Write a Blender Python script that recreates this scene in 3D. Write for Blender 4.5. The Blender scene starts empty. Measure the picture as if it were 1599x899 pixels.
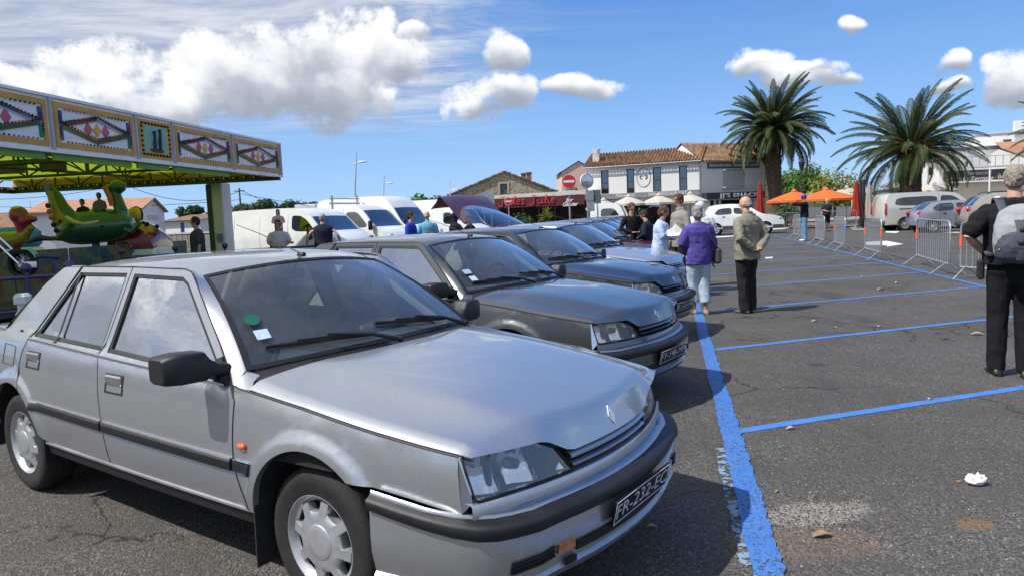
import bpy, bmesh, math, random
from mathutils import Vector, Matrix, Euler, geometry, noise
PI = math.pi
random.seed(7)
SC = bpy.context.scene
COL = SC.collection

# ------------------------------------------------------------------ camera
CAM_F, CAM_H, PITCH, ROLL = 1123.43, 1.5548, 0.09796, -0.04122
RV = Vector((math.cos(ROLL), math.sin(ROLL)*math.sin(PITCH), math.sin(ROLL)*math.cos(PITCH)))
UV = Vector((-math.sin(ROLL), math.cos(ROLL)*math.sin(PITCH), math.cos(ROLL)*math.cos(PITCH)))
FV = Vector((0, math.cos(PITCH), -math.sin(PITCH)))
cam_data = bpy.data.cameras.new('camera')
cam = bpy.data.objects.new('camera', cam_data)
COL.objects.link(cam)
cam_data.sensor_width = 36
cam_data.lens = CAM_F/1599*36
cam_data.clip_start = 0.05
cam_data.clip_end = 6000
mw = Matrix((RV, UV, -FV)).transposed().to_4x4()
mw.translation = (0, 0, CAM_H)
cam.matrix_world = mw
SC.camera = cam
SC.render.resolution_x, SC.render.resolution_y = 1024, 575

def at(px, py, depth):
 """world point seen at photo pixel (px,py) at distance `depth` along +Y"""
 v = RV*((px-799.5)/CAM_F) + UV*((449.5-py)/CAM_F) + FV
 return Vector((0, 0, CAM_H)) + v*(depth/v.y)
def gnd(px, py, z=0.0):
 v = RV*((px-799.5)/CAM_F) + UV*((449.5-py)/CAM_F) + FV
 k = (z-CAM_H)/v.z
 return Vector((v.x*k, v.y*k, z))

# ------------------------------------------------------------------ node helpers
class NT:
 def __init__(s, tree):
  s.t = tree; s.n = tree.nodes; s.l = tree.links
 def node(s, typ, **kw):
  n = s.n.new(typ)
  for k, v in kw.items(): setattr(n, k, v)
  return n
 def link(s, a, b): s.l.new(a.s if isinstance(a, X) else a, b)
 def setin(s, sock, v):
  if isinstance(v, X): s.l.new(v.s, sock)
  elif isinstance(v, bpy.types.NodeSocket): s.l.new(v, sock)
  else: sock.default_value = v
 def math(s, op, a, b=None, c=None, clamp=False):
  n = s.node('ShaderNodeMath', operation=op); n.use_clamp = clamp
  for i, v in enumerate((a, b, c)):
   if v is not None: s.setin(n.inputs[i], v)
  return X(s, n.outputs[0])
 def ramp(s, fac, stops, interp='LINEAR'):
  n = s.node('ShaderNodeValToRGB'); cr = n.color_ramp; cr.interpolation = interp
  while len(cr.elements) < len(stops): cr.elements.new(0.5)
  for e, (p, c) in zip(cr.elements, stops):
   e.position = p; e.color = c if len(c) == 4 else (*c, 1)
  s.setin(n.inputs[0], fac); return X(s, n.outputs[0])
 def mix(s, fac, a, b, blend='MIX'):
  n = s.node('ShaderNodeMix', data_type='RGBA', blend_type=blend)
  s.setin(n.inputs[0], fac)
  for i, v in ((6, a), (7, b)):
   if isinstance(v, tuple) and len(v) == 3: v = (*v, 1)
   s.setin(n.inputs[i], v)
  return X(s, n.outputs[2])
 def noise(s, vec, scale, detail=4, rough=0.5, dist=0.0, out=0):
  n = s.node('ShaderNodeTexNoise')
  if vec is not None: s.setin(n.inputs['Vector'], vec)
  n.inputs['Scale'].default_value = scale; n.inputs['Detail'].default_value = detail
  n.inputs['Roughness'].default_value = rough; n.inputs['Distortion'].default_value = dist
  return X(s, n.outputs[out])
 def voro(s, vec, scale, feature='F1', out='Distance', rand=1.0):
  n = s.node('ShaderNodeTexVoronoi', feature=feature)
  if vec is not None: s.setin(n.inputs['Vector'], vec)
  n.inputs['Scale'].default_value = scale
  n.inputs['Randomness'].default_value = rand
  return X(s, n.outputs[out])
 def coord(s, out='Object'):
  return X(s, s.node('ShaderNodeTexCoord').outputs[out])
 def mapping(s, vec, scale=(1,1,1), loc=(0,0,0), rot=(0,0,0)):
  n = s.node('ShaderNodeMapping'); s.setin(n.inputs[0], vec)
  n.inputs['Scale'].default_value = scale; n.inputs['Location'].default_value = loc
  n.inputs['Rotation'].default_value = rot
  return X(s, n.outputs[0])
 def sep(s, vec):
  n = s.node('ShaderNodeSeparateXYZ'); s.setin(n.inputs[0], vec)
  return [X(s, o) for o in n.outputs]
 def comb(s, x, y, z):
  n = s.node('ShaderNodeCombineXYZ')
  for i, v in enumerate((x, y, z)): s.setin(n.inputs[i], v)
  return X(s, n.outputs[0])
 def smooth(s, v, a, b, lo=0.0, hi=1.0):
  n = s.node('ShaderNodeMapRange', interpolation_type='SMOOTHSTEP')
  s.setin(n.inputs[0], v)
  for i, q in ((1, a), (2, b), (3, lo), (4, hi)): s.setin(n.inputs[i], q)
  return X(s, n.outputs[0])
 def bump(s, h, strength=0.3, dist=0.01, normal=None):
  n = s.node('ShaderNodeBump'); s.setin(n.inputs['Height'], h)
  n.inputs['Strength'].default_value = strength; n.inputs['Distance'].default_value = dist
  if normal is not None: s.setin(n.inputs['Normal'], normal)
  return X(s, n.outputs[0])
class X:
 def __init__(s, g, sock): s.g = g; s.s = sock
 def __add__(s, o): return s.g.math('ADD', s, o)
 __radd__ = __add__
 def __sub__(s, o): return s.g.math('SUBTRACT', s, o)
 def __rsub__(s, o): return s.g.math('SUBTRACT', o, s)
 def __mul__(s, o): return s.g.math('MULTIPLY', s, o)
 __rmul__ = __mul__
 def __truediv__(s, o): return s.g.math('DIVIDE', s, o)

MATS = {}
def mat(name, base=(0.5,0.5,0.5), rough=0.5, metal=0.0, coat=0.0, coat_rough=0.03, spec=0.5, var=0.0, vscale=3.0,
  bump=0.0, bscale=60.0, emit=None, estr=1.0, sub=0.0, trans=0.0, alpha=1.0, dirt=0.0):
 """procedural principled material: base colour with noise variation and fine relief"""
 if name in MATS: return MATS[name]
 m = bpy.data.materials.new(name); m.use_nodes = True
 g = NT(m.node_tree); p = g.n['Principled BSDF']
 p.inputs['Base Color'].default_value = (*base, 1)
 p.inputs['Roughness'].default_value = rough; p.inputs['Metallic'].default_value = metal
 p.inputs['Coat Weight'].default_value = coat; p.inputs['Coat Roughness'].default_value = coat_rough
 p.inputs['Specular IOR Level'].default_value = spec
 p.inputs['Transmission Weight'].default_value = trans
 p.inputs['Alpha'].default_value = alpha
 if var or bump or dirt:
  co = g.coord()
 if var:
  n = g.noise(co, vscale, 5, 0.6)
  lo = tuple(c*(1-var) for c in base); hi = tuple(min(1, c*(1+var)) for c in base)
  col = g.mix(g.smooth(n, 0.3, 0.7), lo, hi)
  if dirt:
   n2 = g.noise(co, vscale*0.37, 6, 0.7)
   col = g.mix(g.smooth(n2, 0.5, 0.75, 0, dirt), col, tuple(c*0.5 for c in base))
  g.link(col, p.inputs['Base Color'])
  g.link(g.smooth(n, 0.2, 0.8, max(0.02, rough*0.85), min(1, rough*1.15)), p.inputs['Roughness'])
 if bump:
  b = g.bump(g.noise(co, bscale, 4, 0.6), bump, 0.02)
  g.link(b, p.inputs['Normal'])
 if emit:
  p.inputs['Emission Color'].default_value = (*emit, 1); p.inputs['Emission Strength'].default_value = estr
 MATS[name] = m
 return m

# ------------------------------------------------------------------ sun, sky, exposure
SUN_EL = 52.0
SUN_AZ = math.degrees(math.atan2(-0.94, 0.0-0.36))      # compass-like: atan2(x, y) of the direction TO the sun
sx, sy = math.sin(math.radians(SUN_AZ)), math.cos(math.radians(SUN_AZ))
to_sun = Vector((sx*math.cos(math.radians(SUN_EL)), sy*math.cos(math.radians(SUN_EL)), math.sin(math.radians(SUN_EL))))
sl = bpy.data.lights.new('sun', 'SUN'); sl.energy = 4.9; sl.angle = math.radians(0.55); sl.color = (1.0, 0.955, 0.89)
sun = bpy.data.objects.new('sun', sl); COL.objects.link(sun)
sun.rotation_euler = to_sun.to_track_quat('Z', 'Y').to_euler()
sun.location = to_sun*60

def build_world():
 w = bpy.data.worlds.new('World'); SC.world = w; w.use_nodes = True
 g = NT(w.node_tree); bg = g.n['Background']
 sky = g.node('ShaderNodeTexSky', sky_type='NISHITA'); sky.sun_disc = False
 sky.sun_elevation = math.radians(SUN_EL); sky.sun_rotation = math.radians(SUN_AZ)
 sky.air_density = 1.0; sky.dust_density = 0.0; sky.ozone_density = 1.0; sky.altitude = 0
 vec = g.coord('Generated')
 x, y, z = g.sep(vec)
 az = g.math('ARCTAN2', x, y)*57.2958
 el = g.math('ARCSINE', z)*57.2958
 # gentle domain warp so that cloud outlines are not ellipses
 wn = g.node('ShaderNodeTexNoise'); g.setin(wn.inputs['Vector'], vec); wn.inputs['Scale'].default_value = 9; wn.inputs['Detail'].default_value = 2
 wr, wg, wb = g.sep(X(g, wn.outputs[1]))
 azw = az + (wr-0.5)*6.5; elw = el + (wg-0.5)*4.2
 puff = g.noise(vec, 15, 7, 0.62)
 soft = g.noise(vec, 11, 3, 0.5)
 puff2 = g.noise(vec, 48, 5, 0.65)
 bil = g.voro(vec, 30, 'F1')
 cloud_blobs = [(-28.2,11.2,3.8,2.3),(-32.5,9.1,3.0,2.0),(-21.5,11.5,3.0,2.2),(-21.0,9.5,6.8,2.3),(-15.7,12.9,4.1,2.7),(-11.0,12.6,4.5,2.8),(-8.1,11.9,3.3,2.1),
  (-17.2,10.0,8.3,2.6),(-11.9,8.9,5.0,2.1),(-25.9,8.7,6.2,2.1),(-34.5,10.2,1.8,1.0),(-13.9,11.0,6.3,3.0),(-40,9.2,4.5,3.0),(-48,8.6,7,4),
  (0.3,12.4,2.3,1.7),(0.4,9.2,4.1,1.8),(-1.7,8.0,2.4,1.4),(6.9,9.9,3.0,0.9),(24.5,12.7,1.1,0.7),(19.4,10.3,2.5,1.2),(24.2,8.6,1.7,0.7),(21.6,9.3,2.8,1.0),
  (31.6,9.2,1.4,0.9),(36.0,8.0,2.4,1.6),(31.2,7.6,1.4,0.6),(-6.3,13.7,1.3,0.5),
  (60,9,9,3.4),(95,14,14,5),(128,9,10,4),(160,17,15,6),(-100,10,16,5),(-150,13,18,6),(-70,14,12,4)]
 dens = None; sw = None; sy_ = None
 for a, e, ra, re in cloud_blobs:
  dx = (azw-a)/ra; dy = (elw-e)/re
  d = g.math('MULTIPLY_ADD', dx, dx, dy*dy)
  wgt = g.math('SUBTRACT', 1.35, d, clamp=False)
  wgt = g.math('MAXIMUM', wgt, 0.0)
  dens = wgt if dens is None else g.math('MAXIMUM', dens, wgt)
  sw = wgt if sw is None else sw+wgt
  t = wgt*dy
  sy_ = t if sy_ is None else sy_+t
 rel = sy_/(sw+0.001)                     # height inside the cloud heap, -1 base .. 1 top
 edge = dens*1.0 + (puff-0.5)*2.9 + (puff2-0.5)*1.7 - bil*0.25
 cum = g.smooth(edge, 0.08, 0.92)*g.smooth(dens, 0.02, 0.35)
 # veil of high thin cloud, thick on the left, thinning to the right
 pz = g.math('MAXIMUM', z, 0.06)
 flat = g.comb(x/pz, y/pz, 0.0)
 v1 = g.noise(g.mapping(flat, scale=(0.75, 1.35, 1), rot=(0, 0, 0.5)), 1.3, 7, 0.66, 0.5)
 v2 = g.noise(flat, 0.35, 2, 0.5)
 side = g.smooth(az, 4.0, -18.0)
 hi = g.smooth(el, 5.0, 11.5)
 behind = g.smooth(y, 0.35, -0.3)
 field = v1*0.62 + v2*0.25 + side*0.30 + behind*0.12
 amount = g.smooth(az, 6, -7, 0.06, 1.0)
 veil = g.smooth(field, 0.34, 0.64)*hi*g.math('MAXIMUM', amount, behind)
 # fine streaks of cirrus on the right of the veil
 st = g.noise(g.mapping(flat, scale=(0.16, 1.9, 1), rot=(0, 0, 0.22)), 2.0, 5, 0.6, 0.2)
 streak = g.smooth(st, 0.50, 0.80)*g.smooth(el, 10, 17)*g.smooth(az, 17, 1)*0.42
 skyc = sky.outputs[0]
 hsv = g.node('ShaderNodeHueSaturation'); hsv.inputs['Saturation'].default_value = 1.12; hsv.inputs['Value'].default_value = SKY_V
 g.setin(hsv.inputs['Color'], skyc)
 skyc = X(g, hsv.outputs[0])
 k = 0.90/SKY_S
 w.cycles.sampling_method = 'MANUAL'; w.cycles.sample_map_resolution = 512
 def cc(r, gg, b): return (r*k, gg*k, b*k)
 grad = g.ramp(g.math('DIVIDE', el, 60.0), [(0.0, cc(0.36, 0.61, 1.0)), (0.10, cc(0.26, 0.51, 0.95)), (0.28, cc(0.095, 0.28, 0.74)), (1.0, cc(0.07, 0.20, 0.55))])
 skyc = g.mix(0.85, skyc, grad)
 veilc = g.mix(g.smooth(v1, 0.36, 0.66), cc(0.38, 0.45, 0.60), cc(0.78, 0.81, 0.87))
 c1 = g.mix(g.math('MULTIPLY', veil, 0.92), skyc, veilc)
 c1 = g.mix(streak, c1, cc(0.80, 0.85, 0.93))
 lum = rel*1.05 + (puff-0.5)*1.1 + (soft-0.5)*1.8 - dens*0.10 - bil*0.25
 cumc = g.ramp(g.smooth(lum, -0.95, 0.34), [(0.0, cc(0.36, 0.40, 0.48)), (0.35, cc(0.52, 0.55, 0.63)), (0.68, cc(0.80, 0.82, 0.87)), (1.0, cc(1.05, 1.05, 1.05))])
 c2 = g.mix(cum*0.96, c1, cumc)
 g.link(c2, bg.inputs[0]); bg.inputs[1].default_value = SKY_S
SKY_S = 0.12
SKY_V = 1.0
build_world()
vs = SC.view_settings
vs.view_transform = 'Standard'; vs.look = 'None'; vs.exposure = 0.20; vs.gamma = 1.0; vs.use_curve_mapping = False
SC.render.engine = 'CYCLES'
SC.cycles.caustics_reflective = False; SC.cycles.caustics_refractive = False; SC.cycles.max_bounces = 10; SC.cycles.transparent_max_bounces = 24; SC.cycles.glossy_bounces = 5

# ------------------------------------------------------------------ mesh helpers
class MB:
 """collects shapes; build() links them as one mesh object"""
 def __init__(s): s.v = []; s.f = []; s.m = []; s.mi = 0
 def add(s, verts, faces, M=None):
  o = len(s.v)
  for p in verts:
   p = Vector(p); s.v.append(M @ p if M else p)
  for f in faces: s.f.append([i+o for i in f]); s.m.append(s.mi)
  return s
 def box(s, c, size, rz=0.0, M=None, taper=1.0):
  x, y, z = size[0]/2, size[1]/2, size[2]/2
  vs_ = [(-x,-y,-z),(x,-y,-z),(x,y,-z),(-x,y,-z),(-x*taper,-y*taper,z),(x*taper,-y*taper,z),(x*taper,y*taper,z),(-x*taper,y*taper,z)]
  T = Matrix.Translation(c) @ Matrix.Rotation(rz, 4, 'Z')
  if M: T = M @ T
  return s.add(vs_, [(0,3,2,1),(4,5,6,7),(0,1,5,4),(1,2,6,5),(2,3,7,6),(3,0,4,7)], T)
 def rbox(s, c, size, r=0.01, rz=0.0, M=None):
  """box with chamfered vertical and horizontal edges"""
  x, y, z = size[0]/2, size[1]/2, size[2]/2; r = min(r, x*.9, y*.9, z*.9)
  T = Matrix.Translation(c) @ Matrix.Rotation(rz, 4, 'Z')
  if M: T = M @ T
  rings = []
  def ring(ix, iy, zz, cr):
   a, b = x-ix, y-iy
   return [(a-cr,-b,zz),(a,-b+cr,zz),(a,b-cr,zz),(a-cr,b,zz),(-a+cr,b,zz),(-a,b-cr,zz),(-a,-b+cr,zz),(-a+cr,-b,zz)]
  k = r
  rr = [ring(k, k, -z, k*.3), ring(0, 0, -z+k, k), ring(0, 0, z-k, k), ring(k, k, z, k*.3)]
  vs_ = [p for q in rr for p in q]; fs = [tuple(range(7, -1, -1)), tuple(range(24, 32))]
  for i in range(3):
   for j in range(8):
    fs.append((i*8+j, i*8+(j+1) % 8, (i+1)*8+(j+1) % 8, (i+1)*8+j))
  return s.add(vs_, fs, T)
 def tube(s, pts, r, n=8, caps=True, M=None, up=None):
  pts = [Vector(p) for p in pts]; rs = r if isinstance(r, (list, tuple)) else [r]*len(pts)
  vs_ = []; fs = []; prev = None
  for i, p in enumerate(pts):
   d = (pts[min(i+1, len(pts)-1)]-pts[max(i-1, 0)])
   if d.length < 1e-9: d = Vector((0,0,1))
   d.normalize()
   a = prev - d*prev.dot(d) if prev else (Vector(up) if up else (Vector((0,0,1)) if abs(d.z) < .9 else Vector((1,0,0))))
   a = a - d*a.dot(d); a.normalize(); prev = a; b = d.cross(a)
   q = rs[i]; qa, qb = q if isinstance(q, tuple) else (q, q)
   for k in range(n):
    t = 2*PI*k/n; vs_.append(p + a*math.cos(t)*qa + b*math.sin(t)*qb)
  for i in range(len(pts)-1):
   for k in range(n):
    fs.append((i*n+k, i*n+(k+1) % n, (i+1)*n+(k+1) % n, (i+1)*n+k))
  if caps:
   fs.append(tuple(range(n-1, -1, -1))); o = (len(pts)-1)*n; fs.append(tuple(range(o, o+n)))
  return s.add(vs_, fs, M)
 def cyl(s, a, b, r, n=12, M=None): return s.tube([a, b], r, n, True, M)
 def lathe(s, prof, n=24, axis='Z', M=None, ang=2*PI, caps=False):
  vs_ = []; fs = []
  full = abs(ang-2*PI) < 1e-6; m = n if full else n+1
  for k in range(m):
   t = ang*k/n; c, sn = math.cos(t), math.sin(t)
   for r, h in prof:
    if axis == 'Z': vs_.append((r*c, r*sn, h))
    elif axis == 'Y': vs_.append((r*c, h, r*sn))
    else: vs_.append((h, r*c, r*sn))
  L = len(prof)
  for k in range(n):
   k2 = (k+1) % m
   for i in range(L-1): fs.append((k*L+i, k2*L+i, k2*L+i+1, k*L+i+1))
  return s.add(vs_, fs, M)
 def ball(s, c, r, n=10, m=7, M=None):
  rx, ry, rz = r if isinstance(r, tuple) else (r, r, r)
  vs_ = [(c[0], c[1], c[2]-rz)]
  for i in range(1, m):
   ph = -PI/2 + PI*i/m
   for k in range(n):
    t = 2*PI*k/n; vs_.append((c[0]+rx*math.cos(ph)*math.cos(t), c[1]+ry*math.cos(ph)*math.sin(t), c[2]+rz*math.sin(ph)))
  vs_.append((c[0], c[1], c[2]+rz)); fs = []
  for k in range(n): fs.append((0, 1+(k+1) % n, 1+k))
  for i in range(m-2):
   for k in range(n):
    a = 1+i*n; b = a+n; fs.append((a+k, a+(k+1) % n, b+(k+1) % n, b+k))
  o = 1+(m-2)*n; e = len(vs_)-1
  for k in range(n): fs.append((o+k, o+(k+1) % n, e))
  return s.add(vs_, fs, M)
 def prism(s, poly, h0, h1, M=None):
  """polygon in XY extruded along Z"""
  n = len(poly)
  vs_ = [(x, y, h0) for x, y in poly]+[(x, y, h1) for x, y in poly]
  fs = [tuple(range(n-1, -1, -1)), tuple(range(n, 2*n))]+[(i, (i+1) % n, n+(i+1) % n, n+i) for i in range(n)]
  return s.add(vs_, fs, M)
 def grid(s, P, M=None, closed=False):
  """P: rows of points"""
  R, C = len(P), len(P[0]); vs_ = [p for r in P for p in r]; fs = []
  for i in range(R-1):
   for j in range(C if closed else C-1):
    j2 = (j+1) % C; fs.append((i*C+j, i*C+j2, (i+1)*C+j2, (i+1)*C+j))
  return s.add(vs_, fs, M)
 def mesh(s, name, mats, smooth=None):
  me = bpy.data.meshes.new(name); me.from_pydata(s.v, [], s.f)
  for m in (mats if isinstance(mats, (list, tuple)) else [mats]): me.materials.append(m)
  if len(me.materials) > 1: me.polygons.foreach_set('material_index', s.m)
  if smooth is not None:
   me.polygons.foreach_set('use_smooth', [True]*len(me.polygons))
   if smooth < 180: me.set_sharp_from_angle(angle=math.radians(smooth))
  me.update(); return me
 def build(s, name, mats, parent=None, smooth=None, loc=None, rot=None):
  return obj(name, s.mesh(name, mats, smooth), parent, loc, rot)

def obj(name, me, parent=None, loc=None, rot=None, scale=None):
 o = bpy.data.objects.new(name, me); COL.objects.link(o)
 if parent: o.parent = parent
 if loc is not None: o.location = loc
 if rot is not None: o.rotation_euler = rot
 if scale is not None: o.scale = scale
 return o
def tag(o, label=None, cat=None, group=None, kind=None):
 if label: o['label'] = label
 if cat: o['category'] = cat
 if group: o['group'] = group
 if kind: o['kind'] = kind
 return o
def thing(name, label, cat, loc=(0,0,0), rz=0.0, group=None):
 o = bpy.data.objects.new(name, None); COL.objects.link(o); o.empty_display_size = 0.1
 o.location = loc; o.rotation_euler = (0, 0, rz)
 return tag(o, label, cat, group)
def dup(root, loc, rz=0.0, label=None, group=None, swap=None, scale=None):
 r = root.copy(); COL.objects.link(r); r.location = loc; r.rotation_euler = (0, 0, rz)
 if scale: r.scale = scale
 if label: r['label'] = label
 if group: r['group'] = group
 def fix(o):
  if swap and o.data:
   for sl_ in o.material_slots:
    if sl_.material and sl_.material.name in swap:
     new = swap[sl_.material.name]; sl_.link = 'OBJECT'; sl_.material = new
 def rec(src, par):
  for ch in list(src.children):
   c = ch.copy(); COL.objects.link(c); c.parent = par; fix(c); rec(ch, c)
 fix(r); rec(root, r); return r
def ss(x, a, b):
 t = min(1, max(0, (x-a)/(b-a))); return t*t*(3-2*t)
def lerp(a, b, t): return a+(b-a)*t
def interp(x, pts):
 if x <= pts[0][0]: return pts[0][1]
 for (x0, y0), (x1, y1) in zip(pts, pts[1:]):
  if x <= x1:
   t = (x-x0)/(x1-x0); return y0+(y1-y0)*t
 return pts[-1][1]
def sinterp(x, pts):
 """Catmull-Rom through the table"""
 if x <= pts[0][0]: return pts[0][1]
 for i in range(len(pts)-1):
  x0, y0 = pts[i]; x1, y1 = pts[i+1]
  if x <= x1:
   t = (x-x0)/(x1-x0)
   m0 = (y1-pts[i-1][1])/(x1-pts[i-1][0])*(x1-x0) if i > 0 else (y1-y0)
   m1 = (pts[i+2][1]-y0)/(pts[i+2][0]-x0)*(x1-x0) if i+2 < len(pts) else (y1-y0)
   t2, t3 = t*t, t*t*t
   return (2*t3-3*t2+1)*y0+(t3-2*t2+t)*m0+(-2*t3+3*t2)*y1+(t3-t2)*m1
 return pts[-1][1]
def inside(p, poly):
 x, y = p; r = False; n = len(poly); j = n-1
 for i in range(n):
  xi, yi = poly[i]; xj, yj = poly[j]
  if (yi > y) != (yj > y) and x < (xj-xi)*(y-yi)/(yj-yi)+xi: r = not r
  j = i
 return r
def resample(poly, step):
 out = []
 for i in range(len(poly)):
  a = Vector(poly[i]); b = Vector(poly[(i+1) % len(poly)]); n = max(1, int(math.ceil((b-a).length/step)))
  for k in range(n): out.append(tuple(a.lerp(b, k/n)))
 return out
def panel2d(outline, step=0.06, holes=(), extra=(), keep=0.35):
 """triangulate a 2D outline with holes and interior grid points; returns verts2d, tris, boundary loops (lists of indices)"""
 loops = [resample(outline, step)]+[resample(h, step) for h in holes]
 pts = []; edges = []; ids = []
 for lp in loops:
  o = len(pts); pts += lp; n = len(lp); edges += [(o+i, o+(i+1) % n) for i in range(n)]; ids.append(list(range(o, o+n)))
 nb = len(pts)
 xs = [p[0] for p in outline]; ys = [p[1] for p in outline]
 bd = list(pts)
 def far(p, d):
  return all((p[0]-b[0])**2+(p[1]-b[1])**2 > d*d for b in bd)
 x = min(xs)+step/2; row = 0
 cand = list(extra)
 while x < max(xs):
  y = min(ys)+step/2*(1+(row % 2)*0.5)
  while y < max(ys):
   cand.append((x, y)); y += step
  x += step; row += 1
 for p in cand:
  if inside(p, loops[0]) and not any(inside(p, h) for h in loops[1:]) and far(p, step*keep): pts.append(p)
 r = geometry.delaunay_2d_cdt([Vector(p) for p in pts], edges, [], 0, 1e-6)
 vv, ff = r[0], r[2]
 tris = []
 for f in ff:
  c = ((vv[f[0]].x+vv[f[1]].x+vv[f[2]].x)/3, (vv[f[0]].y+vv[f[1]].y+vv[f[2]].y)/3)
  if inside(c, loops[0]) and not any(inside(c, h) for h in loops[1:]):
   a = (vv[f[1]]-vv[f[0]]).cross(vv[f[2]]-vv[f[0]]) if False else (vv[f[1]].x-vv[f[0]].x)*(vv[f[2]].y-vv[f[0]].y)-(vv[f[1]].y-vv[f[0]].y)*(vv[f[2]].x-vv[f[0]].x)
   tris.append(tuple(f) if a > 0 else (f[0], f[2], f[1]))
 orig = {}
 for new, olds in enumerate(r[3]):
  for o_ in olds: orig[o_] = new
 ids = [[orig.get(i, i) for i in lp] for lp in ids]
 return [tuple(v) for v in vv], tris, ids
def panel(mb, outline, fn, inward, step=0.06, holes=(), extra=(), flip=False, keep=0.35):
 """skin fn(u,v)->3D over a 2D outline, with a returned edge pushed along inward (Vector or fn)"""
 v2, tr, loops = panel2d(outline, step, holes, extra, keep)
 P = [Vector(fn(*p)) for p in v2]
 fs = [(a, c, b) if flip else (a, b, c) for a, b, c in tr]
 n0 = len(P)
 if inward is not None:
  for lp in loops:
   o = len(P)
   for i in lp:
    w = inward(P[i]) if callable(inward) else Vector(inward)
    P.append(P[i]+w)
   n = len(lp)
   for k in range(n):
    a, b = lp[k], lp[(k+1) % n]; c, d = o+(k+1) % n, o+k
    fs.append((a, d, c, b) if not flip else (a, b, c, d))
 mb.add(P, fs); return mb
def text_mesh(txt, size, depth=0.002, bold=0.0, shear=0.0, sx_=1.0, space=1.0, align='CENTER'):
 cu = bpy.data.curves.new('lettering', 'FONT'); cu.body = txt; cu.size = size; cu.extrude = depth; cu.offset = bold
 cu.align_x = align; cu.align_y = 'CENTER'; cu.shear = shear; cu.space_character = space; cu.resolution_u = 3
 o = bpy.data.objects.new('lettering', cu); COL.objects.link(o)
 dg = bpy.context.evaluated_depsgraph_get(); dg.update()
 me = bpy.data.meshes.new_from_object(o.evaluated_get(dg))
 bpy.data.objects.remove(o); bpy.data.curves.remove(cu)
 if sx_ != 1.0: me.transform(Matrix.Diagonal((sx_, 1, 1, 1)))
 return me
def lettering(name, txt, size, m, parent, M, **kw):
 me = text_mesh(txt, size, **kw); me.transform(M); me.materials.clear(); me.materials.append(m)
 return obj(name, me, parent)
def glass_mat(name, tint=(0.75, 0.82, 0.80), ior=1.5, boost=1.0, rough=0.0, rip=0.0, dust=0.0):
 m = bpy.data.materials.new(name); m.use_nodes = True; g = NT(m.node_tree); g.n.remove(g.n['Principled BSDF'])
 tr = g.node('ShaderNodeBsdfTransparent'); tr.inputs[0].default_value = (*tint, 1)
 gl = g.node('ShaderNodeBsdfGlossy'); gl.inputs['Roughness'].default_value = rough; gl.inputs[0].default_value = (0.97, 0.98, 1, 1)
 # two-sided Schlick reflectance
 ge = g.node('ShaderNodeNewGeometry'); dp = g.node('ShaderNodeVectorMath', operation='DOT_PRODUCT'); g.l.new(ge.outputs['Normal'], dp.inputs[0]); g.l.new(ge.outputs['Incoming'], dp.inputs[1])
 c1 = g.math('SUBTRACT', 1.0, g.math('ABSOLUTE', X(g, dp.outputs['Value'])), clamp=True); f0 = ((ior-1)/(ior+1))**2
 fac = g.math('MULTIPLY', g.math('POWER', c1, 5.0)*(1-f0)+f0, boost*1.75, clamp=True)
 if rip:
  b = g.bump(g.noise(g.mapping(g.coord(), scale=(1, 1, 2.2)), 5, 2, 0.5), rip, 0.02)
  g.link(b, gl.inputs['Normal'])
 mx = g.node('ShaderNodeMixShader'); g.link(fac, mx.inputs[0]); g.link(tr.outputs[0], mx.inputs[1]); g.link(gl.outputs[0], mx.inputs[2])
 last = mx.outputs[0]
 if dust:
  df = g.node('ShaderNodeBsdfDiffuse'); df.inputs[0].default_value = (0.62, 0.64, 0.64, 1); m2 = g.node('ShaderNodeMixShader')
  g.link(g.smooth(g.noise(g.coord(), 2.5, 5, 0.6), 0.25, 0.8, dust*0.6, dust*1.4), m2.inputs[0]); g.link(last, m2.inputs[1]); g.link(df.outputs[0], m2.inputs[2]); last = m2.outputs[0]
 g.link(last, g.n['Material Output'].inputs[0]); MATS[name] = m
 return m
def paint_mat(name, base, metal=0.55, rough=0.32, flake=0.25):
 """metallic car paint: flaked base under clear coat, light road dust"""
 m = bpy.data.materials.new(name); m.use_nodes = True; g = NT(m.node_tree); p = g.n['Principled BSDF']
 co = g.coord()
 fl = g.voro(co, 900, 'F1', 'Color')
 flx = g.sep(fl)[0]
 lo = tuple(c*(1-flake) for c in base); hi = tuple(min(1, c*(1+flake)) for c in base)
 col = g.mix(flx, lo, hi)
 z = g.sep(co)[2]
 dust = g.noise(co, 3.1, 6, 0.65)
 dz = g.smooth(z, 0.55, 0.2)*g.smooth(dust, 0.3, 0.75)*0.32
 col = g.mix(dz, col, (0.20, 0.18, 0.155))
 g.link(col, p.inputs['Base Color'])
 p.inputs['Metallic'].default_value = metal
 g.link(g.smooth(dust, 0.2, 0.8, rough*0.95, rough*1.05), p.inputs['Roughness'])
 p.inputs['Coat Weight'].default_value = 0.9
 g.link(g.smooth(dust, 0.35, 0.8, 0.02, 0.05), p.inputs['Coat Roughness'])
 MATS[name] = m
 return m
def cloth(name, c, rough=0.9, var=0.14, bump=0.35, bs=160): return mat(name, c, rough, spec=.12, var=var, vscale=7, bump=bump, bscale=bs)
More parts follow.
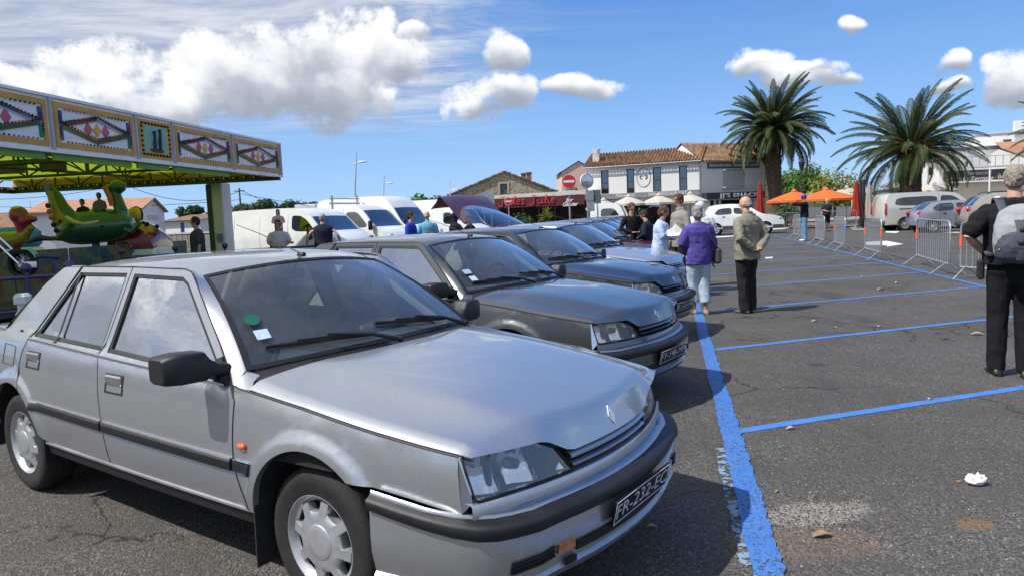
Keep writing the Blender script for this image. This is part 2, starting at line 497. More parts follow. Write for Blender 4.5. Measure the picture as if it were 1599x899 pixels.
# ------------------------------------------------------------------ ground
def ground_material():
 m = bpy.data.materials.new('asphalt'); m.use_nodes = True; g = NT(m.node_tree); p = g.n['Principled BSDF']
 co = g.coord(); x, y, z = g.sep(co)
 st = g.voro(co, 105, 'F1', 'Color'); sr = g.sep(st)
 sd_ = g.voro(co, 105, 'F1')
 st2 = g.sep(g.voro(co, 260, 'F1', 'Color'))[0]
 big = g.noise(co, 0.55, 5, 0.6); mid = g.noise(co, 2.6, 6, 0.62); fine = g.noise(co, 30, 4, 0.7)
 base = g.mix(g.smooth(sr[0], 0.0, 1.0), (0.022, 0.021, 0.020), (0.135, 0.128, 0.118))
 base = g.mix(g.smooth(sr[1], 0.93, 0.96)*0.8, base, (0.30, 0.27, 0.23))
 base = g.mix(g.smooth(sr[2], 0.95, 0.98)*0.7, base, (0.20, 0.11, 0.055))
 base = g.mix(g.smooth(st2, 0.2, 0.9)*0.35, base, (0.15, 0.145, 0.14))
 # binder and dust lying in the pores
 base = g.mix(g.smooth(mid, 0.40, 0.68)*0.55, base, (0.078, 0.073, 0.066))
 base = g.mix(g.smooth(big, 0.35, 0.7)*0.50, base, (0.052, 0.049, 0.046))
 pat = g.noise(g.mapping(co, scale=(1, 0.35, 1), rot=(0, 0, -0.3)), 1.3, 5, 0.65)
 base = g.mix(g.smooth(pat, 0.55, 0.70)*0.5, base, (0.026, 0.025, 0.024))
 base = g.mix(g.smooth(g.noise(co, 0.9, 7, 0.7), 0.60, 0.72)*g.smooth(sr[2], 0.3, 0.7)*0.55, base, (0.15, 0.115, 0.075))
 # the stripe of ground under the parked cars is more worn and stony
 def stain(cx, cy, rx, ry, ang=0.0):
  dx = x-cx; dy = y-cy; c, s_ = math.cos(ang), math.sin(ang)
  u = (dx*c+dy*s_)/rx; v = (dy*c-dx*s_)/ry
  return g.math('MULTIPLY_ADD', u, u, v*v) + (mid-0.5)*1.4 + (fine-0.5)*0.9
 S1 = gnd(1275, 800); S2 = gnd(1330, 825)
 a1 = g.smooth(stain(S1.x, S1.y, 0.34, 0.16, 0.2), 1.0, 0.35)
 base = g.mix(a1*g.smooth(sr[0], 0.25, 0.75)*0.8, base, (0.34, 0.31, 0.27))
 S3 = gnd(1250, 850)
 a2 = g.smooth(stain(S3.x, S3.y, 0.45, 0.22, 0), 1.0, 0.3)
 base = g.mix(a2*g.smooth(sr[2], 0.45, 0.8)*0.6, base, (0.24, 0.15, 0.085))
 S4 = gnd(1521, 818)
 a3 = g.smooth(stain(S4.x, S4.y, 0.095, 0.06, 0.0), 1.1, 0.75)
 base = g.mix(a3*g.smooth(sr[1], 0.05, 0.5)*0.75, base, (0.24, 0.13, 0.045))
 for px_, py_, rx, ry in ((1270, 438, 1.1, 0.28), (1110, 437, 0.55, 0.3), (1080, 436, 0.7, 0.35)):
  S5 = gnd(px_, py_); a4 = g.smooth(stain(S5.x, S5.y, rx, ry), 1.0, 0.4)
  base = g.mix(a4*g.smooth(sr[1], 0.3, 0.7)*0.6, base, (0.18, 0.14, 0.09))
 wv = g.node('ShaderNodeVectorMath', operation='ADD'); g.link(co, wv.inputs[0]); nn = g.node('ShaderNodeTexNoise'); g.link(co, nn.inputs['Vector']); nn.inputs['Scale'].default_value = 1.6; nn.inputs['Detail'].default_value = 5; g.l.new(nn.outputs[1], wv.inputs[1])
 ck = g.voro(wv.outputs[0], 0.42, 'DISTANCE_TO_EDGE')
 base = g.mix(g.smooth(ck, 0.007, 0.002)*g.smooth(big, 0.42, 0.55)*0.85, base, (0.012, 0.011, 0.010))
 oil = g.voro(co, 0.9, 'F1')
 base = g.mix(g.smooth(oil+(mid-0.5)*0.12, 0.10, 0.05)*0.6, base, (0.018, 0.017, 0.017))
 g.link(base, p.inputs['Base Color'])
 p.inputs['Roughness'].default_value = 0.82; p.inputs['Specular IOR Level'].default_value = 0.35
 h = g.math('SUBTRACT', 0.6, sd_)+sr[0]*0.35 + fine*0.15
 g.link(g.bump(h, 1.0, 0.006), p.inputs['Normal'])
 return m
M_ASPH = ground_material()
mb = MB(); R = 2500
n = 24
mb.add([(-R, -R*0.2, 0), (R, -R*0.2, 0), (R, R, 0), (-R, R, 0)], [(0, 1, 2, 3)])
tag(mb.build('ground', M_ASPH), kind='structure')

def blue_material(wear=0.0, nm='blue_line_paint'):
 m = bpy.data.materials.new(nm); m.use_nodes = True; g = NT(m.node_tree); p = g.n['Principled BSDF']
 co = g.coord()
 st = g.sep(g.voro(co, 105, 'F1', 'Color')); d = g.voro(co, 105); mid = g.noise(co, 5, 5, 0.65); fine = g.noise(co, 40, 3, 0.6)
 col = g.mix(g.smooth(mid, 0.3, 0.7), (0.045, 0.160, 0.48), (0.070, 0.21, 0.56))
 worn = g.smooth(d*0.5+fine*0.55+st[0]*0.20+mid*0.45, 0.90+wear, 1.02+wear)
 col = g.mix(worn, col, (0.045, 0.048, 0.06))
 g.link(col, p.inputs['Base Color']); p.inputs['Roughness'].default_value = 0.6
 g.link(g.bump(g.math('SUBTRACT', 0.6, d)+fine*0.4, 0.8, 0.004), p.inputs['Normal'])
 return m
M_BLUE = blue_material(); M_BLUE2 = blue_material(0.13, 'blue_bay_paint')
RA = 0.21903; RU = Vector((math.sin(RA), math.cos(RA), 0)); RN = Vector((RU.y, -RU.x, 0))
L0 = Vector((0.395, 0, 0)); BA = 1.26032; BV = Vector((math.sin(BA), math.cos(BA), 0)); LOTW = 4.975; PITCHM = 3.03; S0 = 5.042
def strip(name, a, b, w, m, z=0.004, wob=0.006, ragged=0.0, seed=0, par=None):
 a, b = Vector(a), Vector(b); d = b-a; L = d.length; d.normalize(); nn = Vector((d.y, -d.x, 0)); k = max(2, int(L/0.05))
 rnd = random.Random(seed); P0 = []; P1 = []
 for i in range(k+1):
  t = i/k; c = a+d*L*t
  o = wob*noise.noise((t*L*0.9, seed, 0))*2
  e0 = rnd.uniform(-ragged, ragged)*0.6; e1 = rnd.uniform(-ragged, ragged)
  P0.append(c+nn*(-w/2+o+e0)+Vector((0, 0, z))); P1.append(c+nn*(w/2+o+e1)+Vector((0, 0, z)))
 q = MB(); q.grid([P0, P1]); q.f = [list(reversed(f)) for f in q.f]
 return tag(q.build(name, m), kind='structure')
strip('parking_line', L0-RU*1.5, L0+RU*48, 0.135, M_BLUE, ragged=0.010, wob=0.012, seed=1, z=0.008)
for i in range(-1, 13):
 o = L0+RU*(S0+PITCHM*i)
 k = (LOTW)/(BV.dot(RN))
 strip('parking_line', o+RN*0.06, o+BV*(k-0.05 if i < 12 else k), 0.095 if i < 6 else 0.085, M_BLUE2, ragged=0.004, wob=0.01, seed=10+i)
strip('parking_line', L0+RN*LOTW-RU*1.0, L0+RN*LOTW+RU*40, 0.11, M_BLUE, seed=40, z=0.008)
# left bays of the parked row: lines run between the cars
HD = 0.61447
for i in range(-1, 12):
 o = L0-RN*0.06+RU*(3.9+PITCHM*i)
 dv = Vector((-math.cos(HD), math.sin(HD), 0)); strip('parking_line', o+dv*2.2, o+dv*5.4, 0.09, M_BLUE, ragged=0.004, seed=60+i)
# old flaked line beside the fresh one
def flaked():
 m = bpy.data.materials.new('old_blue_paint'); m.use_nodes = True; g = NT(m.node_tree); p = g.n['Principled BSDF']; co = g.coord()
 n = g.noise(co, 14, 6, 0.7); p.inputs['Base Color'].default_value = (0.19, 0.29, 0.40, 1); p.inputs['Roughness'].default_value = 0.8
 g.link(g.smooth(n+g.noise(co, 60, 3, .6)*.35, 0.66, 0.72), p.inputs['Alpha']); return m
M_OLD = flaked()
a_ = gnd(1127, 700); b_ = gnd(1172, 890); strip('old_parking_line', b_, a_, 0.085, M_OLD, z=0.005, ragged=0.012, seed=5)
# ------------------------------------------------------------------ the parked saloon (x forward, y left, z up; rear axle at x=0)
P_SILVER = paint_mat('silver_paint', (0.50, 0.517, 0.545), 0.78, 0.32)
M_TRIM = mat('black_trim', (0.013, 0.013, 0.015), 0.5, var=0.2, vscale=8, bump=0.15, bscale=300)
M_RUB = mat('tyre_rubber', (0.017, 0.0165, 0.016), 0.82, var=0.3, vscale=10, bump=0.25, bscale=120)
M_DARK = mat('under_shell', (0.012, 0.012, 0.013), 0.9, var=0.2)
M_CHR = mat('chrome', (0.78, 0.78, 0.80), 0.12, metal=1.0, var=0.06, vscale=20)
M_SEAL = mat('rubber_seal', (0.012, 0.012, 0.013), 0.55, var=0.1)
M_RIM = mat('alloy_rim', (0.52, 0.53, 0.55), 0.38, metal=0.65, coat=0.4, var=0.12, vscale=9)
M_SEAT = mat('seat_cloth', (0.42, 0.42, 0.42), 0.9, var=0.2, vscale=20, bump=0.3, bscale=200)
M_DASH = mat('dashboard_plastic', (0.045, 0.047, 0.05), 0.6, var=0.15, vscale=10, bump=0.1, bscale=200)
M_HLIN = mat('reflector', (0.93, 0.94, 0.95), 0.10, metal=1.0)
M_AMB = mat('amber_lens', (0.72, 0.13, 0.015), 0.15, coat=0.8, var=0.15, vscale=40)
M_RED = mat('red_lens', (0.45, 0.012, 0.015), 0.15, coat=0.8, var=0.1, vscale=30)
M_WHT = mat('plate_white', (0.62, 0.63, 0.63), 0.5)
M_PLT = mat('plate_black', (0.008, 0.008, 0.010), 0.55, spec=.2)
G_SIDE = glass_mat('side_glass', (0.24, 0.27, 0.27), 2.9, 1.5, rip=0.04)
G_WIND = glass_mat('windscreen_glass', (0.80, 0.86, 0.84), 1.5, 1.25, dust=0.07)
G_BACK = glass_mat('rear_glass', (0.50, 0.55, 0.54), 1.7, 1.2)
def headlamp_glass():
 m = bpy.data.materials.new('headlamp_glass'); m.use_nodes = True; g = NT(m.node_tree); g.n.remove(g.n['Principled BSDF'])
 co = g.mapping(g.coord(), scale=(1, 1, 1))
 x, y, z = g.sep(co)
 rib = g.math('SINE', y*420.0)*0.5+0.5
 b = g.bump(rib*0.5+g.noise(co, 25, 2)*0.7, 0.22, 0.002)
 tr = g.node('ShaderNodeBsdfTransparent'); tr.inputs[0].default_value = (0.88, 0.90, 0.92, 1)
 gl = g.node('ShaderNodeBsdfGlossy'); gl.inputs['Roughness'].default_value = 0.04; g.link(b, gl.inputs['Normal'])
 df = g.node('ShaderNodeBsdfTranslucent'); df.inputs[0].default_value = (0.7, 0.72, 0.75, 1)
 fr = g.node('ShaderNodeFresnel'); fr.inputs[0].default_value = 1.6; g.link(b, fr.inputs[1])
 a = g.node('ShaderNodeMixShader'); a.inputs[0].default_value = 0.12; g.link(tr.outputs[0], a.inputs[1]); g.link(gl.outputs[0], a.inputs[2])
 a2 = g.node('ShaderNodeMixShader'); a2.inputs[0].default_value = 0.12; g.link(a.outputs[0], a2.inputs[1]); g.link(df.outputs[0], a2.inputs[2])
 c = g.node('ShaderNodeMixShader'); g.link(fr.outputs[0], c.inputs[0]); g.link(a2.outputs[0], c.inputs[1]); g.link(gl.outputs[0], c.inputs[2])
 g.link(c.outputs[0], g.n['Material Output'].inputs[0]); return m
G_LAMP = headlamp_glass()

W0 = [(-1.05,.70),(-.9,.775),(-.6,.83),(0,.862),(.8,.878),(1.6,.884),(2.4,.878),(2.85,.858),(3.2,.822),(3.42,.785),(3.55,.745)]
BELT = [(-.9,.955),(-.3,.965),(.27,.962),(1.18,.929),(2.2,.897),(2.25,.893),(2.68,.848),(3.04,.800),(3.412,.754),(3.47,.750)]
def w0(s): return sinterp(s, W0)
def zb(s): return interp(s, BELT)
AR_Z = 0.318
def TT(s, z):
 w = w0(s)
 if z < .58: w -= .055*((.58-z)/.33)**1.8
 else: w -= .050*((z-.58)/.34)**2.0
 for c in (0.0, 2.723):
  r = math.hypot((s-c)/.98, z-AR_Z)
  if z < .78: w += .020*(1-ss(r, .395, .450))
 zz = zb(s)
 if s < 2.2 and z > zz:
  base = w0(s)-.05*((zz-.58)/.34)**2
  k = ss(z, zz, zz+.02)
  w = base-.020*k-(z-zz)*.415
 elif s >= 2.2 and z > zz-.03:
  w -= .012*((z-zz+.03)/.03)**2
 return w
def arch(c, a0, a1, n=18, rx=.352, rz=.372):
 return [(c+rx*math.cos(math.radians(lerp(a0, a1, i/n))), AR_Z+rz*math.sin(math.radians(lerp(a0, a1, i/n)))) for i in range(n+1)]
def ring_extra(c):
 out = []
 for r in (.375, .395, .415, .435, .455):
  for k in range(2, 60):
   a = 2*PI*k/60; out.append((c+r*.98*math.cos(a), AR_Z+r*math.sin(a)))
 return out
def S_(t): return 3.62-.28*t*t

def build_saloon():
 def both(name, fn, material, parent_of=None, smooth=40, root=None):
  outs = []
  for sg in (-1, 1):
   mb = MB(); fn(mb, sg); outs.append(mb.build(name, material, root, smooth))
  return outs
 root = thing('parked_car', 'silver', 'car')
 def sp(sg, s, z, off=0.0): return Vector((s, sg*(TT(s, z)+off), z))
 # ---------------- doors
 rear_door = [(.165,.952),(.118,.88),(.10,.80)]+arch(0, 66, 16, 12)+[(.425,.378),(1.137,.378),(1.133,.58),(1.085,.80),(1.050,.93),(1.088,1.371),(.53,1.368)]
 rear_hole = [(.205,.972),(.515,1.338),(1.055,1.341),(1.035,.948)]
 front_door = [(1.058,.93),(1.093,.80),(1.141,.58),(1.145,.378),(2.33,.378),(2.285,.45),(2.262,.56),(2.262,.83),(2.215,.884),(2.05,1.036),(1.70,1.318),(1.655,1.351),(1.60,1.362),(1.096,1.371)]
 front_hole = [(1.105,.945),(1.130,1.338),(1.60,1.328),(1.66,1.302),(2.150,.905)]
 for sg in (-1, 1):
  inn = lambda p, sg=sg: Vector((0, -sg*.028, 0))
  for nm, out, hole, hand in (('rear_door', rear_door, rear_hole, (.29, .845)), ('front_door', front_door, front_hole, (1.262, .805))):
   mb = MB(); fl = (sg == 1)
   panel(mb, out, lambda s, z: sp(sg, s, z), inn, .055, [hole], extra=ring_extra(0) if nm[0] == 'r' else [], flip=(sg == 1))
   door = mb.build(nm, P_SILVER, root, 35)
   # black seal round the glass
   mb = MB()
   cx = sum(p[0] for p in hole)/len(hole); cz = sum(p[1] for p in hole)/len(hole)
   def shrink(poly, d):
    o = []
    n = len(poly)
    for i in range(n):
     a = Vector(poly[i-1]); b = Vector(poly[i]); c = Vector(poly[(i+1) % n])
     d1 = (b-a).normalized(); d2 = (c-b).normalized(); n1 = Vector((-d1.y, d1.x)); n2 = Vector((-d2.y, d2.x))
     m_ = (n1+n2); m_.normalize(); k = d/max(.35, m_.dot(n1)); q = b+m_*k
     if (q-Vector((cx, cz))).length > (b-Vector((cx, cz))).length: q = b-m_*k
     o.append((q.x, q.y))
    return o
   h2 = shrink(hole, .017)
   panel(mb, shrink(hole, -.002), lambda s, z: sp(sg, s, z, -.004), inn, .06, [h2], flip=(sg == 1), keep=.6)
   if nm[0] == 'r':
    pass
   mb.build('window_seal', M_SEAL, door, 35)
   mb = MB()
   panel(mb, shrink(hole, .010), lambda s, z: sp(sg, s, z, -.014), None, .09, flip=(sg == 1))
   gl = mb.build('window_glass', G_SIDE, door, 180)
   if nm[0] == 'r':
    mb = MB()
    P = [[sp(sg, s0+w, lerp(.950, 1.340, i/8), .001) for w in (-.013, .013)] for i, s0 in [(i, lerp(.505, .522, i/8)) for i in range(9)]]
    mb.grid(P if sg == -1 else [list(reversed(r)) for r in P]); mb.build('window_divider', M_SEAL, door)
   # belt chrome strip
   s0, s1 = (.17, 1.045) if nm[0] == 'r' else (1.062, 2.19)
   mb = MB(); k = 14; P = []
   for j in range(5):
    a = math.radians(lerp(-80, 80, j/4)); row = []
    for i in range(k+1):
     s = lerp(s0, s1, i/k); z = zb(s)-.004
     row.append(sp(sg, s, z-.0)+Vector((0, sg*(.003+.007*math.cos(a)), .009*math.sin(a))))
    P.append(row)
   mb.grid(P if sg == 1 else list(reversed(P)))
   mb.build('belt_strip', M_CHR, door, 60)
   # rub strip along the door, bright line on top
   s0, s1 = (.30, 1.128) if nm[0] == 'r' else (1.148, 2.256)
   for part, za, zt_, m_, off in (('rub_strip', .548, .596, M_TRIM, .014), ('bright_strip', .597, .606, M_CHR, .013)):
    mb = MB(); P = []
    prof = [(0, za), (off*.8, za+.002), (off, za+.008), (off, zt_-.006), (off*.7, zt_-.001), (0, zt_)]
    if part[0] == 'b': prof = [(0, za), (off, za+.001), (off*.8, zt_-.001), (0, zt_)]
    for o_, z in prof:
     P.append([sp(sg, lerp(s0, s1, i/16), z-.012*lerp(s0, s1, i/16)+.014, o_) for i in range(17)])
    mb.grid(P if sg == 1 else list(reversed(P)))
    for e in (0, 16):
     fan = [r[e] for r in P]; mb.add(fan, [tuple(range(len(fan)))])
    mb.build(part, m_, door, 40)
   # recessed handle
   hs, hz = hand; w, h = .180, .098
   mb = MB()
   def hq(ds, dz, off): return sp(sg, hs+ds, hz+dz, off)
   outer = [hq(-w/2, -h/2, .003), hq(w/2, -h/2, .003), hq(w/2, h/2, .003), hq(-w/2, h/2, .003)]
   i2 = [hq(-w/2+.008, -h/2+.008, .005), hq(w/2-.008, -h/2+.008, .005), hq(w/2-.008, h/2-.008, .005), hq(-w/2+.008, h/2-.008, .005)]
   i3 = [hq(-w/2+.014, -h/2+.013, -.022), hq(w/2-.014, -h/2+.013, -.022), hq(w/2-.014, h/2-.012, -.022), hq(-w/2+.014, h/2-.012, -.022)]
   fs = []
   for a, b in ((0, 4), (4, 8)):
    for k in range(4): fs.append((a+k, a+(k+1) % 4, b+(k+1) % 4, b+k))
   fs.append((8, 9, 10, 11))
   if sg == 1: fs = [tuple(reversed(f)) for f in fs]
   mb.add(outer+i2+i3, fs)
   hb = mb.build('door_handle', mat('handle_metal', (0.05, 0.05, 0.055), 0.3, metal=0.5, var=0.2), door)
   mb = MB(); mb.rbox(hq(0, .020, .006), (w-.026, .018, .048), .008); mb.build('handle_flap', M_CHR, hb) if False else None
   mb.build('handle_flap', M_CHR, door)
 # ---------------- front fender
 fender = [(2.272,.845),(2.262,.84)]
 seam = [(2.28,.879),(2.68,.838),(3.04,.789),(3.412,.744)]
 fender = [(2.272,.372),(2.272,.82),(2.266,.874)]+seam+[(3.462,.585)]+[(3.075,.588)]+list(reversed(arch(2.723, 46, 171, 20)))
 fender = [(2.345,.385),(2.295,.46),(2.272,.56),(2.272,.83),(2.245,.886)]+seam+[(3.430,.549),(3.36,.560),(3.22,.581),(3.06,.599)]+arch(2.723, 50, 170, 22)
 for sg in (-1, 1):
  inn = lambda p, sg=sg: Vector((0, -sg*.03, 0))
  mb = MB(); panel(mb, fender, lambda s, z: sp(sg, s, z), inn, .05, extra=ring_extra(2.723), flip=(sg == 1))
  fe = mb.build('front_wing', P_SILVER, root, 35)
  mb = MB()
  for part, za, zt_, m_, off in (('rub_strip', .548, .596, M_TRIM, .014), ('bright_strip', .597, .606, M_CHR, .013)):
   mb = MB(); P = []
   prof = [(0, za), (off, za+.006), (off, zt_-.004), (0, zt_)]
   for o_, z in prof: P.append([sp(sg, lerp(2.276, 2.385, i/4), z-.012*2.3+.014, o_) for i in range(5)])
   mb.grid(P if sg == 1 else list(reversed(P)))
   for e in (0, 4): mb.add([r[e] for r in P], [(0, 1, 2, 3)])
   mb.build(part, m_, fe, 40)
  # amber side repeater
  mb = MB(); c = sp(sg, 2.335, .652, .006); mb.rbox(c, (.052, .022, .030), .009); mb.build('side_repeater', M_AMB, fe, 60)
  # rear quarter, with pillar
  rq = [(-.96,.945),(-.60,.985),(-.27,.975),(-.11,1.105),(.10,1.268),(.28,1.362),(.40,1.376),(.50,1.374),(.155,.952),(.108,.88),(.09,.80)]+arch(0, 68, 170, 16)+[(-.40,.36),(-.97,.45),(-1.0,.70)]
  rq = list(reversed(rq))
  mb = MB(); panel(mb, rq, lambda s, z: sp(sg, s, z), inn, .055, extra=ring_extra(0), flip=(sg == 1))
  qp = mb.build('rear_quarter', P_SILVER, root, 35)
  mb = MB(); f0 = [(-.16,.79),(.01,.79),(.01,.90),(-.16,.91)]
  if sg == -1:
   P = [sp(sg, s, z, .0008) for s, z in resample(f0, .03)]
   mb.tube(P+[P[0]], .0022, 5); mb.build('fuel_flap_edge', M_SEAL, qp)
   mb = MB(); mb.rbox(sp(sg, -.005, .985, .003), (.035, .008, .024), .004); mb.build('side_badge', M_TRIM, qp)
  # sill
  mb = MB(); P = []
  for o_, z in ((.0, .378), (.010, .372), (.010, .362), (-.004, .355), (-.016, .300), (-.09, .285)):
   P.append([Vector((s, sg*(w0(s)-.055*((.58-.36)/.33)**1.8+o_), z)) for s in [lerp(.375, 2.375, i/14) for i in range(15)]])
  mb.grid(P[:4] if sg == -1 else list(reversed(P[:4])))
  mb.build('sill_strip', mat('sill_moulding', (0.33, 0.34, 0.36), 0.35, metal=0.5, var=0.2), root, 40)
  mb = MB(); mb.grid(P[3:] if sg == -1 else list(reversed(P[3:]))); mb.build('sill', M_SEAL, root, 40)
  # wheel arch liner
  for c in (0.0, 2.723):
   mb = MB(); P = []
   for yy in (.855, .56):
    P.append([Vector((p[0], sg*yy, p[1])) for p in arch(c, -12, 192, 20, .358, .378)])
   mb.grid(P if sg == -1 else list(reversed(P)))
   mb.add([Vector((p[0], sg*.56, p[1])) for p in arch(c, -12, 192, 20, .358, .378)], [tuple(range(21))])
   mb.build('arch_liner', M_DARK, root)
 for sg in (-1, 1):  # black tubes laid along the seams stand in for the shade in the gaps
  for nm, line in (('bonnet_gap', [(2.246, .890)]+[(a, b+.003) for a, b in seam]), ('door_gap', [(2.337, .382), (2.290, .455), (2.267, .56), (2.267, .83), (2.222, .888)]),
   ('door_gap', [(1.141, .380), (1.137, .58), (1.089, .80), (1.054, .93), (1.092, 1.368)]), ('frame_gap', [(.155, .955), (.515, 1.371), (1.09, 1.373), (1.60, 1.365), (1.662, 1.352), (1.712, 1.319), (2.06, 1.038), (2.225, .889)]),
   ('door_gap', [(.158, .95), (.111, .88), (.094, .80), (.12, .665)])):
   pts = []
   for i in range(len(line)-1):
    n_ = max(1, int(math.hypot(line[i+1][0]-line[i][0], line[i+1][1]-line[i][1])/.06))
    for k in range(n_): pts.append((lerp(line[i][0], line[i+1][0], k/n_), lerp(line[i][1], line[i+1][1], k/n_)))
   pts.append(line[-1]); mb = MB(); mb.tube([sp(sg, s, z, -.0005) for s, z in pts], .0042 if nm != 'door_gap' else .0030, 5); mb.build(nm, M_SEAL, root)
 # ---------------- under shell
 mb = MB()
 mb.box((1.25, 0, .36), (4.3, 1.10, .26)); mb.box((1.36, 0, .42), (1.75, 1.56, .32)); mb.box((2.9, 0, .60), (1.10, 1.08, .24))
 mb.box((-.62, 0, .62), (.62, 1.30, .50)); mb.box((2.70, 0, .70), (.80, 1.10, .14)); mb.box((3.36, 0, .46), (.18, 1.10, .20))
 for sg in (-1, 1):
  P = [[Vector((s, sg*(TT(s, z)-.035), z)) for s in [lerp(2.05, 3.40, i/8) for i in range(9)]] for z in (.62, .72, )]
  mb.grid(P)
 mb.build('under_shell', M_DARK, root)
 # ---------------- bonnet
 hood = MB(); rows = []
 NT_ = 34; ts = sorted([(-1+2*i/NT_) for i in range(NT_+1)]+[-.985, -.955, -.93, .93, .955, .985])
 def te(s): return TT(s, zseam(s))-.002
 def zseam(s): return interp(s, [(2.245,.898)]+[(a, b+.010) for a, b in seam])
 def topz(s, u):      # u in -1..1 across
  a = abs(u); zc = sinterp(s, [(2.3,.962),(2.5,.953),(2.9,.922),(3.2,.882),(3.42,.838),(3.54,.806)]); ze = zseam(s)
  z = ze+(zc-ze)*(1-a**2.6)
  z -= .018*ss(a, .60, .78)*(1-ss(a, .86, 1.0))*ss(s, 2.35, 2.6)
  z += .020*ss(a, .2, .8) if a <= .93 else .020*(1-((a-.93)/.07)**1.6)
  return z
 def lowz(t):
  a = abs(t); return interp(a, [(0,.668),(.325,.668),(.455,.739),(.76,.750),(.80,.750)])
 NS = 22
 for u in ts:
  row = []
  sr = 2.335+.115*(1-u*u)
  tc = .775*u; sc = S_(tc)-.085+.03*abs(u)**6
  for i in range(NS+1):
   s = lerp(sr, sc, i/NS); row.append(Vector((s, te(s)*u, topz(s, u))))
  zc_ = topz(sc, u)
  tt = te(sc)*u
  zl = lowz(tt); sl_ = S_(tt)+.004
  p0 = Vector((sc, tt, zc_)); p3 = Vector((sl_, tt, min(zl, zc_-.004)))
  for j in range(1, 9):     # rounded break, then the sloping face
   k = j/8
   c1 = p0+Vector((.045, 0, -.012)); 
   w_ = min(1, (p0.z-p3.z)/.07); q = (1-k)**3*p0+3*(1-k)**2*k*(p0.lerp(p0+Vector((.035, 0, -.008)), w_) if w_ > .5 else p0.lerp(p3, .33)+Vector((.035*w_, 0, 0)))+3*(1-k)*k*k*(p0.lerp(p3, .35 if w_ > .5 else .66)+Vector((.018*w_, 0, .0)))+k**3*p3
   row.append(q)
  row.append(p3+Vector((-.03, 0, -.002)))
  rows.append(row)
 hood.grid(list(reversed(rows)))
 # edge returns along both sides
 for k in (0, -1):
  r = rows[k]; sgn = -1 if k == 0 else 1
  r2 = [p+Vector((0, -sgn*.02, -.02)) for p in r]
  hood.grid([r, r2] if k == 0 else [r2, r])
 r = [rw[0] for rw in rows]; hood.grid([r, [p+Vector((.0, 0, -.03)) for p in r]])
 bonnet = hood.build('bonnet', P_SILVER, root, 32)
 # diamond emblem on the slope of the bonnet
 mb = MB()
 dm = lambda k: [(0, .042*k), (.026*k, 0), (0, -.042*k), (-.026*k, 0)]
 ec = Vector((S_(0)-.028, 0, .722)); slope = math.atan2(.06, .13)
 EM = Matrix.Translation(ec) @ Matrix.Rotation(PI/2, 4, 'Z') @ Matrix.Rotation(PI/2-.45, 4, 'X')
 for a, b, h0, h1 in ((1.0, .70, .0, .010), (.62, .30, .0, .008)):
  A = dm(a); B = dm(b); vs_ = [(x, y, h0) for x, y in A]+[(x*.95, y*.95, h1) for x, y in A]+[(x, y, h1) for x, y in B]+[(x, y, h0) for x, y in B]
  fs = []
  for i in range(4):
   j = (i+1) % 4; fs += [(i, j, 4+j, 4+i), (4+i, 4+j, 8+j, 8+i), (8+i, 8+j, 12+j, 12+i)]
  mb.add(vs_, fs, EM)
 mb.add([(-.004, -.03, .011), (.004, -.03, .011), (.004, .03, .011), (-.004, .03, .011)], [(0, 1, 2, 3)], EM)
 mb.build('emblem', M_CHR, bonnet)
 # ---------------- windscreen, cowl, pillars, roof, rear glass
 def wsp(a, b, bulge=.028):
  B = Vector((2.243+.10*(1-a*a), .768*a, .940+.012*(1-a*a))); C_ = Vector((1.672+.065*(1-a*a), .583*a, 1.329+.043*(1-a*a)))
  p = B.lerp(C_, b); n_ = Vector((.56, 0, .83)); return p+n_*bulge*4*b*(1-b)
 A_ = [-1+2*i/20 for i in range(21)]; Bb = [i/10 for i in range(11)]
 mb = MB(); mb.grid([[wsp(a*.98, lerp(.02, .98, b)) for b in Bb] for a in A_]); mb.build('windscreen', G_WIND, root, 180)
 mb = MB()     # black rubber surround
 def frame_ring(mb, fn, e=.055, f=.045):
  o = [(-1, 0), (1, 0), (1, 1), (-1, 1)]; outer = []; inner = []
  for i in range(4):
   (a0, b0), (a1, b1) = o[i], o[(i+1) % 4]
   for k in range(14):
    a = lerp(a0, a1, k/14); b = lerp(b0, b1, k/14)
    outer.append(fn(a, b)); inner.append(fn(a*(1-e), lerp(f, 1-f, b)))
  n = len(outer); mb.add(outer+inner, [(i, (i+1) % n, n+(i+1) % n, n+i) for i in range(n)])
 frame_ring(mb, lambda a, b: wsp(a, b)+Vector((.003, 0, .004)), .030, .030); mb.build('windscreen_seal', M_SEAL, root)
 mb = MB()     # cowl
 P = []
 for a in A_:
  b0 = wsp(a, .02); sr = 2.335+.115*(1-a*a); b1 = Vector((sr+.03, te(sr)*a, topz(sr, a)-.014))
  P.append([b0+Vector((-.02, 0, -.006)), b0.lerp(b1, .3)+Vector((0, 0, -.012)), b0.lerp(b1, .8)+Vector((0, 0, -.012)), b1])
 mb.grid(list(reversed(P)) if False else P); cw = mb.build('cowl', M_TRIM, root, 60)
 mb = MB()
 for i in range(9):
  t0 = lerp(-.28, .42, 0); 
  a0, a1 = .05, .62
  f = .25+.065*i
  pts = []
  for k in range(9):
   a = lerp(a0, a1, k/8); b0 = wsp(a, .02); sr = 2.335+.115*(1-a*a); b1 = Vector((sr+.03, te(sr)*a, topz(sr, a)-.014)); pts.append(b0.lerp(b1, f)+Vector((0, 0, -.006)))
  mb.tube([Vector((p.x, -p.y, p.z)) for p in pts], .0028, 4)
 mb.build('cowl_grille', M_DARK, cw)
 shell = MB()
 zc = lambda s: sinterp(s, [(.15,1.372),(.35,1.392),(.65,1.412),(1.05,1.420),(1.45,1.408),(1.76,1.372)])
 # roof
 RR = []
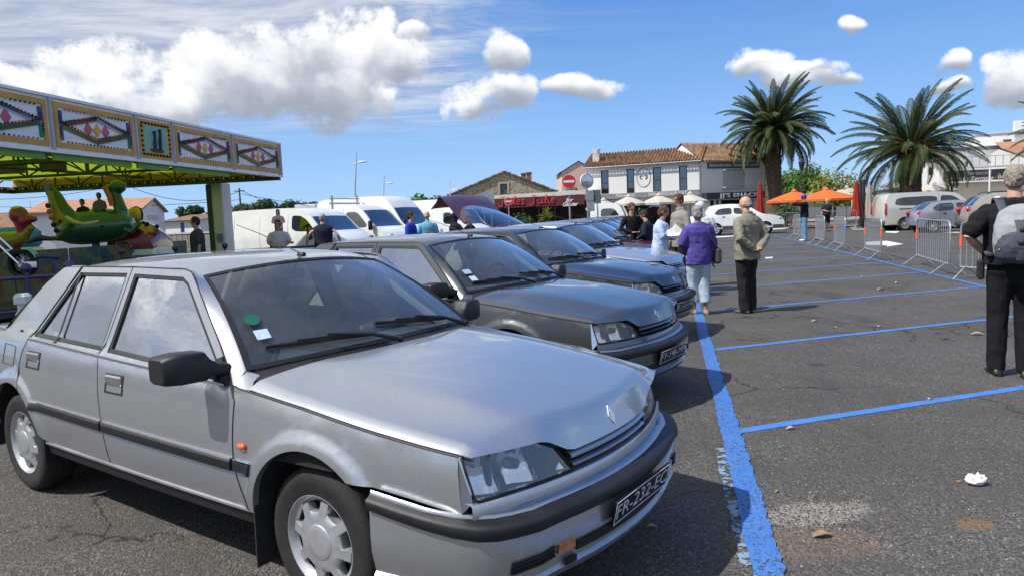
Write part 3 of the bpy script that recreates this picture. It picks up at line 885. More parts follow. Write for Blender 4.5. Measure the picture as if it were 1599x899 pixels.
 for i in range(25):
  u = -1+2*i/24; a = abs(u); row = []
  sf = 1.676+.065*(1-u*u); sb = .315-.05*(1-u*u)
  for k in range(21):
   s = lerp(sb, sf, k/20); te_ = TT(s, 1.37)-.004-.006*(1-ss(s, .3, .6))
   te_ = lerp(te_, .583, ss(s, 1.42, 1.70))
   z = zc(s)-.046*a**3.2-(.008 if a == 1 else 0)
   if k == 20: z = 1.329+.043*(1-u*u)
   row.append(Vector((s, te_*u, z)))
  RR.append(row)
 shell.grid(list(reversed(RR)))
 roof = shell.build('roof', P_SILVER, root, 40)
 # drip rail side skin between roof edge and door frames, plus A pillar
 for sg in (-1, 1):
  mb = MB(); edge = RR[0] if sg == -1 else RR[-1]
  low = [Vector((p.x, sg*(TT(p.x, 1.371)+.004), 1.371)) for p in edge]
  low2 = [Vector((p.x, sg*(TT(p.x, 1.371)-.012), 1.369)) for p in edge]
  lim = [i for i, p in enumerate(edge) if .28 <= p.x <= 1.57]; xe = edge[lim[-1]].x
  E_ = [edge[i] for i in lim]; Lw = [low[i] for i in lim]; L2 = [low2[i] for i in lim]
  mb.grid([E_, Lw, L2] if sg == -1 else [L2, Lw, E_])
  n = 14; fo = [(2.225,.888),(2.06,1.040),(1.71,1.322),(1.662,1.356),(1.615,1.367),(xe,1.371)]
  A0 = []; A1 = []; A2 = []; 
  fo_r = []
  for k in range(n+1):
   q = k/n; b = min(1, q/.86); p0 = wsp(sg*1.0, b)
   if q > .86:
    xx = lerp(edge[-1].x, xe, (q-.86)/.14); i_ = max(j for j in range(len(edge)-1) if edge[j].x <= xx+1e-6); p0 = edge[i_].lerp(edge[i_+1], (xx-edge[i_].x)/(edge[i_+1].x-edge[i_].x)); fl_ = 1
   # matching point along the door frame outline
   Lt = sum((Vector(fo[i+1])-Vector(fo[i])).length for i in range(len(fo)-1)); dd = q*Lt
   for i in range(len(fo)-1):
    seg = (Vector(fo[i+1])-Vector(fo[i])).length
    if dd <= seg or i == len(fo)-2:
     fz = Vector(fo[i]).lerp(Vector(fo[i+1]), min(1, dd/seg)); break
    dd -= seg
   p1 = sp(sg, fz.x+.006*(1-q), fz.y+.004*(1-q), .003)
   mid_ = p0.lerp(p1, .5)+Vector((.006, sg*.008, .006))*(1-q)
   A0.append(p0+Vector((-.003, 0, .004))*(1 if q <= .86 else 0)); A1.append(mid_); A2.append(p1); fo_r.append(p1+Vector((0, -sg*.02, -.003)))
  G = [A0, A1, A2, fo_r]
  # piece from pillar foot down to the wing
  mb.grid(list(reversed(G)) if sg == 1 else G)
  mb.build('screen_pillar', P_SILVER, root, 50)
  # foot panel between bonnet, wing, door and screen corner
  mb = MB()
  q = [wsp(sg*1.0, 0.0)+Vector((0, 0, -.002)), sp(sg, 2.232, .893, .001), sp(sg, 2.29, .882, -.001), Vector((2.345, sg*te(2.34), topz(2.34, 1.0)-.004)), wsp(sg*.955, 0.0)+Vector((.035, 0, -.020))]
  a_ = [q[0]+Vector((-.01, 0, .004)), q[4]]; b_ = [q[1], q[2], q[3]]
  rws = []
  for i in range(7):
   t = i/6; lo_ = b_[0].lerp(b_[1], t*2) if t < .5 else b_[1].lerp(b_[2], t*2-1); hi_ = a_[0].lerp(a_[1], t); mm = lo_.lerp(hi_, .5)+Vector((0, sg*.006, .006)); rws.append([hi_, mm, lo_])
  mb.grid(rws if sg == -1 else [list(reversed(r)) for r in rws]); mb.build('pillar_foot', P_SILVER, root, 180)
  # inner pillars
  mb = MB()
  mb.tube([(2.10, sg*.735, .90), (1.62, sg*.560, 1.29)], .026, 6); mb.tube([(1.09, sg*.745, .90), (1.08, sg*.565, 1.33)], .040, 6); mb.tube([(-.10, sg*.66, .95), (.34, sg*.53, 1.30)], (.05), 6)
  mb.tube([(1.56, sg*.535, 1.315), (.40, sg*.535, 1.325)], .022, 6)
  for nm_s, nm_e in ((.20, 1.04), (1.12, 2.16)):
   P = [[Vector((s, sg*(TT(s, z)-.05), z)) for s in [lerp(nm_s, nm_e, i/6) for i in range(7)]] for z in (.42, .65, .90)]
   mb.grid(P); mb.add([Vector((s, sg*(TT(s, .9)-o), .9+.01)) for s, o in ((nm_s, .02), (nm_e, .02), (nm_e, .06), (nm_s, .06))], [(0, 1, 2, 3)])
  mb.build('inner_trim', mat('interior_trim', (0.20, 0.205, 0.21), 0.8, var=0.15), root)
 # headlining
 mb = MB(); mb.grid([[p+Vector((0, 0, -.025)) for p in r[1:-1]] for r in RR[2:-2]]); mb.build('headlining', mat('headlining', (0.50, 0.49, 0.47), 0.9, var=0.1), root)
 # rear glass and tailgate
 def rgp(a, b):
  Bq = Vector((-.265-.42*(1-abs(a)**2.4), .775*a, .975)); Cq = Vector((.315-.05*(1-a*a), .588*a, 1.376+.012*(1-a*a)-.0))
  Cq.z = zc(Cq.x)-.046*abs(a)**3.2-.004
  p = Bq.lerp(Cq, b); return p+Vector((-.5, 0, .8))*.05*4*b*(1-b)
 mb = MB(); mb.grid([[rgp(a*.95, lerp(.05, .93, b)) for b in Bb] for a in reversed(A_)]); hatch_glass = mb.build('rear_glass', G_BACK, root, 180)
 mb = MB(); frame_ring(mb, rgp, .06, .06); mb.build('tailgate_frame', P_SILVER, root, 60)
 mb = MB(); P = []
 for a in A_:
  b0 = Vector((-.265-.42*(1-abs(a)**2.4), .775*a, .975)); t = .775*a
  e1 = Vector((-.93-.05*(1-a*a), t*.985, .955)); e2 = e1+Vector((-.035, 0, -.03)); e3 = Vector((e1.x-.01, t*.985, .80)); e4 = Vector((e1.x-.02, t*.98, .60))
  P.append([b0, b0.lerp(e1, .5)+Vector((0, 0, .006)), e1, e2, e3, e4])
 mb.grid(list(reversed(P))); mb.build('tailgate', P_SILVER, root, 40)
 for sg in (-1, 1):
  mb = MB(); mb.rbox((-.985, sg*.56, .74), (.05, .40, .13), .02); mb.build('tail_light', M_RED, root, 50)
 # ---------------- bumpers
 def bump_curve(front=True):
  pts = []
  if front:
   for sg in (1, -1):
    side_ = [(3.085, .897), (3.2, .885), (3.32, .862), (3.42, .832)]
    cor = [(3.50, .795), (3.555, .745), (3.595, .68), (3.635, .60)]
    mid_ = [(3.725-.28*t*t, t) for t in (.5, .4, .3, .2, .1)]
    seq = side_+cor+mid_
    pts.append([(s, sg*t) for s, t in seq])
   return pts[0]+[(3.725, 0)]+list(reversed(pts[1]))
  a = [(-.36, .880), (-.7, .86), (-.88, .81), (-.99, .72), (-1.03, .5), (-1.05, .25)]
  return list(reversed([(s, t) for s, t in a] + [(-1.055, 0)] + [(s, -t) for s, t in reversed(a)]))
 def sweep(mb, curve, prof, squash=False, flipf=False):
  rows_ = []
  n = len(curve)
  for i, (s, t) in enumerate(curve):
   a = Vector(curve[max(0, i-1)]); b = Vector(curve[min(n-1, i+1)]); d = (b-a).normalized(); nn = Vector((-d.y, d.x))
   # outward is away from the car centre
   if nn.dot(Vector((s-1.3, t*1.5))) < 0: nn = -nn
   sk_ = lerp(.42, 1.0, ss(s, 3.35, 3.56)) if squash else (1.0 if not squash and s > 0 else .5)
   rows_.append([Vector((s+nn.x*(o*sk_ if o < -.02 else o), t+nn.y*(o*sk_ if o < -.02 else o), z+((1-ss(s, 2.95, 3.62))*lerp(.080, .066, min(1, (z-.46)/.07)) if (s > 2 and z > .45) else 0))) for o, z in prof])
  mb.grid(rows_ if not flipf else list(reversed(rows_)))
 for fr in (True, False):
  cv = bump_curve(fr)
  nm = 'front_bumper' if fr else 'rear_bumper'
  mb = MB(); sweep(mb, cv, [(-.012, .462), (-.010, .44), (-.012, .38), (-.026, .315), (-.030, .300), (-.018, .288), (-.030, .262), (-.12, .245)])
  bp = mb.build(nm, P_SILVER, root, 40)
  mb = MB(); sweep(mb, cv, [(-.13, .531), (-.088, .531), (-.082, .525)], fr); mb.build('bumper_top', M_SEAL, bp, 40)
  mb = MB(); sweep(mb, cv, [(-.090, .528), (-.082, .540), (-.066, .544), (-.052, .538), (-.048, .528)], fr); mb.build('bumper_chrome', mat('bright_moulding', (0.50, 0.51, 0.53), 0.34, metal=1.0, var=0.08), bp, 60)
  mb = MB(); sweep(mb, cv, [(-.052, .530), (-.046, .531), (-.008, .523), (.004, .517), (.008, .507), (.007, .480), (.001, .470), (-.012, .468)], fr); mb.build('bumper_strip', M_TRIM, bp, 50)
  if fr: fbp = bp
 # apron under lamps and grille
 mb = MB(); P = []
 for i in range(25):
  t = -.775+1.55*i/24; P.append([Vector((S_(t)-.03, t, .590)), Vector((S_(t)+.012, t, .585)), Vector((S_(t)+.017, t, .578)), Vector((S_(t)+.019, t, .530)), Vector((S_(t)-.03, t, .525))])
 mb.grid(P); mb.build('front_apron', P_SILVER, root, 40)
 # grille
 mb = MB(); P = [[Vector((S_(t)-.045, t, z)) for t in [lerp(-.40, .40, i/12) for i in range(13)]] for z in (.580, .672)]; mb.grid(P); gr = mb.build('grille', M_DARK, root)
 for zc_, h, w_ in ((.648, .024, .328), (.610, .018, .316)):
  mb = MB(); P = []
  for o_, dz in ((-.02, h/2), (.002, h/2-.003), (.010, 0), (.004, -h/2+.002), (-.02, -h/2)):
   P.append([Vector((S_(t)+o_, t, zc_+dz)) for t in [lerp(-w_, w_, i/14) for i in range(15)]])
  mb.grid(list(reversed(P))); mb.build('grille_bar', P_SILVER, gr, 50)
 # headlights
 hl = [(.315,.592),(.385,.700),(.470,.732),(.756,.748),(.762,.742),(.752,.600),(.74,.592)]
 for sg in (-1, 1):
  out = [(sg*t, z) for t, z in hl]
  mb = MB(); panel(mb, out, lambda t, z: (S_(t)-.004-(z-.61)*.28, t, z), (-.02, 0, 0), .03, flip=(sg == -1) if False else False)
  lens = mb.build('headlight', G_LAMP, root, 40)
  mb = MB(); c0 = [(sg*.555, .672, .075, .058), (sg*.68, .675, .060, .055)]
  P = []
  out2 = [(sg*t, z) for t, z in hl]
  panel(mb, out2, lambda t, z: (S_(t)-.060+.020*math.sin(t*38+1)-.10*(z-.61)-.012*math.cos((z-.67)*30), t, z), None, .03, flip=True if False else False)
  mb.build('reflector', M_HLIN, lens, 60)
  mb = MB()
  for t0 in (.66, ):
   mb.rbox((S_(t0)-.045, sg*t0, .675), (.03, .010, .115), .003)
  mb.lathe([(.0, .03), (.018, .028), (.024, .0), (.024, -.03)], 14, 'X', Matrix.Translation((S_(.54)-.075, sg*.535, .665)))
  mb.build('lamp_unit', mat('lamp_unit', (0.35, 0.36, 0.38), 0.3, metal=0.6), lens, 40)
  mb = MB()     # bright trim round the lamp
  loop = resample(out, .05); pts = [Vector((S_(t)-.001-(z-.61)*.28, t, z)) for t, z in loop]
  mb.tube(pts+[pts[0]], .0045, 5); mb.build('lamp_surround', M_SEAL, lens, 60)
  mb = MB()
  q = [Vector((S_(.76)-.001, sg*.757, .590)), Vector((S_(.76)-.040, sg*.762, .747)), Vector((3.414, sg*(TT(3.41, .743)), .743)), Vector((3.430, sg*(TT(3.42, .60)), .552))]
  mb.add(q+[p+Vector((-.02, -sg*.02, 0)) for p in q], [(0, 1, 2, 3), (0, 3, 7, 4), (0, 4, 5, 1)] if sg == -1 else [(3, 2, 1, 0), (4, 7, 3, 0), (1, 5, 4, 0)])
  mb.build('corner_trim', M_CHR, root)
 # lower front openings, fog lamps
 def fbs(t): return interp(abs(t), [(0,3.725),(.1,3.722),(.2,3.714),(.3,3.70),(.4,3.68),(.5,3.655),(.6,3.635),(.68,3.595),(.745,3.555),(.795,3.50)])
 for sg in (-1, 1):
  def slot(nm, t0, t1, z, h, m_, off=-.003, drop=.0):
   mb = MB(); P = []
   for o_, dz in ((-.02, h/2), (off+.004, h/2), (off+.006, 0), (off+.004, -h/2), (-.02, -h/2)):
    P.append([Vector((fbs(lerp(t0, t1, i/8))+o_-.012*(1-(z+dz-.30)/.16)-(.004 if o_ > -.015 and abs(dz) < h*.4 else 0), sg*lerp(t0, t1, i/8), z+dz-drop*i/8)) for i in range(9)])
   mb.grid(P if sg == 1 else [list(reversed(r)) for r in P]); return mb.build(nm, m_, fbp)
  for z in (.384, .368, .352): slot('vent_slot', .53, .70, z, .008, M_DARK, drop=.012)
  slot('indicator_lamp', .43, .515, .368, .034, mat('amber_dim', (0.42, 0.17, 0.03), 0.2, coat=0.8, var=0.3, vscale=40))
  slot('air_intake', .0, .42, .352, .034, M_DARK)
  if sg == -1: slot('tow_eye', .42, .47, .305, .022, M_DARK)
 # number plate
 PM = Matrix.Translation((3.730, 0.0, .418)) @ Matrix.Rotation(PI/2, 4, 'Z') @ Matrix.Rotation(PI/2+.24, 4, 'X')
 mb = MB(); mb.rbox((0, 0, 0), (.50, .105, .010), .003, M=PM); plate = mb.build('number_plate', M_PLT, root)
 mb = MB()
 for a, b in (((-.246, -.0475), (.246, -.0475)), ((-.246, .0475), (.246, .0475)), ((-.246, -.0475), (-.246, .0475)), ((.246, -.0475), (.246, .0475))):
  mb.tube([PM @ Vector((*a, .006)), PM @ Vector((*b, .006))], .0018, 4)
 mb.build('plate_border', M_WHT, plate)
 # ---------------- wheels
 for s in (0.0, 2.723):
  for sg in (-1, 1):
   wm = Matrix.Translation((s, sg*.735, .305)) @ (Matrix.Identity(4) if sg == 1 else Matrix.Rotation(PI, 4, 'Z')) @ Matrix.Rotation(.3*s+sg, 4, 'Y')
   mb = MB()
   prof = [(.175, -.092), (.200, -.098), (.245, -.101), (.278, -.094), (.297, -.082), (.303, -.066), (.305, -.040), (.298, -.038), (.298, -.032), (.305, -.030), (.306, -.004), (.299, -.003), (.299, .004), (.306, .005), (.305, .030), (.298, .032), (.298, .038), (.305, .040), (.303, .066), (.297, .082), (.278, .094), (.247, .101), (.240, .098), (.200, .098), (.190, .092)]
   N = 90; vs_ = []; fs = []; L = len(prof)
   for k in range(N):
    a = 2*PI*k/N
    for r, h in prof:
     rr = r-(.005 if (r > .296 and abs(h) > .04 and k % 2) else 0)
     vs_.append((rr*math.cos(a), h, rr*math.sin(a)))
   for k in range(N):
    for i in range(L-1): fs.append((k*L+i, k*L+i+1, ((k+1) % N)*L+i+1, ((k+1) % N)*L+i))
   mb.add(vs_, fs, wm); wheel = mb.build('wheel', M_RUB, root, 40)
   mb = MB(); mb.lathe([(.150, -.06), (.156, .03), (.163, .060)], 40, 'Y', wm); mb.build('rim_barrel', M_DARK, wheel, 50); mb = MB(); mb.lathe([(.163, .062), (.168, .072), (.176, .082), (.190, .094), (.196, .093), (.197, .086), (.190, .07)], 48, 'Y', wm @ Matrix.Diagonal((1, 1, 1, 1)))
   # eight stubby spokes between wedge-shaped openings
   outl = []
   for k in range(8):
    a = 2*PI*k/8
    for da, r in ((-.125, .167), (.125, .167), (.165, .128), (.26, .122), (.525, .122), (.62, .128)):
     outl.append((r*math.cos(a+da), r*math.sin(a+da)))
   n = len(outl)
   top = [(x, .078-.35*max(0, math.hypot(x, z)-.120)*0.0+.004*(math.hypot(x, z) < .13), z) for x, z in outl]
   inner = [(x*.90, .090, z*.90) if math.hypot(x, z) < .13 else (x*.985, .078, z*.985) for x, z in outl]
   ring0 = [(.108*math.cos(2*PI*i/n-.115), .092, .108*math.sin(2*PI*i/n-.115)) for i in range(n)]
   lowr = [(x, .045, z) for x, z in outl]
   v_ = lowr+top+inner+[(.095*x/math.hypot(x, z), .093, .095*z/math.hypot(x, z)) for x, z in outl]+[(0, .093, 0)]
   f_ = []
   for i in range(n):
    j = (i+1) % n
    f_ += [(i, n+i, n+j, j), (n+i, 2*n+i, 2*n+j, n+j), (2*n+i, 3*n+i, 3*n+j, 2*n+j), (3*n+i, 4*n, 3*n+j)]
   mb.add(v_, f_, wm); mb.build('rim', M_RIM, wheel, 30)
   mb = MB(); mb.lathe([(0, .0965), (.045, .0965), (.070, .0955), (.073, .0935), (.0745, .091)], 32, 'Y', wm)
   mb.build('hub_cap', M_RIM, wheel, 40)
   mb = MB(); mb.lathe([(0, .03), (.155, .03), (.155, -.02), (.0, -.02)], 24, 'Y', wm); mb.build('brake_disc', mat('brake_metal', (0.06, 0.058, 0.055), 0.6, metal=0.6, var=0.3), wheel)
 for sg in (-1, 1):
  mb = MB(); mb.add([Vector((2.392, sg*.70, .53)), Vector((2.385, sg*.875, .53)), Vector((2.37, sg*.872, .13)), Vector((2.375, sg*.70, .13)), Vector((2.384, sg*.70, .53)), Vector((2.377, sg*.875, .53)), Vector((2.362, sg*.872, .13)), Vector((2.367, sg*.70, .13))],
   [(0, 1, 2, 3), (7, 6, 5, 4), (0, 4, 5, 1), (1, 5, 6, 2), (2, 6, 7, 3), (3, 7, 4, 0)]); mb.build('mudflap', M_RUB, root)
  # door mirror
  mb = MB(); Pm = [(2.20, .80, .885), (2.20, .80, .985), (2.055, .80, .985), (2.055, .80, .905)]
  rings = []
  for (cx_, cy_, hw, hh, cz) in ((2.125, .795, .050, .030, .945), (2.115, .840, .045, .028, .955), (2.10, .872, .050, .040, .968), (2.090, .895, .064, .064, .977), (2.075, .99, .070, .067, .980), (2.055, 1.050, .068, .060, .978), (2.050, 1.062, .055, .048, .978)):
   ring = []
   for k in range(14):
    a = 2*PI*k/14; ca, sa = math.cos(a), math.sin(a)
    e = .30
    ring.append(Vector((cx_+hw*math.copysign(abs(ca)**e, ca), sg*cy_, cz+hh*math.copysign(abs(sa)**e, sa))))
   rings.append(ring)
  mb.grid(rings if sg == -1 else [list(reversed(r)) for r in rings], closed=True); mb.add(rings[-1], [tuple(range(14)) if sg == -1 else tuple(reversed(range(14)))])
  mir = mb.build('door_mirror', M_TRIM, root, 45)
  mb = MB(); panel(mb, [(2.205,.893),(2.00,.912),(2.065,.985),(2.095,.996)], lambda s, z: sp(sg, s, z, .010), (0, -sg*.02, 0), .05, flip=(sg == 1)); mb.build('mirror_base', M_TRIM, mir)
  mb = MB(); mb.rbox((2.012, sg*.98, .980), (.006, .15, .09), .003); mb.build('mirror_glass', M_HLIN, mir)
 # ---------------- wipers and aerial
 for (pv, tip, el_) in (((-.02, .05), (.66, .14), .25), ((-.62, .05), (.02, .16), .25)):
  # coordinates: lateral t toward the right hand side, height fraction b on the glass
  def g3(t, b, lift): 
   p = wsp(max(-1, min(1, -t/.768)), b); return p+Vector((.56, 0, .83))*lift
  piv = wsp(-pv[0]/.768, .0)+Vector((.06, 0, .012)); 
  b0 = (pv[0]-.02+.10, .07); tipb = tip
  blade = [g3(lerp(b0[0], tipb[0], i/8), lerp(b0[1], tipb[1], i/8), .014) for i in range(9)]
  mb = MB(); mb.tube(blade, .010, 6); mb.tube([p+Vector((.008, 0, .014)) for p in blade[2:7]], .005, 5)
  mid_ = blade[4]+Vector((.015, 0, .028))
  mb.tube([piv, piv.lerp(mid_, .4)+Vector((0, 0, .016)), mid_], [.012, .009, .006], 6)
  mb.ball(piv, .016, 8, 5)
  mb.build('wiper', M_SEAL, root, 60)
 mb = MB(); mb.rbox((1.70, 0, 1.395), (.06, .03, .024), .008); mb.tube([(1.70, 0, 1.40), (1.35, 0, 1.515), (1.12, 0, 1.575)], [.004, .0028, .002], 5); mb.build('aerial', M_SEAL, root, 50)
 # ---------------- interior
 mb = MB(); P = []
 for a in [-1+2*i/12 for i in range(13)]:
  t = .72*a; P.append([Vector((2.27+.09*(1-a*a), t, .90)), Vector((2.05, t, .925)), Vector((1.86, t, .930+.02*math.exp(-((t-.36)/.2)**2))), Vector((1.80, t, .90)), Vector((1.78, t, .60))])
 mb.grid(P); mb.rbox((1.86, .36, .955), (.20, .36, .06), .02); mb.build('dashboard', M_DASH, root, 60)
 mb = MB(); SM = Matrix.Translation((1.66, .36, .93)) @ Matrix.Rotation(math.radians(-62), 4, 'Y')
 mb.tube([SM @ Vector((.19*math.cos(2*PI*i/24), .19*math.sin(2*PI*i/24), 0)) for i in range(25)], .014, 7, False)
 mb.tube([SM @ Vector((0, -.18, 0)), SM @ Vector((0, .18, 0))], .02, 6); mb.rbox((0, 0, 0), (.12, .14, .04), .01, M=SM); mb.tube([SM @ Vector((0, 0, 0)), SM @ Vector((0, 0, -.2))], .03, 6)
 mb.build('steering_wheel', M_DASH, root, 60)
 mb = MB(); mb.rbox((1.58, 0, 1.285), (.02, .22, .055), .01); mb.tube([(1.60, 0, 1.285), (1.66, 0, 1.345)], .008, 5); mb.build('inner_mirror', M_DASH, root)
 for sg in (-1, 1):
  mb = MB(); BM = Matrix.Translation((1.10, sg*.36, .48)) @ Matrix.Rotation(math.radians(-14), 4, 'Y')
  mb.rbox((1.36, sg*.36, .46), (.50, .50, .16), .05); mb.rbox((0, 0, .28), (.14, .50, .60), .06, M=BM)
  st = mb.build('seat', M_SEAT, root, 50)
  mb = MB(); mb.rbox((0, 0, .72), (.10, .27, .19), .04, M=BM); mb.cyl(BM @ Vector((0, -.06, .56)), BM @ Vector((0, -.06, .66)), .006, 6); mb.cyl(BM @ Vector((0, .06, .56)), BM @ Vector((0, .06, .66)), .006, 6)
  mb.build('headrest', M_SEAT, st, 50)
 mb = MB(); BM = Matrix.Translation((.02, 0, .48)) @ Matrix.Rotation(math.radians(-20), 4, 'Y')
 mb.rbox((.30, 0, .44), (.50, 1.30, .18), .05); mb.rbox((0, 0, .26), (.14, 1.30, .56), .05, M=BM); mb.build('rear_seat', M_SEAT, root, 50)
 mb = MB(); mb.box((-.42, 0, .93), (.60, 1.20, .02)); mb.build('parcel_shelf', mat('interior_trim'), root)
 return root, PM, plate
# ------------------------------------------------------------------ the row of parked saloons
CARX, CARY = -2.55278, 4.98953
CAR0, PLATE_M, plate0 = build_saloon()
GROUP_ROW = 'old saloons parked side by side in the slanted bays'
CAR0.location = (CARX, CARY, 0); CAR0.rotation_euler = (0, 0, -HD)
tag(CAR0, 'bright silver saloon nearest the camera with plate FR-232-EC', 'car', GROUP_ROW)
paints = [
 paint_mat('dark_green_grey_paint', (0.115, 0.122, 0.128), 0.65, 0.28),
 paint_mat('midnight_paint', (0.040, 0.046, 0.060), 0.55, 0.26),
 paint_mat('pale_blue_silver_paint', (0.50, 0.54, 0.60), 0.7, 0.33),
 paint_mat('maroon_paint', (0.13, 0.030, 0.026), 0.4, 0.30),
 paint_mat('plum_grey_paint', (0.060, 0.045, 0.055), 0.5, 0.28),
 paint_mat('dark_grey_paint', (0.10, 0.105, 0.11), 0.5, 0.30),
 paint_mat('brown_black_paint', (0.028, 0.020, 0.018), 0.4, 0.28),
 paint_mat('grey_blue_paint', (0.14, 0.17, 0.20), 0.6, 0.30),
 paint_mat('smoke_paint', (0.085, 0.085, 0.09), 0.6, 0.30),
 paint_mat('light_grey_paint', (0.34, 0.35, 0.36), 0.6, 0.32)]
row_spec = [(3.00, .14, 0, 'dark grey-green saloon second in the row, next to the silver one'),
   (6.02, .30, 1, 'near-black saloon third in the row, purple coat reflected on its nose'),
   (9.50, .32, 2, 'pale silver saloon fourth in the row with a maroon rear hatch standing open'),
   (12.2, .38, 3, 'maroon saloon right behind the pale silver one'),
   (15.0, .35, 4, 'plum grey saloon just beyond the maroon one'),
   (18.1, .25, 5, 'dark grey saloon with its bonnet propped open'),
   (21.7, .2, 6, 'brown-black saloon beyond the one with the open bonnet'),
   (24.9, .1, 7, 'grey-blue saloon third from the far end of the row'),
   (28.0, .0, 8, 'smoke grey saloon last but one at the far end of the row'),
   (31.2, -.1, 9, 'light grey saloon at the far end of the row')]
row_cars = []
for disp, perp, pi_, lab in row_spec:
 p = Vector((CARX, CARY, 0))+RU*disp+RN*perp
 row_cars.append(dup(CAR0, p, -HD+random.uniform(-.012, .012), lab, GROUP_ROW, swap={'silver_paint': paints[pi_]}))
def plate_text(car, txt, w=.47):
 pl = [c for c in car.children if c.name.split('.')[0] == 'number_plate'][0]
 me = text_mesh(txt, .108, depth=.0010, bold=-.0012)
 xs = [v.co.x for v in me.vertices]; k = w/(max(xs)-min(xs))
 me.transform(Matrix.Translation((0, -.001, .0065)) @ Matrix.Diagonal((k, .80, 1, 1)))
 me.transform(PLATE_M); me.materials.clear(); me.materials.append(M_WHT)
 return obj('plate_lettering', me, pl)
plate_text(CAR0, 'FR-232-EC'); plate_text(row_cars[0], 'FY-146-MP'); plate_text(row_cars[1], 'BL-553-NV')
def swing(car, names, hinge, ang):
 R_ = Matrix.Translation(hinge) @ Matrix.Rotation(ang, 4, 'Y') @ Matrix.Translation(-Vector(hinge))
 for c in car.children:
  if c.name.split('.')[0] in names: c.matrix_local = R_ @ c.matrix_local
swing(row_cars[5], ('bonnet',), (2.34, 0, .93), -math.radians(47))
swing(row_cars[2], ('rear_glass', 'tailgate_frame', 'tailgate'), (.30, 0, 1.385), math.radians(47))
for c in row_cars[2].children:
 if c.name.split('.')[0] in ('tailgate_frame', 'tailgate'): c.material_slots[0].link = 'OBJECT'; c.material_slots[0].material = paints[3]; c['label'] = 'maroon raised rear hatch'
# engine bay seen under the raised bonnet
mb = MB(); mb.box((2.95, 0, .70), (1.15, 1.40, .10)); mb.rbox((2.9, .1, .80), (.55, .5, .16), .03); mb.rbox((2.6, -.5, .79), (.25, .2, .15), .02)
mb.build('engine', mat('engine_metal', (0.10, 0.10, 0.10), 0.6, metal=0.4, var=0.4, vscale=12), row_cars[5])
mb = MB(); mb.grid([[Vector((lerp(2.40, 3.5, i/8), y, .90-.12*i/8)) for i in range(9)] for y in (-.72, .72)]); o = mb.build('bonnet_lining', M_DARK, row_cars[5]); 
o.matrix_local = Matrix.Translation((2.34, 0, .93)) @ Matrix.Rotation(-math.radians(47), 4, 'Y') @ Matrix.Translation((-2.34, 0, -.93+.0))
# windscreen stickers (on the car itself)
def sticker(car, name, poly, m, base_a, base_b, size):
 B = Vector((2.243+.10*(1-base_a**2), .768*base_a, .952)); C_ = Vector((1.672+.065*(1-base_a**2), .583*base_a, 1.36))
 p = B.lerp(C_, base_b)+Vector((.56, 0, .83))*.028*4*base_b*(1-base_b)
 mb = MB(); up = (C_-B).normalized(); lat = Vector((0, 1, 0)); nn = lat.cross(up).normalized()
 if nn.x < 0: nn = -nn
 mb.add([p+lat*(x*size[0])+up*(y*size[1])-nn*-.006 for x, y in poly], [tuple(range(len(poly)))])
 return mb.build(name, m, car)
circ = [(math.cos(2*PI*i/20)/2, math.sin(2*PI*i/20)/2) for i in range(20)]; sq = [(-.5, -.5), (.5, -.5), (.5, .5), (-.5, .5)]
m_green = mat('sticker_green', (0.015, 0.13, 0.08), 0.5, var=0.15, vscale=90); m_pale = mat('sticker_pale', (0.55, 0.66, 0.80), 0.5, var=0.1, vscale=60)
sticker(CAR0, 'round_sticker', circ, m_green, -.86, .38, (.085, .075)); sticker(CAR0, 'tax_sticker', sq, m_pale, -.84, .24, (.075, .065))
sticker(row_cars[0], 'tax_sticker', sq, m_pale, -.80, .18, (.085, .075)); sticker(row_cars[0], 'permit_sticker', sq, mat('sticker_sky', (0.35, 0.5, 0.62), 0.5), -.82, .31, (.10, .06))
# wind deflectors on the second car
# ------------------------------------------------------------------ crowd barriers
M_GALV = mat('galvanised', (0.42, 0.44, 0.46), 0.45, metal=0.7, var=0.18, vscale=9)
M_ORT = mat('orange_tape', (0.75, 0.12, 0.03), 0.6); M_BLT = mat('blue_tape', (0.05, 0.25, 0.7), 0.6)
BG = 'steel crowd barriers standing along the blue line'
def barrier_proto(L_):
 root = thing('crowd_barrier', 'x', 'barrier', group=BG); h0, h1, r = .22, 1.10, .019
 mb = MB(); c = .10; pts = [(0, 0, h0), (0, 0, h1-c), (.03, 0, h1-.03), (c, 0, h1), (L_-c, 0, h1), (L_-.03, 0, h1-.03), (L_, 0, h1-c), (L_, 0, h0)]
 mb.tube(pts+[pts[0]], r, 8, False); mb.build('frame', M_GALV, root, 60)
 n = 17; bar = MB(); bar.cyl((0, 0, h0), (0, 0, h1), .0075, 6); bm_ = bar.mesh('bar', M_GALV, 60)
 for i in range(1, n): obj('bar', bm_, root, (L_*i/n, 0, 0))
 ft = MB(); ft.tube([(0, -.33, .0), (0, -.03, h0+.015), (0, .03, h0+.015), (0, .33, 0)], .016, 6); fm = ft.mesh('foot', M_GALV, 60)
 for x in (.12, L_-.12): obj('foot', fm, root, (x, 0, 0))
 hk = MB(); hk.tube([(0, 0, .9), (-.05, 0, .9), (-.05, 0, .86)], .008, 5); hk.tube([(0, 0, .45), (-.05, 0, .45), (-.05, 0, .41)], .008, 5); o = hk.build('hook', M_GALV, root, 60); o['kind'] = 'stuff'
 return root
def bpt(px, py): return gnd(px, py)
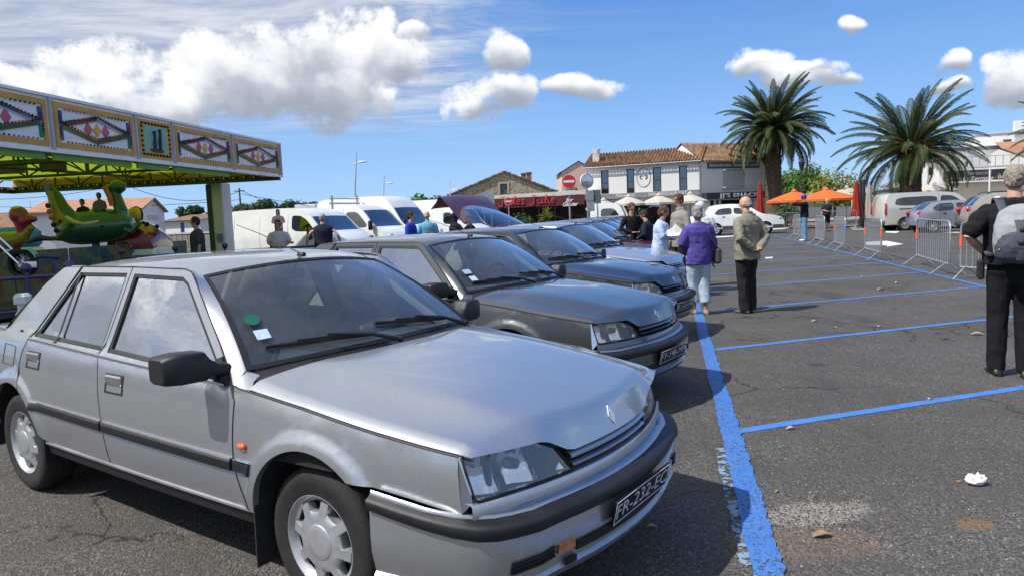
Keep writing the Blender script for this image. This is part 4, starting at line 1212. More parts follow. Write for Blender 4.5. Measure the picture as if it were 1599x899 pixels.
bars = [  # left foot middle px, right foot middle px, label extras
 ((1433, 413), (1480, 429), 'steel barrier in front of the silver hatchback wheel, orange tape on its left post', 'o'),
 ((1352, 400), (1387, 410), 'steel barrier with orange tape on its right post, in front of the minibus wheel', 'r'),
 ((1304, 388), (1324, 394), 'steel barrier with a scrap of blue tape on its right post', 'b'),
 ((1275, 381), (1292, 386), 'steel barrier directly right of the youth in the blue cap', ''),
 ((1240, 373), (1256, 376), 'steel barrier behind the youth in the blue cap', '')]
proto = None
for (a, b, lab, tp) in bars:
 A, B = bpt(*a), bpt(*b); A = bpt(a[0], a[1]); d = (B-A); L_ = 2.0
 d.normalize(); ang = math.atan2(d.y, d.x); st = A-d*.12
 if proto is None: proto = barrier_proto(2.0); r = proto; r.location = st; r.rotation_euler = (0, 0, ang); r['label'] = lab
 else: r = dup(proto, st, ang, lab, BG, scale=(min(1.0, max(.55, ((B-A).length+.24)/2.0)),1,1))
 if r is proto: r.scale = (((B-A).length+.24)/2.0, 1, 1)
 if tp:
  x = 0 if tp == 'o' else 2.0; mb = MB(); mb.cyl((x, 0, .62), (x, 0, .84), .027, 10); mb.build('tape', M_BLT if tp == 'b' else M_ORT, r, 60)
A = bpt(1508, 435); B = A+Vector((.55, -1.95, 0)); d = (B-A).normalized()
dup(proto, A-d*.12, math.atan2(d.y, d.x), 'steel barrier partly hidden behind the man with the backpack', BG, scale=(1.1, 1, 1))
A = at(1199, 357, 44); A.z = 0; dup(proto, A, math.radians(4), 'steel barrier standing alone at the foot of the left palm', BG, scale=(1, 1, 1))
A = at(1283, 357, 42.5); A.z = 0; dup(proto, A, math.radians(-3), 'steel barrier across the road behind the man in dark polo shirt', BG, scale=(1, 1, 1))

# ------------------------------------------------------------------ vehicles built from a side profile
G_DARK = glass_mat('dark_glass', (0.10, 0.13, 0.16), 1.6, 1.8)
G_CAR = glass_mat('car_glass', (0.35, 0.42, 0.44), 1.6, 1.5)
def chaikin(poly, n=1, closed=True, k=.25):
 for _ in range(n):
  out = []
  for i in range(len(poly)):
   a = poly[i]; b = poly[(i+1) % len(poly)]
   out += [(lerp(a[0], b[0], k), lerp(a[1], b[1], k)), (lerp(a[0], b[0], 1-k), lerp(a[1], b[1], 1-k))]
  poly = out
 return poly
def vehicle(name, label, cat, loc, rz, prof, hw, wheels, wr, sidewin, endwin, paint, belt=1.0, tumble=.18, low=None, lights=(), extras=None, glass=None, plan=.16, group=None, rimm=None, seams=(), handles=()):
 """prof: closed side outline, rear at x=0, starting at the lower rear and running over the roof; wheel openings are cut in"""
 glass = glass or G_CAR
 root = thing(name, label, cat, loc, rz, group)
 xm = max(p[0] for p in prof)/2; half = xm; ztop = max(p[1] for p in prof); zlo = min(p[1] for p in prof)
 up = chaikin(prof, 2, k=.2)
 def hwf(x, z):
  w = hw
  if z > belt: w -= (z-belt)*tumble
  elif z < .55: w -= .05*((.55-z)/.35)**2
  w -= .03*max(0, (z-.7*belt-.0)/ztop)**2
  e = abs(x-xm)/half
  return w*(1-.07*max(0, (e-.6)/.4)**2.2)
 def P3(x, z, sg, off=0.0): return Vector((x, sg*(hwf(x, z)+off), z))
 # side outline with arches removed
 out = []
 lowz = zlo+.001
 for p in up: out.append(p)
 holes = []
 side_out = [p for p in out if p[1] > zlo+.06]
 # bottom chain, front to rear, with arches
 side_out_b = []
 for wx in sorted(wheels, reverse=True):
  for i in range(15):
   a = math.pi*i/14; side_out_b.append((wx+(wr+.055)*math.cos(a), max(zlo+.03, wr+.02+(wr+.045)*math.sin(a))))
 # order side_out so it begins at the rear bottom and ends at the front bottom
 k0 = min(range(len(side_out)), key=lambda i: side_out[i][0]+side_out[i][1]*.3)
 so = side_out[k0:]+side_out[:k0]
 if so[min(3, len(so)-1)][1] < so[0][1]: so = [so[0]]+list(reversed(so[1:]))
 poly = so+[(so[-1][0], zlo+.03)]+side_out_b+[(so[0][0], zlo+.03)]
 sidew = [chaikin(w, 2, k=.16) for w in sidewin]
 for sg in (-1, 1):
  mb = MB(); panel(mb, poly, lambda x, z: P3(x, z, sg), (0, -sg*.03, 0), .16, sidew, flip=(sg == 1)); sd = mb.build('side_panel', paint, root, 40)
  for w in sidew:
   mb = MB(); panel(mb, w, lambda x, z: P3(x, z, sg, -.012), None, .2, flip=(sg == 1)); mb.build('side_window', glass, root, 180)
  for (x0, z0, x1, z1) in seams:
   mb = MB(); mb.tube([P3(lerp(x0, x1, i/6), lerp(z0, z1, i/6), sg, .001) for i in range(7)], .005, 4); mb.build('door_seam', M_SEAL, sd)
  for (x0, z0) in handles:
   mb = MB(); mb.rbox(P3(x0, z0, sg, .012), (.16, .03, .04), .01); mb.build('door_handle', M_SEAL, sd)
 # skin over the outline
 sk = MB(); rows = []
 for x, z in so:
  rows.append([Vector((x-((x-xm)/half)*plan*max(0, abs((x-xm)/half)-.5)*2*abs(u)**3, u*hwf(x, z), z-(.02 if abs(u) == 1 and z > belt else 0)*0+(.025*(1-u*u) if z > belt*1.2 else 0))) for u in [-1+2*i/10 for i in range(11)]])
 # fill windows as separate panes between given fractions of the outline
 segs = []
 def near(x, z): return min(range(len(so)), key=lambda i: (so[i][0]-x)**2+(so[i][1]-z)**2)
 rngs = [(near(*a), near(*b)) for a, b in endwin]
 for i in range(len(rows)-1):
  if any(min(a, b) <= i < max(a, b) for a, b in rngs):
   r0, r1 = rows[i], rows[i+1]
   sk.grid([[r0[0], r0[0].lerp(r0[1], .35)], [r1[0], r1[0].lerp(r1[1], .35)]]); sk.grid([[r0[-1].lerp(r0[-2], .35), r0[-1]], [r1[-1].lerp(r1[-2], .35), r1[-1]]])
  else: sk.grid([rows[i], rows[i+1]])
 sk.build('body', paint, root, 40)
 for a, b in rngs:
  mb = MB(); lo_, hi_ = min(a, b), max(a, b)
  mb.grid([[r[0].lerp(r[1], .3)]+r[1:-1]+[r[-1].lerp(r[-2], .3)] for r in rows[lo_:hi_+1]]); mb.build('windscreen' if a > b or so[a][0] > xm else 'rear_window', glass, root, 180)
 mb = MB(); mb.box((xm, 0, zlo+.16), (half*1.86, hw*1.5, .20))
 for z_ in (belt*.62,): mb.box((xm*.98, 0, z_), (half*1.5, hw*1.6, .06))
 for sx2 in (xm*.8, xm*1.25): mb.rbox((sx2, .36, belt*.9), (.16, .45, .6), .05); mb.rbox((sx2, -.36, belt*.9), (.16, .45, .6), .05)
 o = mb.build('under_shell', M_DARK, root); o['kind'] = 'stuff'
 if low:
  z0, z1, m_ = low
  for sg in (-1, 1):
   for xa, xb in zip([.0+.05]+[w+wr+.06 for w in sorted(wheels)], [w-wr-.06 for w in sorted(wheels)]+[2*xm-.05]):
    if xb-xa < .15: continue
    mb = MB(); G_ = [[P3(lerp(xa, xb, i/6), z, sg, .012) for i in range(7)] for z in (z0, z1)]; mb.grid(G_ if sg == 1 else list(reversed(G_))); mb.build('lower_trim', m_, root)
 rimm = rimm or M_RIM
 for wx in wheels:
  for sg in (-1, 1):
   wm = Matrix.Translation((wx, sg*(hw-.115), wr)) @ (Matrix.Identity(4) if sg == 1 else Matrix.Rotation(PI, 4, 'Z'))
   mb = MB(); mb.lathe([(wr*.6, -.09), (wr*.8, -.105), (wr*.95, -.09), (wr, -.06), (wr, .06), (wr*.95, .09), (wr*.8, .105), (wr*.62, .095)], 32, 'Y', wm); wh = mb.build('wheel', M_RUB, root, 40)
   mb = MB(); mb.lathe([(wr*.56, .04), (wr*.58, .09), (wr*.64, .098)], 24, 'Y', wm); rr = wr*.6
   for j in range(7):
    a = 2*PI*j/7; v = [Vector((r_*math.cos(a+da), yy, r_*math.sin(a+da))) for r_, da, yy in ((.04, -.9, .09), (.04, .9, .09), (rr, .22, .078), (rr, -.22, .078))]; mb.add(v, [(3, 2, 1, 0)], wm)
   mb.lathe([(0, .10), (.05, .098), (.06, .09)], 16, 'Y', wm); mb.build('rim', rimm, wh, 50)
   mb = MB(); mb.lathe([(0, .045), (wr*.58, .045)], 16, 'Y', wm); mb.build('brake_disc', MATS['brake_metal'], wh)
   mb = MB(); mb.lathe([(0, -.12), (wr+.06, -.12), (wr+.06, .10)], 20, 'Y', wm); mb.build('arch_liner', M_DARK, root)
 for nm, x, z, sx_, sz, m_ in lights:
  for sg in (-1, 1):
   mb = MB(); y_ = hwf(x, z)-.10; mb.rbox((x, sg*y_, z), (sx_, .24, sz), .03); mb.build(nm, m_, root, 50)
 for sg in (-1, 1):
  fx = None
 if extras: extras(root, P3, xm, half)
 return root
M_WP = mat('white_van_paint', (0.74, 0.75, 0.76), 0.35, coat=0.6, var=0.05, vscale=2, dirt=0.15)
M_CREAM = paint_mat('cream_paint', (0.64, 0.63, 0.57), 0.4, 0.35, .12); M_BEIGE = paint_mat('beige_paint', (0.42, 0.39, 0.32), 0.45, 0.35, .12)
M_SLV2 = paint_mat('cool_silver_paint', (0.40, 0.43, 0.50), 0.6, 0.33, .12)
M_LGT = mat('lamp_clear', (0.7, 0.72, 0.75), 0.12, metal=0.6, coat=1.0)
M_GREYP = mat('grey_plastic', (0.07, 0.07, 0.075), 0.55, var=0.15)
def place_v(px, D, px2, D2):   # rear and front ground points
 a = at(px, 340, D); b = at(px2, 340, D2); a.z = b.z = 0; d = b-a; return a, math.atan2(d.y, d.x)
# minivan, cream, seen from its near side (faces right)
van_prof = [(.02,.30),(.0,.6),(.02,1.0),(.10,1.55),(.22,1.90),(.55,1.96),(2.2,1.97),(3.35,1.92),(3.75,1.75),(4.25,1.28),(4.75,1.05),(4.95,.85),(5.0,.45),(4.95,.28)]
van_win = [[(.48,1.30),(.60,1.72),(2.62,1.76),(2.62,1.28)], [(2.78,1.28),(2.78,1.76),(3.32,1.74),(3.60,1.60),(3.98,1.25)]]
a, ang = place_v(1370, 38.6, 1516, 38.2)
def vx(root, P3, xm, half):
 mb = MB(); mb.rbox(P3(2.0, 1.14, -1, .006), (2.6, .02, .035), .006); mb.build('slide_rail', M_SEAL, root)
 for sg in (-1, 1):
  mb = MB(); mb.rbox((4.05, sg*1.06, 1.22), (.14, .20, .24), .05); mb.build('door_mirror', M_SEAL, root, 50)
  mb = MB(); mb.rbox((.05, sg*.90, 1.15), (.10, .07, .60), .02); mb.build('tail_light', M_RED, root, 50)
 mb = MB(); mb.rbox((-.02, 0, .45), (.12, 1.8, .22), .04); mb.rbox((5.0, 0, .45), (.12, 1.8, .26), .04); o = mb.build('bumper', M_GREYP, root, 50); o['kind'] = 'stuff'
vehicle('minibus', 'cream minibus with dark tinted side windows behind the barriers', 'minibus', a, ang, van_prof, .95, (1.02, 4.02), .33, van_win, [((3.78,1.74),(4.25,1.28))], M_CREAM, 1.22, .13, glass=G_DARK, extras=vx, lights=[('headlight', 4.86, .82, .16, .2, M_LGT)], seams=[(2.70,.4,2.70,1.9),(3.62,.45,3.62,1.25)], handles=[(2.85,1.05)])
# silver hatchback
hb_prof = [(.05,.28),(.0,.55),(.06,.92),(.22,1.10),(.55,1.36),(.95,1.46),(1.7,1.48),(2.3,1.43),(3.0,1.02),(3.6,.92),(3.95,.72),(4.0,.42),(3.95,.24)]
hb_win = [[(.62,1.12),(.85,1.32),(1.0,1.36),(1.55,1.38),(1.58,1.02),(.80,1.00)], [(1.68,1.02),(1.66,1.38),(2.15,1.34),(2.72,1.04),(2.66,1.0)]]
a, ang = place_v(1423, 34.6, 1556, 34.0)
def hx(root, P3, xm, half):
 for sg in (-1, 1):
  mb = MB(); mb.rbox((.12, sg*.70, .95), (.24, .16, .18), .05); mb.build('tail_light', M_RED, root, 50)
  mb = MB(); mb.rbox((2.72, sg*.93, 1.06), (.12, .18, .13), .04); mb.build('door_mirror', M_SLV2, root, 50)
vehicle('hatchback', 'silver hatchback with a red tail lamp parked between the minibus and the beige estate', 'car', a, ang, hb_prof, .83, (.66, 3.20), .30, hb_win, [((.22,1.10),(.55,1.36)), ((2.3,1.43),(3.0,1.02))], M_SLV2, 1.0, .36, extras=hx, lights=[('headlight', 3.80, .76, .2, .13, M_LGT)], seams=[(1.62,.35,1.62,1.4),(.95,.62,.95,.98),(2.62,.35,2.70,1.0)], handles=[(1.15,.9),(2.15,.88)])
# beige off-roader with roof rails
su_prof = [(.06,.35),(.0,.65),(.05,1.02),(.18,1.22),(.50,1.60),(1.0,1.70),(1.9,1.71),(2.6,1.62),(3.3,1.12),(4.1,1.02),(4.5,.85),(4.56,.5),(4.5,.32)]
su_win = [[(.78,1.24),(1.05,1.52),(1.75,1.56),(1.78,1.18),(.95,1.16)], [(1.88,1.18),(1.86,1.56),(2.45,1.50),(3.02,1.18)]]
a, ang = place_v(1501, 30.8, 1665, 29.6)
def sx3(root, P3, xm, half):
 for sg in (-1, 1):
  mb = MB(); mb.tube([(.75, sg*.66, 1.70), (.95, sg*.64, 1.77), (2.2, sg*.64, 1.77), (2.5, sg*.66, 1.68)], .018, 6); mb.build('roof_rail', M_SEAL, root, 60)
  mb = MB(); mb.rbox((.16, sg*.80, 1.08), (.36, .16, .20), .05); mb.build('tail_light', M_RED, root, 50)
  mb = MB(); mb.rbox((3.05, sg*1.0, 1.18), (.14, .2, .16), .04); mb.build('door_mirror', M_BEIGE, root, 50)
 mb = MB(); mb.rbox((-.01, 0, .50), (.12, 1.7, .26), .05); mb.build('rear_bumper', M_GREYP, root, 50)
vehicle('off_roader', 'pale beige four-wheel-drive with roof rails beside the man with the backpack', 'car', a, ang, su_prof, .93, (.85, 3.65), .36, su_win, [((.18,1.22),(.50,1.60)), ((2.6,1.62),(3.3,1.12))], M_BEIGE, 1.15, .32, low=(.38,.58,M_GREYP), glass=G_DARK, extras=sx3, lights=[('headlight', 4.36, .88, .2, .15, M_LGT)], seams=[(1.83,.45,1.83,1.6),(1.0,.8,1.0,1.15)], handles=[(1.3,1.05),(2.3,1.03)])
# white estate in front of the snack bar
a, ang = place_v(1092, 42.8, 1207, 42.0)
def wx_(root, P3, xm, half):
 mb = MB(); mb.rbox((.02, .0, .50), (.12, 1.6, .22), .04); mb.build('rear_bumper', M_GREYP, root, 50)
 for sg in (-1, 1):
  mb = MB(); mb.rbox((3.0, sg*.98, 1.12), (.12, .18, .14), .04); mb.build('door_mirror', M_SEAL, root, 50)
vehicle('hatchback', 'white car with black lower sides in front of the snack bar', 'car', a, ang, [(x*1.02, z*1.03) for x, z in su_prof], .88, (.85, 3.62), .33, su_win, [((.18,1.25),(.50,1.64)), ((2.62,1.66),(3.3,1.15))], M_WP, 1.15, .32, low=(.30,.52,M_GREYP), extras=wx_, lights=[('headlight', 4.40, .88, .2, .15, M_LGT), ('tail_light', .1, 1.0, .2, .2, M_RED)], seams=[(1.83,.45,1.83,1.6),(3.0,.45,3.0,1.1)], handles=[(1.3,1.05),(2.3,1.03)])
# white vans at the left
HL = -HD
def van_common(root, P3, xm, half):
 for sg in (-1, 1):
  mb = MB(); mb.rbox((2*xm-1.12, sg*1.10, 1.25), (.12, .22, .30), .05); mb.build('door_mirror', M_SEAL, root, 50)
  mb = MB(); mb.rbox((.03, sg*(.89), 1.20), (.08, .08, .62), .02); mb.build('tail_light', M_RED, root, 50)
 mb = MB(); mb.rbox((-.02, 0, .42), (.12, 1.8, .2), .04); mb.build('rear_bumper', M_GREYP, root, 50)
 mb = MB(); mb.rbox((2*xm-.0, 0, .42), (.14, 1.75, .24), .05); mb.build('front_bumper', M_GREYP, root, 50)
a = at(379, 360, 25.2); a.z = 0
def v1x(root, P3, xm, half):
 van_common(root, P3, xm, half)
 for sg in (-1, 1):
  mb = MB(); mb.rbox(P3(2.2, .80, sg, .008), (3.3, .02, .035), .006); mb.build('side_moulding', M_SEAL, root)
vehicle('panel_van', 'white panel van with plain sides behind the man carrying a child', 'van', a, -.46, [(x*1.02, z*1.08) for x, z in van_prof], .97, (1.02, 4.02), .33, [[(3.11,1.38),(3.11,1.88),(3.45,1.87),(3.73,1.73),(4.10,1.35)]], [((3.86,1.88),(4.34,1.38))], M_WP, 1.22, .13, glass=G_DARK, extras=v1x, lights=[('headlight', 4.84, .84, .2, .24, M_LGT)], seams=[(2.95,.4,2.95,1.9),(.55,.4,.60,1.9),(1.75,.9,1.75,1.9)], handles=[(3.1,1.05)])
sp_prof = [(.02,.35),(.0,.8),(.03,1.6),(.10,2.45),(.35,2.66),(1.5,2.70),(3.6,2.70),(4.15,2.58),(4.65,2.10),(5.15,1.42),(5.7,1.18),(5.9,.95),(5.95,.5),(5.9,.33)]
a = at(514, 350, 34.2); a.z = 0
vehicle('panel_van', 'tall white high-roof van at the back of the group of vans', 'van', a, HL+.10, sp_prof, 1.0, (1.15, 4.85), .35, [[(4.02,1.45),(4.02,2.02),(4.45,2.02),(4.98,1.42)]], [((4.62,2.12),(5.15,1.42))], M_WP, 1.4, .10, glass=G_DARK, extras=van_common, lights=[('headlight', 5.76, 1.0, .2, .3, M_LGT)], seams=[(3.92,.4,3.92,2.5),(1.9,.5,1.9,2.5),(1.9,1.7,.1,1.7)])
a = at(548, 350, 31.0); a.z = 0
fl_prof = [(.02,.45),(.0,1.0),(.02,1.8),(.12,2.25),(.5,2.32),(1.1,2.28),(1.45,2.05),(2.05,1.40),(2.6,1.18),(2.85,.95),(2.9,.5),(2.85,.33)]
def rack(root, P3, xm, half):
 for sg in (-1, 1):
  mb = MB(); mb.rbox((1.98, sg*1.14, 1.45), (.14, .22, .40), .05); mb.build('door_mirror', M_SEAL, root, 50)
  mb = MB(); mb.tube([(-.25, sg*.8, .8), (-.25, sg*.8, 2.75)], .045, 8); mb.build('rack_post', M_GALV, root, 60)
 mb = MB(); mb.tube([(-.25, -.95, 2.42), (-.25, .95, 2.42)], .04, 8); mb.tube([(-.25, -.95, 2.62), (-.25, .95, 2.62)], .03, 8); o = mb.build('rack_bar', M_GALV, root, 60); o['kind'] = 'stuff'
 mb = MB(); mb.box((-1.7, 0, .92), (3.1, 2.0, .10)); mb.build('flat_bed', M_GALV, root)
 for s_, c_, sz in (('l', (-1.7, 1.0, 1.15), (3.1, .04, .40)), ('r', (-1.7, -1.0, 1.15), (3.1, .04, .40)), ('b', (-3.25, 0, 1.15), (.04, 2.0, .40))):
  mb = MB(); mb.rbox(c_, sz, .01); mb.build('drop_side', M_WP, root)
 for sg in (-1, 1):
  mb = MB(); mb.lathe([(.2, -.1), (.34, -.08), (.34, .08), (.2, .1)], 24, 'Y', Matrix.Translation((-1.9, sg*.85, .34))); mb.build('rear_wheel', M_RUB, root, 40)
 mb = MB(); mb.box((-1.6, 0, .65), (3.2, .8, .22)); mb.build('chassis', M_DARK, root)
vehicle('flatbed_truck', 'white drop-side truck with an upright ladder rack behind its cab', 'truck', a, HL+.12, fl_prof, 1.0, (2.0,), .34, [[(.55,1.38),(.55,2.02),(1.15,2.02),(1.80,1.36)]], [((1.42,2.06),(2.05,1.40))], M_WP, 1.35, .12, glass=G_DARK, extras=rack, lights=[('headlight', 2.74, .95, .2, .26, M_LGT)], seams=[(.42,.45,.42,2.2)])
a = at(612, 350, 36.5); a.z = 0
vehicle('panel_van', 'white van furthest right of the tall vans, mostly hidden behind the truck', 'van', a, HL+.10, [(x*.95, z*.93) for x, z in sp_prof], .98, (1.1, 4.6), .34, [[(3.8,1.35),(3.8,1.88),(4.2,1.88),(4.7,1.32)]], [((4.4,1.96),(4.9,1.32))], M_WP, 1.3, .10, extras=None, lights=[('headlight', 5.46, .92, .2, .26, M_LGT)])
a = at(682, 345, 37.0); a.z = 0
def tilt(root, P3, xm, half):
 mb = MB(); mb.add([(-2.6, -.95, 1.1), (.0, -.95, 1.1), (.0, .95, 1.1), (-2.6, .95, 1.1), (-2.6, -.9, 1.9), (.0, -.9, 2.05), (.0, .9, 2.05), (-2.6, .9, 1.9), (-2.6, 0, 2.05), (0, 0, 2.45)], [(0, 1, 5, 4), (2, 3, 7, 6), (4, 5, 9, 8), (8, 9, 6, 7), (1, 2, 6, 9, 5), (3, 0, 4, 8, 7)]); mb.build('canvas_cover', cloth('brown_canvas', (0.13, 0.10, 0.08)), root)
 mb = MB(); mb.box((-1.3, 0, .95), (2.6, 1.9, .35)); mb.build('load_bed', M_WP, root)
 for sg in (-1, 1):
  mb = MB(); mb.lathe([(.2, -.1), (.34, -.08), (.34, .08), (.2, .1)], 24, 'Y', Matrix.Translation((-1.4, sg*.85, .34))); mb.build('rear_wheel', M_RUB, root, 40)
vehicle('pickup_truck', 'small white pickup with a brown canvas cover behind the open rear hatch', 'truck', a, HL+.10, [(x, z*.92) for x, z in fl_prof], .92, (2.0,), .32, [[(.45,1.25),(.45,1.85),(1.12,1.85),(1.72,1.25)]], [((1.42,1.88),(2.05,1.29))], M_WP, 1.25, .12, extras=tilt, lights=[('headlight', 2.7, .85, .2, .22, M_LGT)])
# small white lorry cab beyond the row
a = at(926, 345, 37.5); a.z = 0
cb_prof = [(.02,.45),(.0,1.1),(.02,1.75),(.15,2.02),(.6,2.06),(1.3,2.02),(1.55,1.85),(1.85,1.20),(1.95,.95),(1.97,.5),(1.92,.35)]
vehicle('small_truck', 'white cab-over light truck in front of the beige parasols', 'truck', a, -.28, cb_prof, .92, (1.2,), .30, [[(.55,1.20),(.55,1.78),(1.25,1.78),(1.60,1.18)]], [((1.53,1.86),(1.83,1.22))], M_WP, 1.15, .10, extras=None, lights=[('headlight', 1.88, .75, .1, .2, M_LGT)], seams=[(.45,.5,.45,1.9)])

# ------------------------------------------------------------------ parasols
def parasol(label, px, D, ztop, rad, drop, color, closed=False, group=None, sides=8, square=False):
 c = at(px, 330, D); c.z = 0
 root = thing('parasol', label, 'parasol', c, random.uniform(0, .5), group)
 mb = MB(); mb.cyl((0, 0, 0), (0, 0, ztop+.12), .028, 8); mb.build('pole', mat('parasol_pole', (0.30, 0.27, 0.22), 0.5, var=0.2), root, 60)
 mb = MB(); mb.rbox((0, 0, .05), (.5, .5, .10), .03); mb.build('foot', mat('concrete_foot', (0.20, 0.20, 0.19), 0.9, var=0.2), root)
 mb = MB(); n = 4 if square else sides
 if closed:
  P = []
  for z, r in ((ztop+.08, .02), (ztop-.10, .09), (ztop-.8, .15), (ztop-1.5, .20), (ztop-1.95, .26), (ztop-2.0, .20)):
   P.append([Vector((r*(1+.28*(k % 2))*math.cos(2*PI*k/16), r*(1+.28*(k % 2))*math.sin(2*PI*k/16), z+.03*math.sin(k*2.3))) for k in range(16)])
  mb.grid(P, closed=True); mb.build('canopy', color, root, 60)
 else:
  segs = []
  m_ = n*4
  for f in (0, .2, .5, .8, 1.0):
   ring = []
   for k in range(m_):
    a = 2*PI*k/m_+PI/n; ph = (k % 4)/4.0
    edge = 1/math.cos(abs(((a-PI/n) % (2*PI/n))-PI/n)) if False else 1.0
    corner = math.cos(PI/n)/math.cos(((2*PI*k/m_) % (2*PI/n))-PI/n)
    r = rad*f*corner*1.0/1.0
    sag = .05*f*(1-abs(((2*PI*k/m_) % (2*PI/n))/(2*PI/n)-.5)*2)
    ring.append(Vector((r*math.cos(a), r*math.sin(a), ztop-drop*(f**1.05)-sag*(-1 if False else 0))))
   segs.append(ring)
  mb.grid(segs, closed=True)
  last = segs[-1]; fr = [Vector((p.x*1.0, p.y*1.0, p.z-.14)) for p in last]; mb.grid([last, fr], closed=True)
  mb.build('canopy', color, root, 28)
  mb = MB()
  for k in range(n):
   a = 2*PI*k/n+PI/n*0+PI/n; mb.tube([(0, 0, ztop-.05), (rad*.98*math.cos(a), rad*.98*math.sin(a), ztop-drop-.02)], .010, 4)
  o = mb.build('rib', MATS['parasol_pole'], root); o['kind'] = 'stuff'
  mb = MB(); mb.lathe([(0, ztop+.16), (.18, ztop+.02), (.20, ztop-.03)], 12); mb.build('cap', color, root, 60)
 return root
C_BEI = cloth('beige_canvas', (0.46, 0.43, 0.38), bump=0.1); C_ORG = cloth('orange_canvas', (0.58, 0.14, 0.04), bump=0.1); C_RED = cloth('red_canvas', (0.26, 0.03, 0.02), bump=0.2); C_GRY = cloth('grey_beige_canvas', (0.33, 0.30, 0.27), bump=0.2)
PG = 'beige parasols of the restaurant terrace'
for px_, lab in ((943, 'leftmost beige parasol, behind the white light truck'), (982, 'beige parasol between the light truck and the raised bonnet'), (1029, 'beige parasol above the woman in pale blue'), (1078, 'rightmost beige parasol below the oval emblem wall')):
 parasol(lab, px_, 48.5, 2.62 if px_ > 960 else 2.45, 1.25, .52, C_BEI, group=PG, sides=8)
parasol('orange parasol beside the left palm', 1240, 48.0, 2.50, 1.75, .62, C_ORG, group='orange parasols', sides=8)
parasol('orange parasol above the man in the dark polo shirt', 1290, 47.0, 2.50, 2.05, .62, C_ORG, group='orange parasols', sides=8)
parasol('closed red parasol left of the left palm trunk', 1187, 44.5, 2.95, .3, 0, C_RED, True)
parasol('closed red parasol in front of the right palm', 1337, 43.0, 2.75, .3, 0, C_RED, True)
parasol('closed grey-beige parasol beside the closed red one', 1357, 43.0, 2.60, .3, 0, C_GRY, True)
parasol('wide beige parasol behind the closed red one', 1322, 55.0, 2.75, 1.7, .6, C_BEI, group='pale parasols on the far terrace')
parasol('pale parasol behind the roof of the minibus', 1385, 56.0, 2.75, 2.0, .7, C_BEI, group='pale parasols on the far terrace')
parasol('pale parasol at the foot of the flat-roofed house', 1458, 58.0, 2.85, 1.7, .6, C_BEI, group='pale parasols on the far terrace')

# ------------------------------------------------------------------ signs, mirror, street lamps
def sign_post(name, label, cat, px, D, parts, h):
 c = at(px, 340, D); c.z = 0
 root = thing(name, label, cat, c, 0)
 mb = MB(); mb.cyl((0, 0, 0), (0, 0, h), .032, 8); mb.build('post', M_GALV, root, 60)
 parts(root); return root
M_SRED = mat('sign_red', (0.55, 0.018, 0.02), 0.4, coat=0.3, var=0.05); M_SWH = mat('sign_white', (0.75, 0.76, 0.78), 0.5, var=0.05); M_SGR = mat('sign_back_grey', (0.30, 0.34, 0.40), 0.5, metal=0.3, var=0.12)
def noent(r, z):
 def f(root):
  mb = MB(); mb.lathe([(0, -.075), (r, -.075), (r, -.055), (0, -.055)], 36, 'Y', Matrix.Translation((0, 0, z))); mb.build('disc', M_SWH, root, 50)
  mb = MB(); mb.lathe([(0, -.080), (r*.93, -.080), (r*.93, -.076)], 36, 'Y', Matrix.Translation((0, 0, z))); d = mb.build('red_face', M_SRED, root)
  mb = MB(); mb.rbox((0, -.083, z), (r*1.45, .006, r*.32), .002); mb.build('white_bar', M_SWH, root)
 return f
z1 = at(888, 284, 30).z
def ne1(root):
 noent(.30, z1)(root)
 mb = MB(); mb.rbox((0, -.06, z1-.46), (.52, .015, .18), .004); mb.build('small_plate', M_SWH, root)
sign_post('no_entry_sign', 'large red no-entry sign with a small white plate below it', 'sign', 890, 30, ne1, z1+.1)
z2 = at(794, 315, 44).z
sign_post('no_entry_sign', 'smaller red no-entry sign in front of the red awning lettering', 'sign', 795, 44, noent(.26, z2), z2+.1)
z3 = at(918, 283, 31).z
def mirr(root):
 M_ = Matrix.Translation((0, .0, z3)) @ Matrix.Rotation(.35, 4, 'Z')
 mb = MB(); mb.lathe([(0, -.06), (.20, -.045), (.30, .0)], 32, 'Y', M_); mb.build('mirror_face', mat('mirror_silver', (0.55, 0.57, 0.60), 0.25, metal=0.9, var=0.3, vscale=3), root, 60)
 mb = MB(); mb.tube([M_ @ Vector((.30*math.cos(2*PI*i/28), 0, .30*math.sin(2*PI*i/28))) for i in range(29)], .025, 6, False); mb.build('mirror_rim', M_SWH, root, 60)
 for x, w, h, dz, m_, nm in ((.10, .34, .42, -.62, M_SGR, 'sign_back'), (.47, .22, .58, -.68, mat('sign_dark_back', (0.10, 0.13, 0.18), 0.5), 'sign_back'), (.14, .32, .38, -1.10, M_SGR, 'sign_back')):
  mb = MB(); mb.rbox((x, -.02, z3+dz), (w, .02, h), .004); mb.build(nm, m_, root)
 mb = MB(); mb.cyl((.42, 0, 0), (.42, 0, z3-.4), .03, 8); mb.build('post', M_GALV, root, 60)
sign_post('traffic_mirror', 'round traffic mirror on a post with grey sign backs', 'mirror', 918, 31, mirr, z3+.38)
pa = at(750, 302, 40); pb = at(771.5, 333, 40)
root = thing('road_sign', 'large blank grey back of a road sign beside the red awning', 'sign', (pa.x+.38, 40, 0))
for x0, x1 in ((-.38, -.01), (.01, .38)):
 mb = MB(); mb.rbox(((x0+x1)/2, 0, (pa.z+pb.z)/2), (x1-x0, .03, pa.z-pb.z), .005); mb.build('panel', M_SGR, root)
for x in (-.2, .2):
 mb = MB(); mb.cyl((x, .04, 0), (x, .04, pa.z), .03, 6); mb.build('post', M_GALV, root)
M_LAMP = mat('lamp_metal', (0.55, 0.56, 0.58), 0.4, metal=0.5, var=0.1)
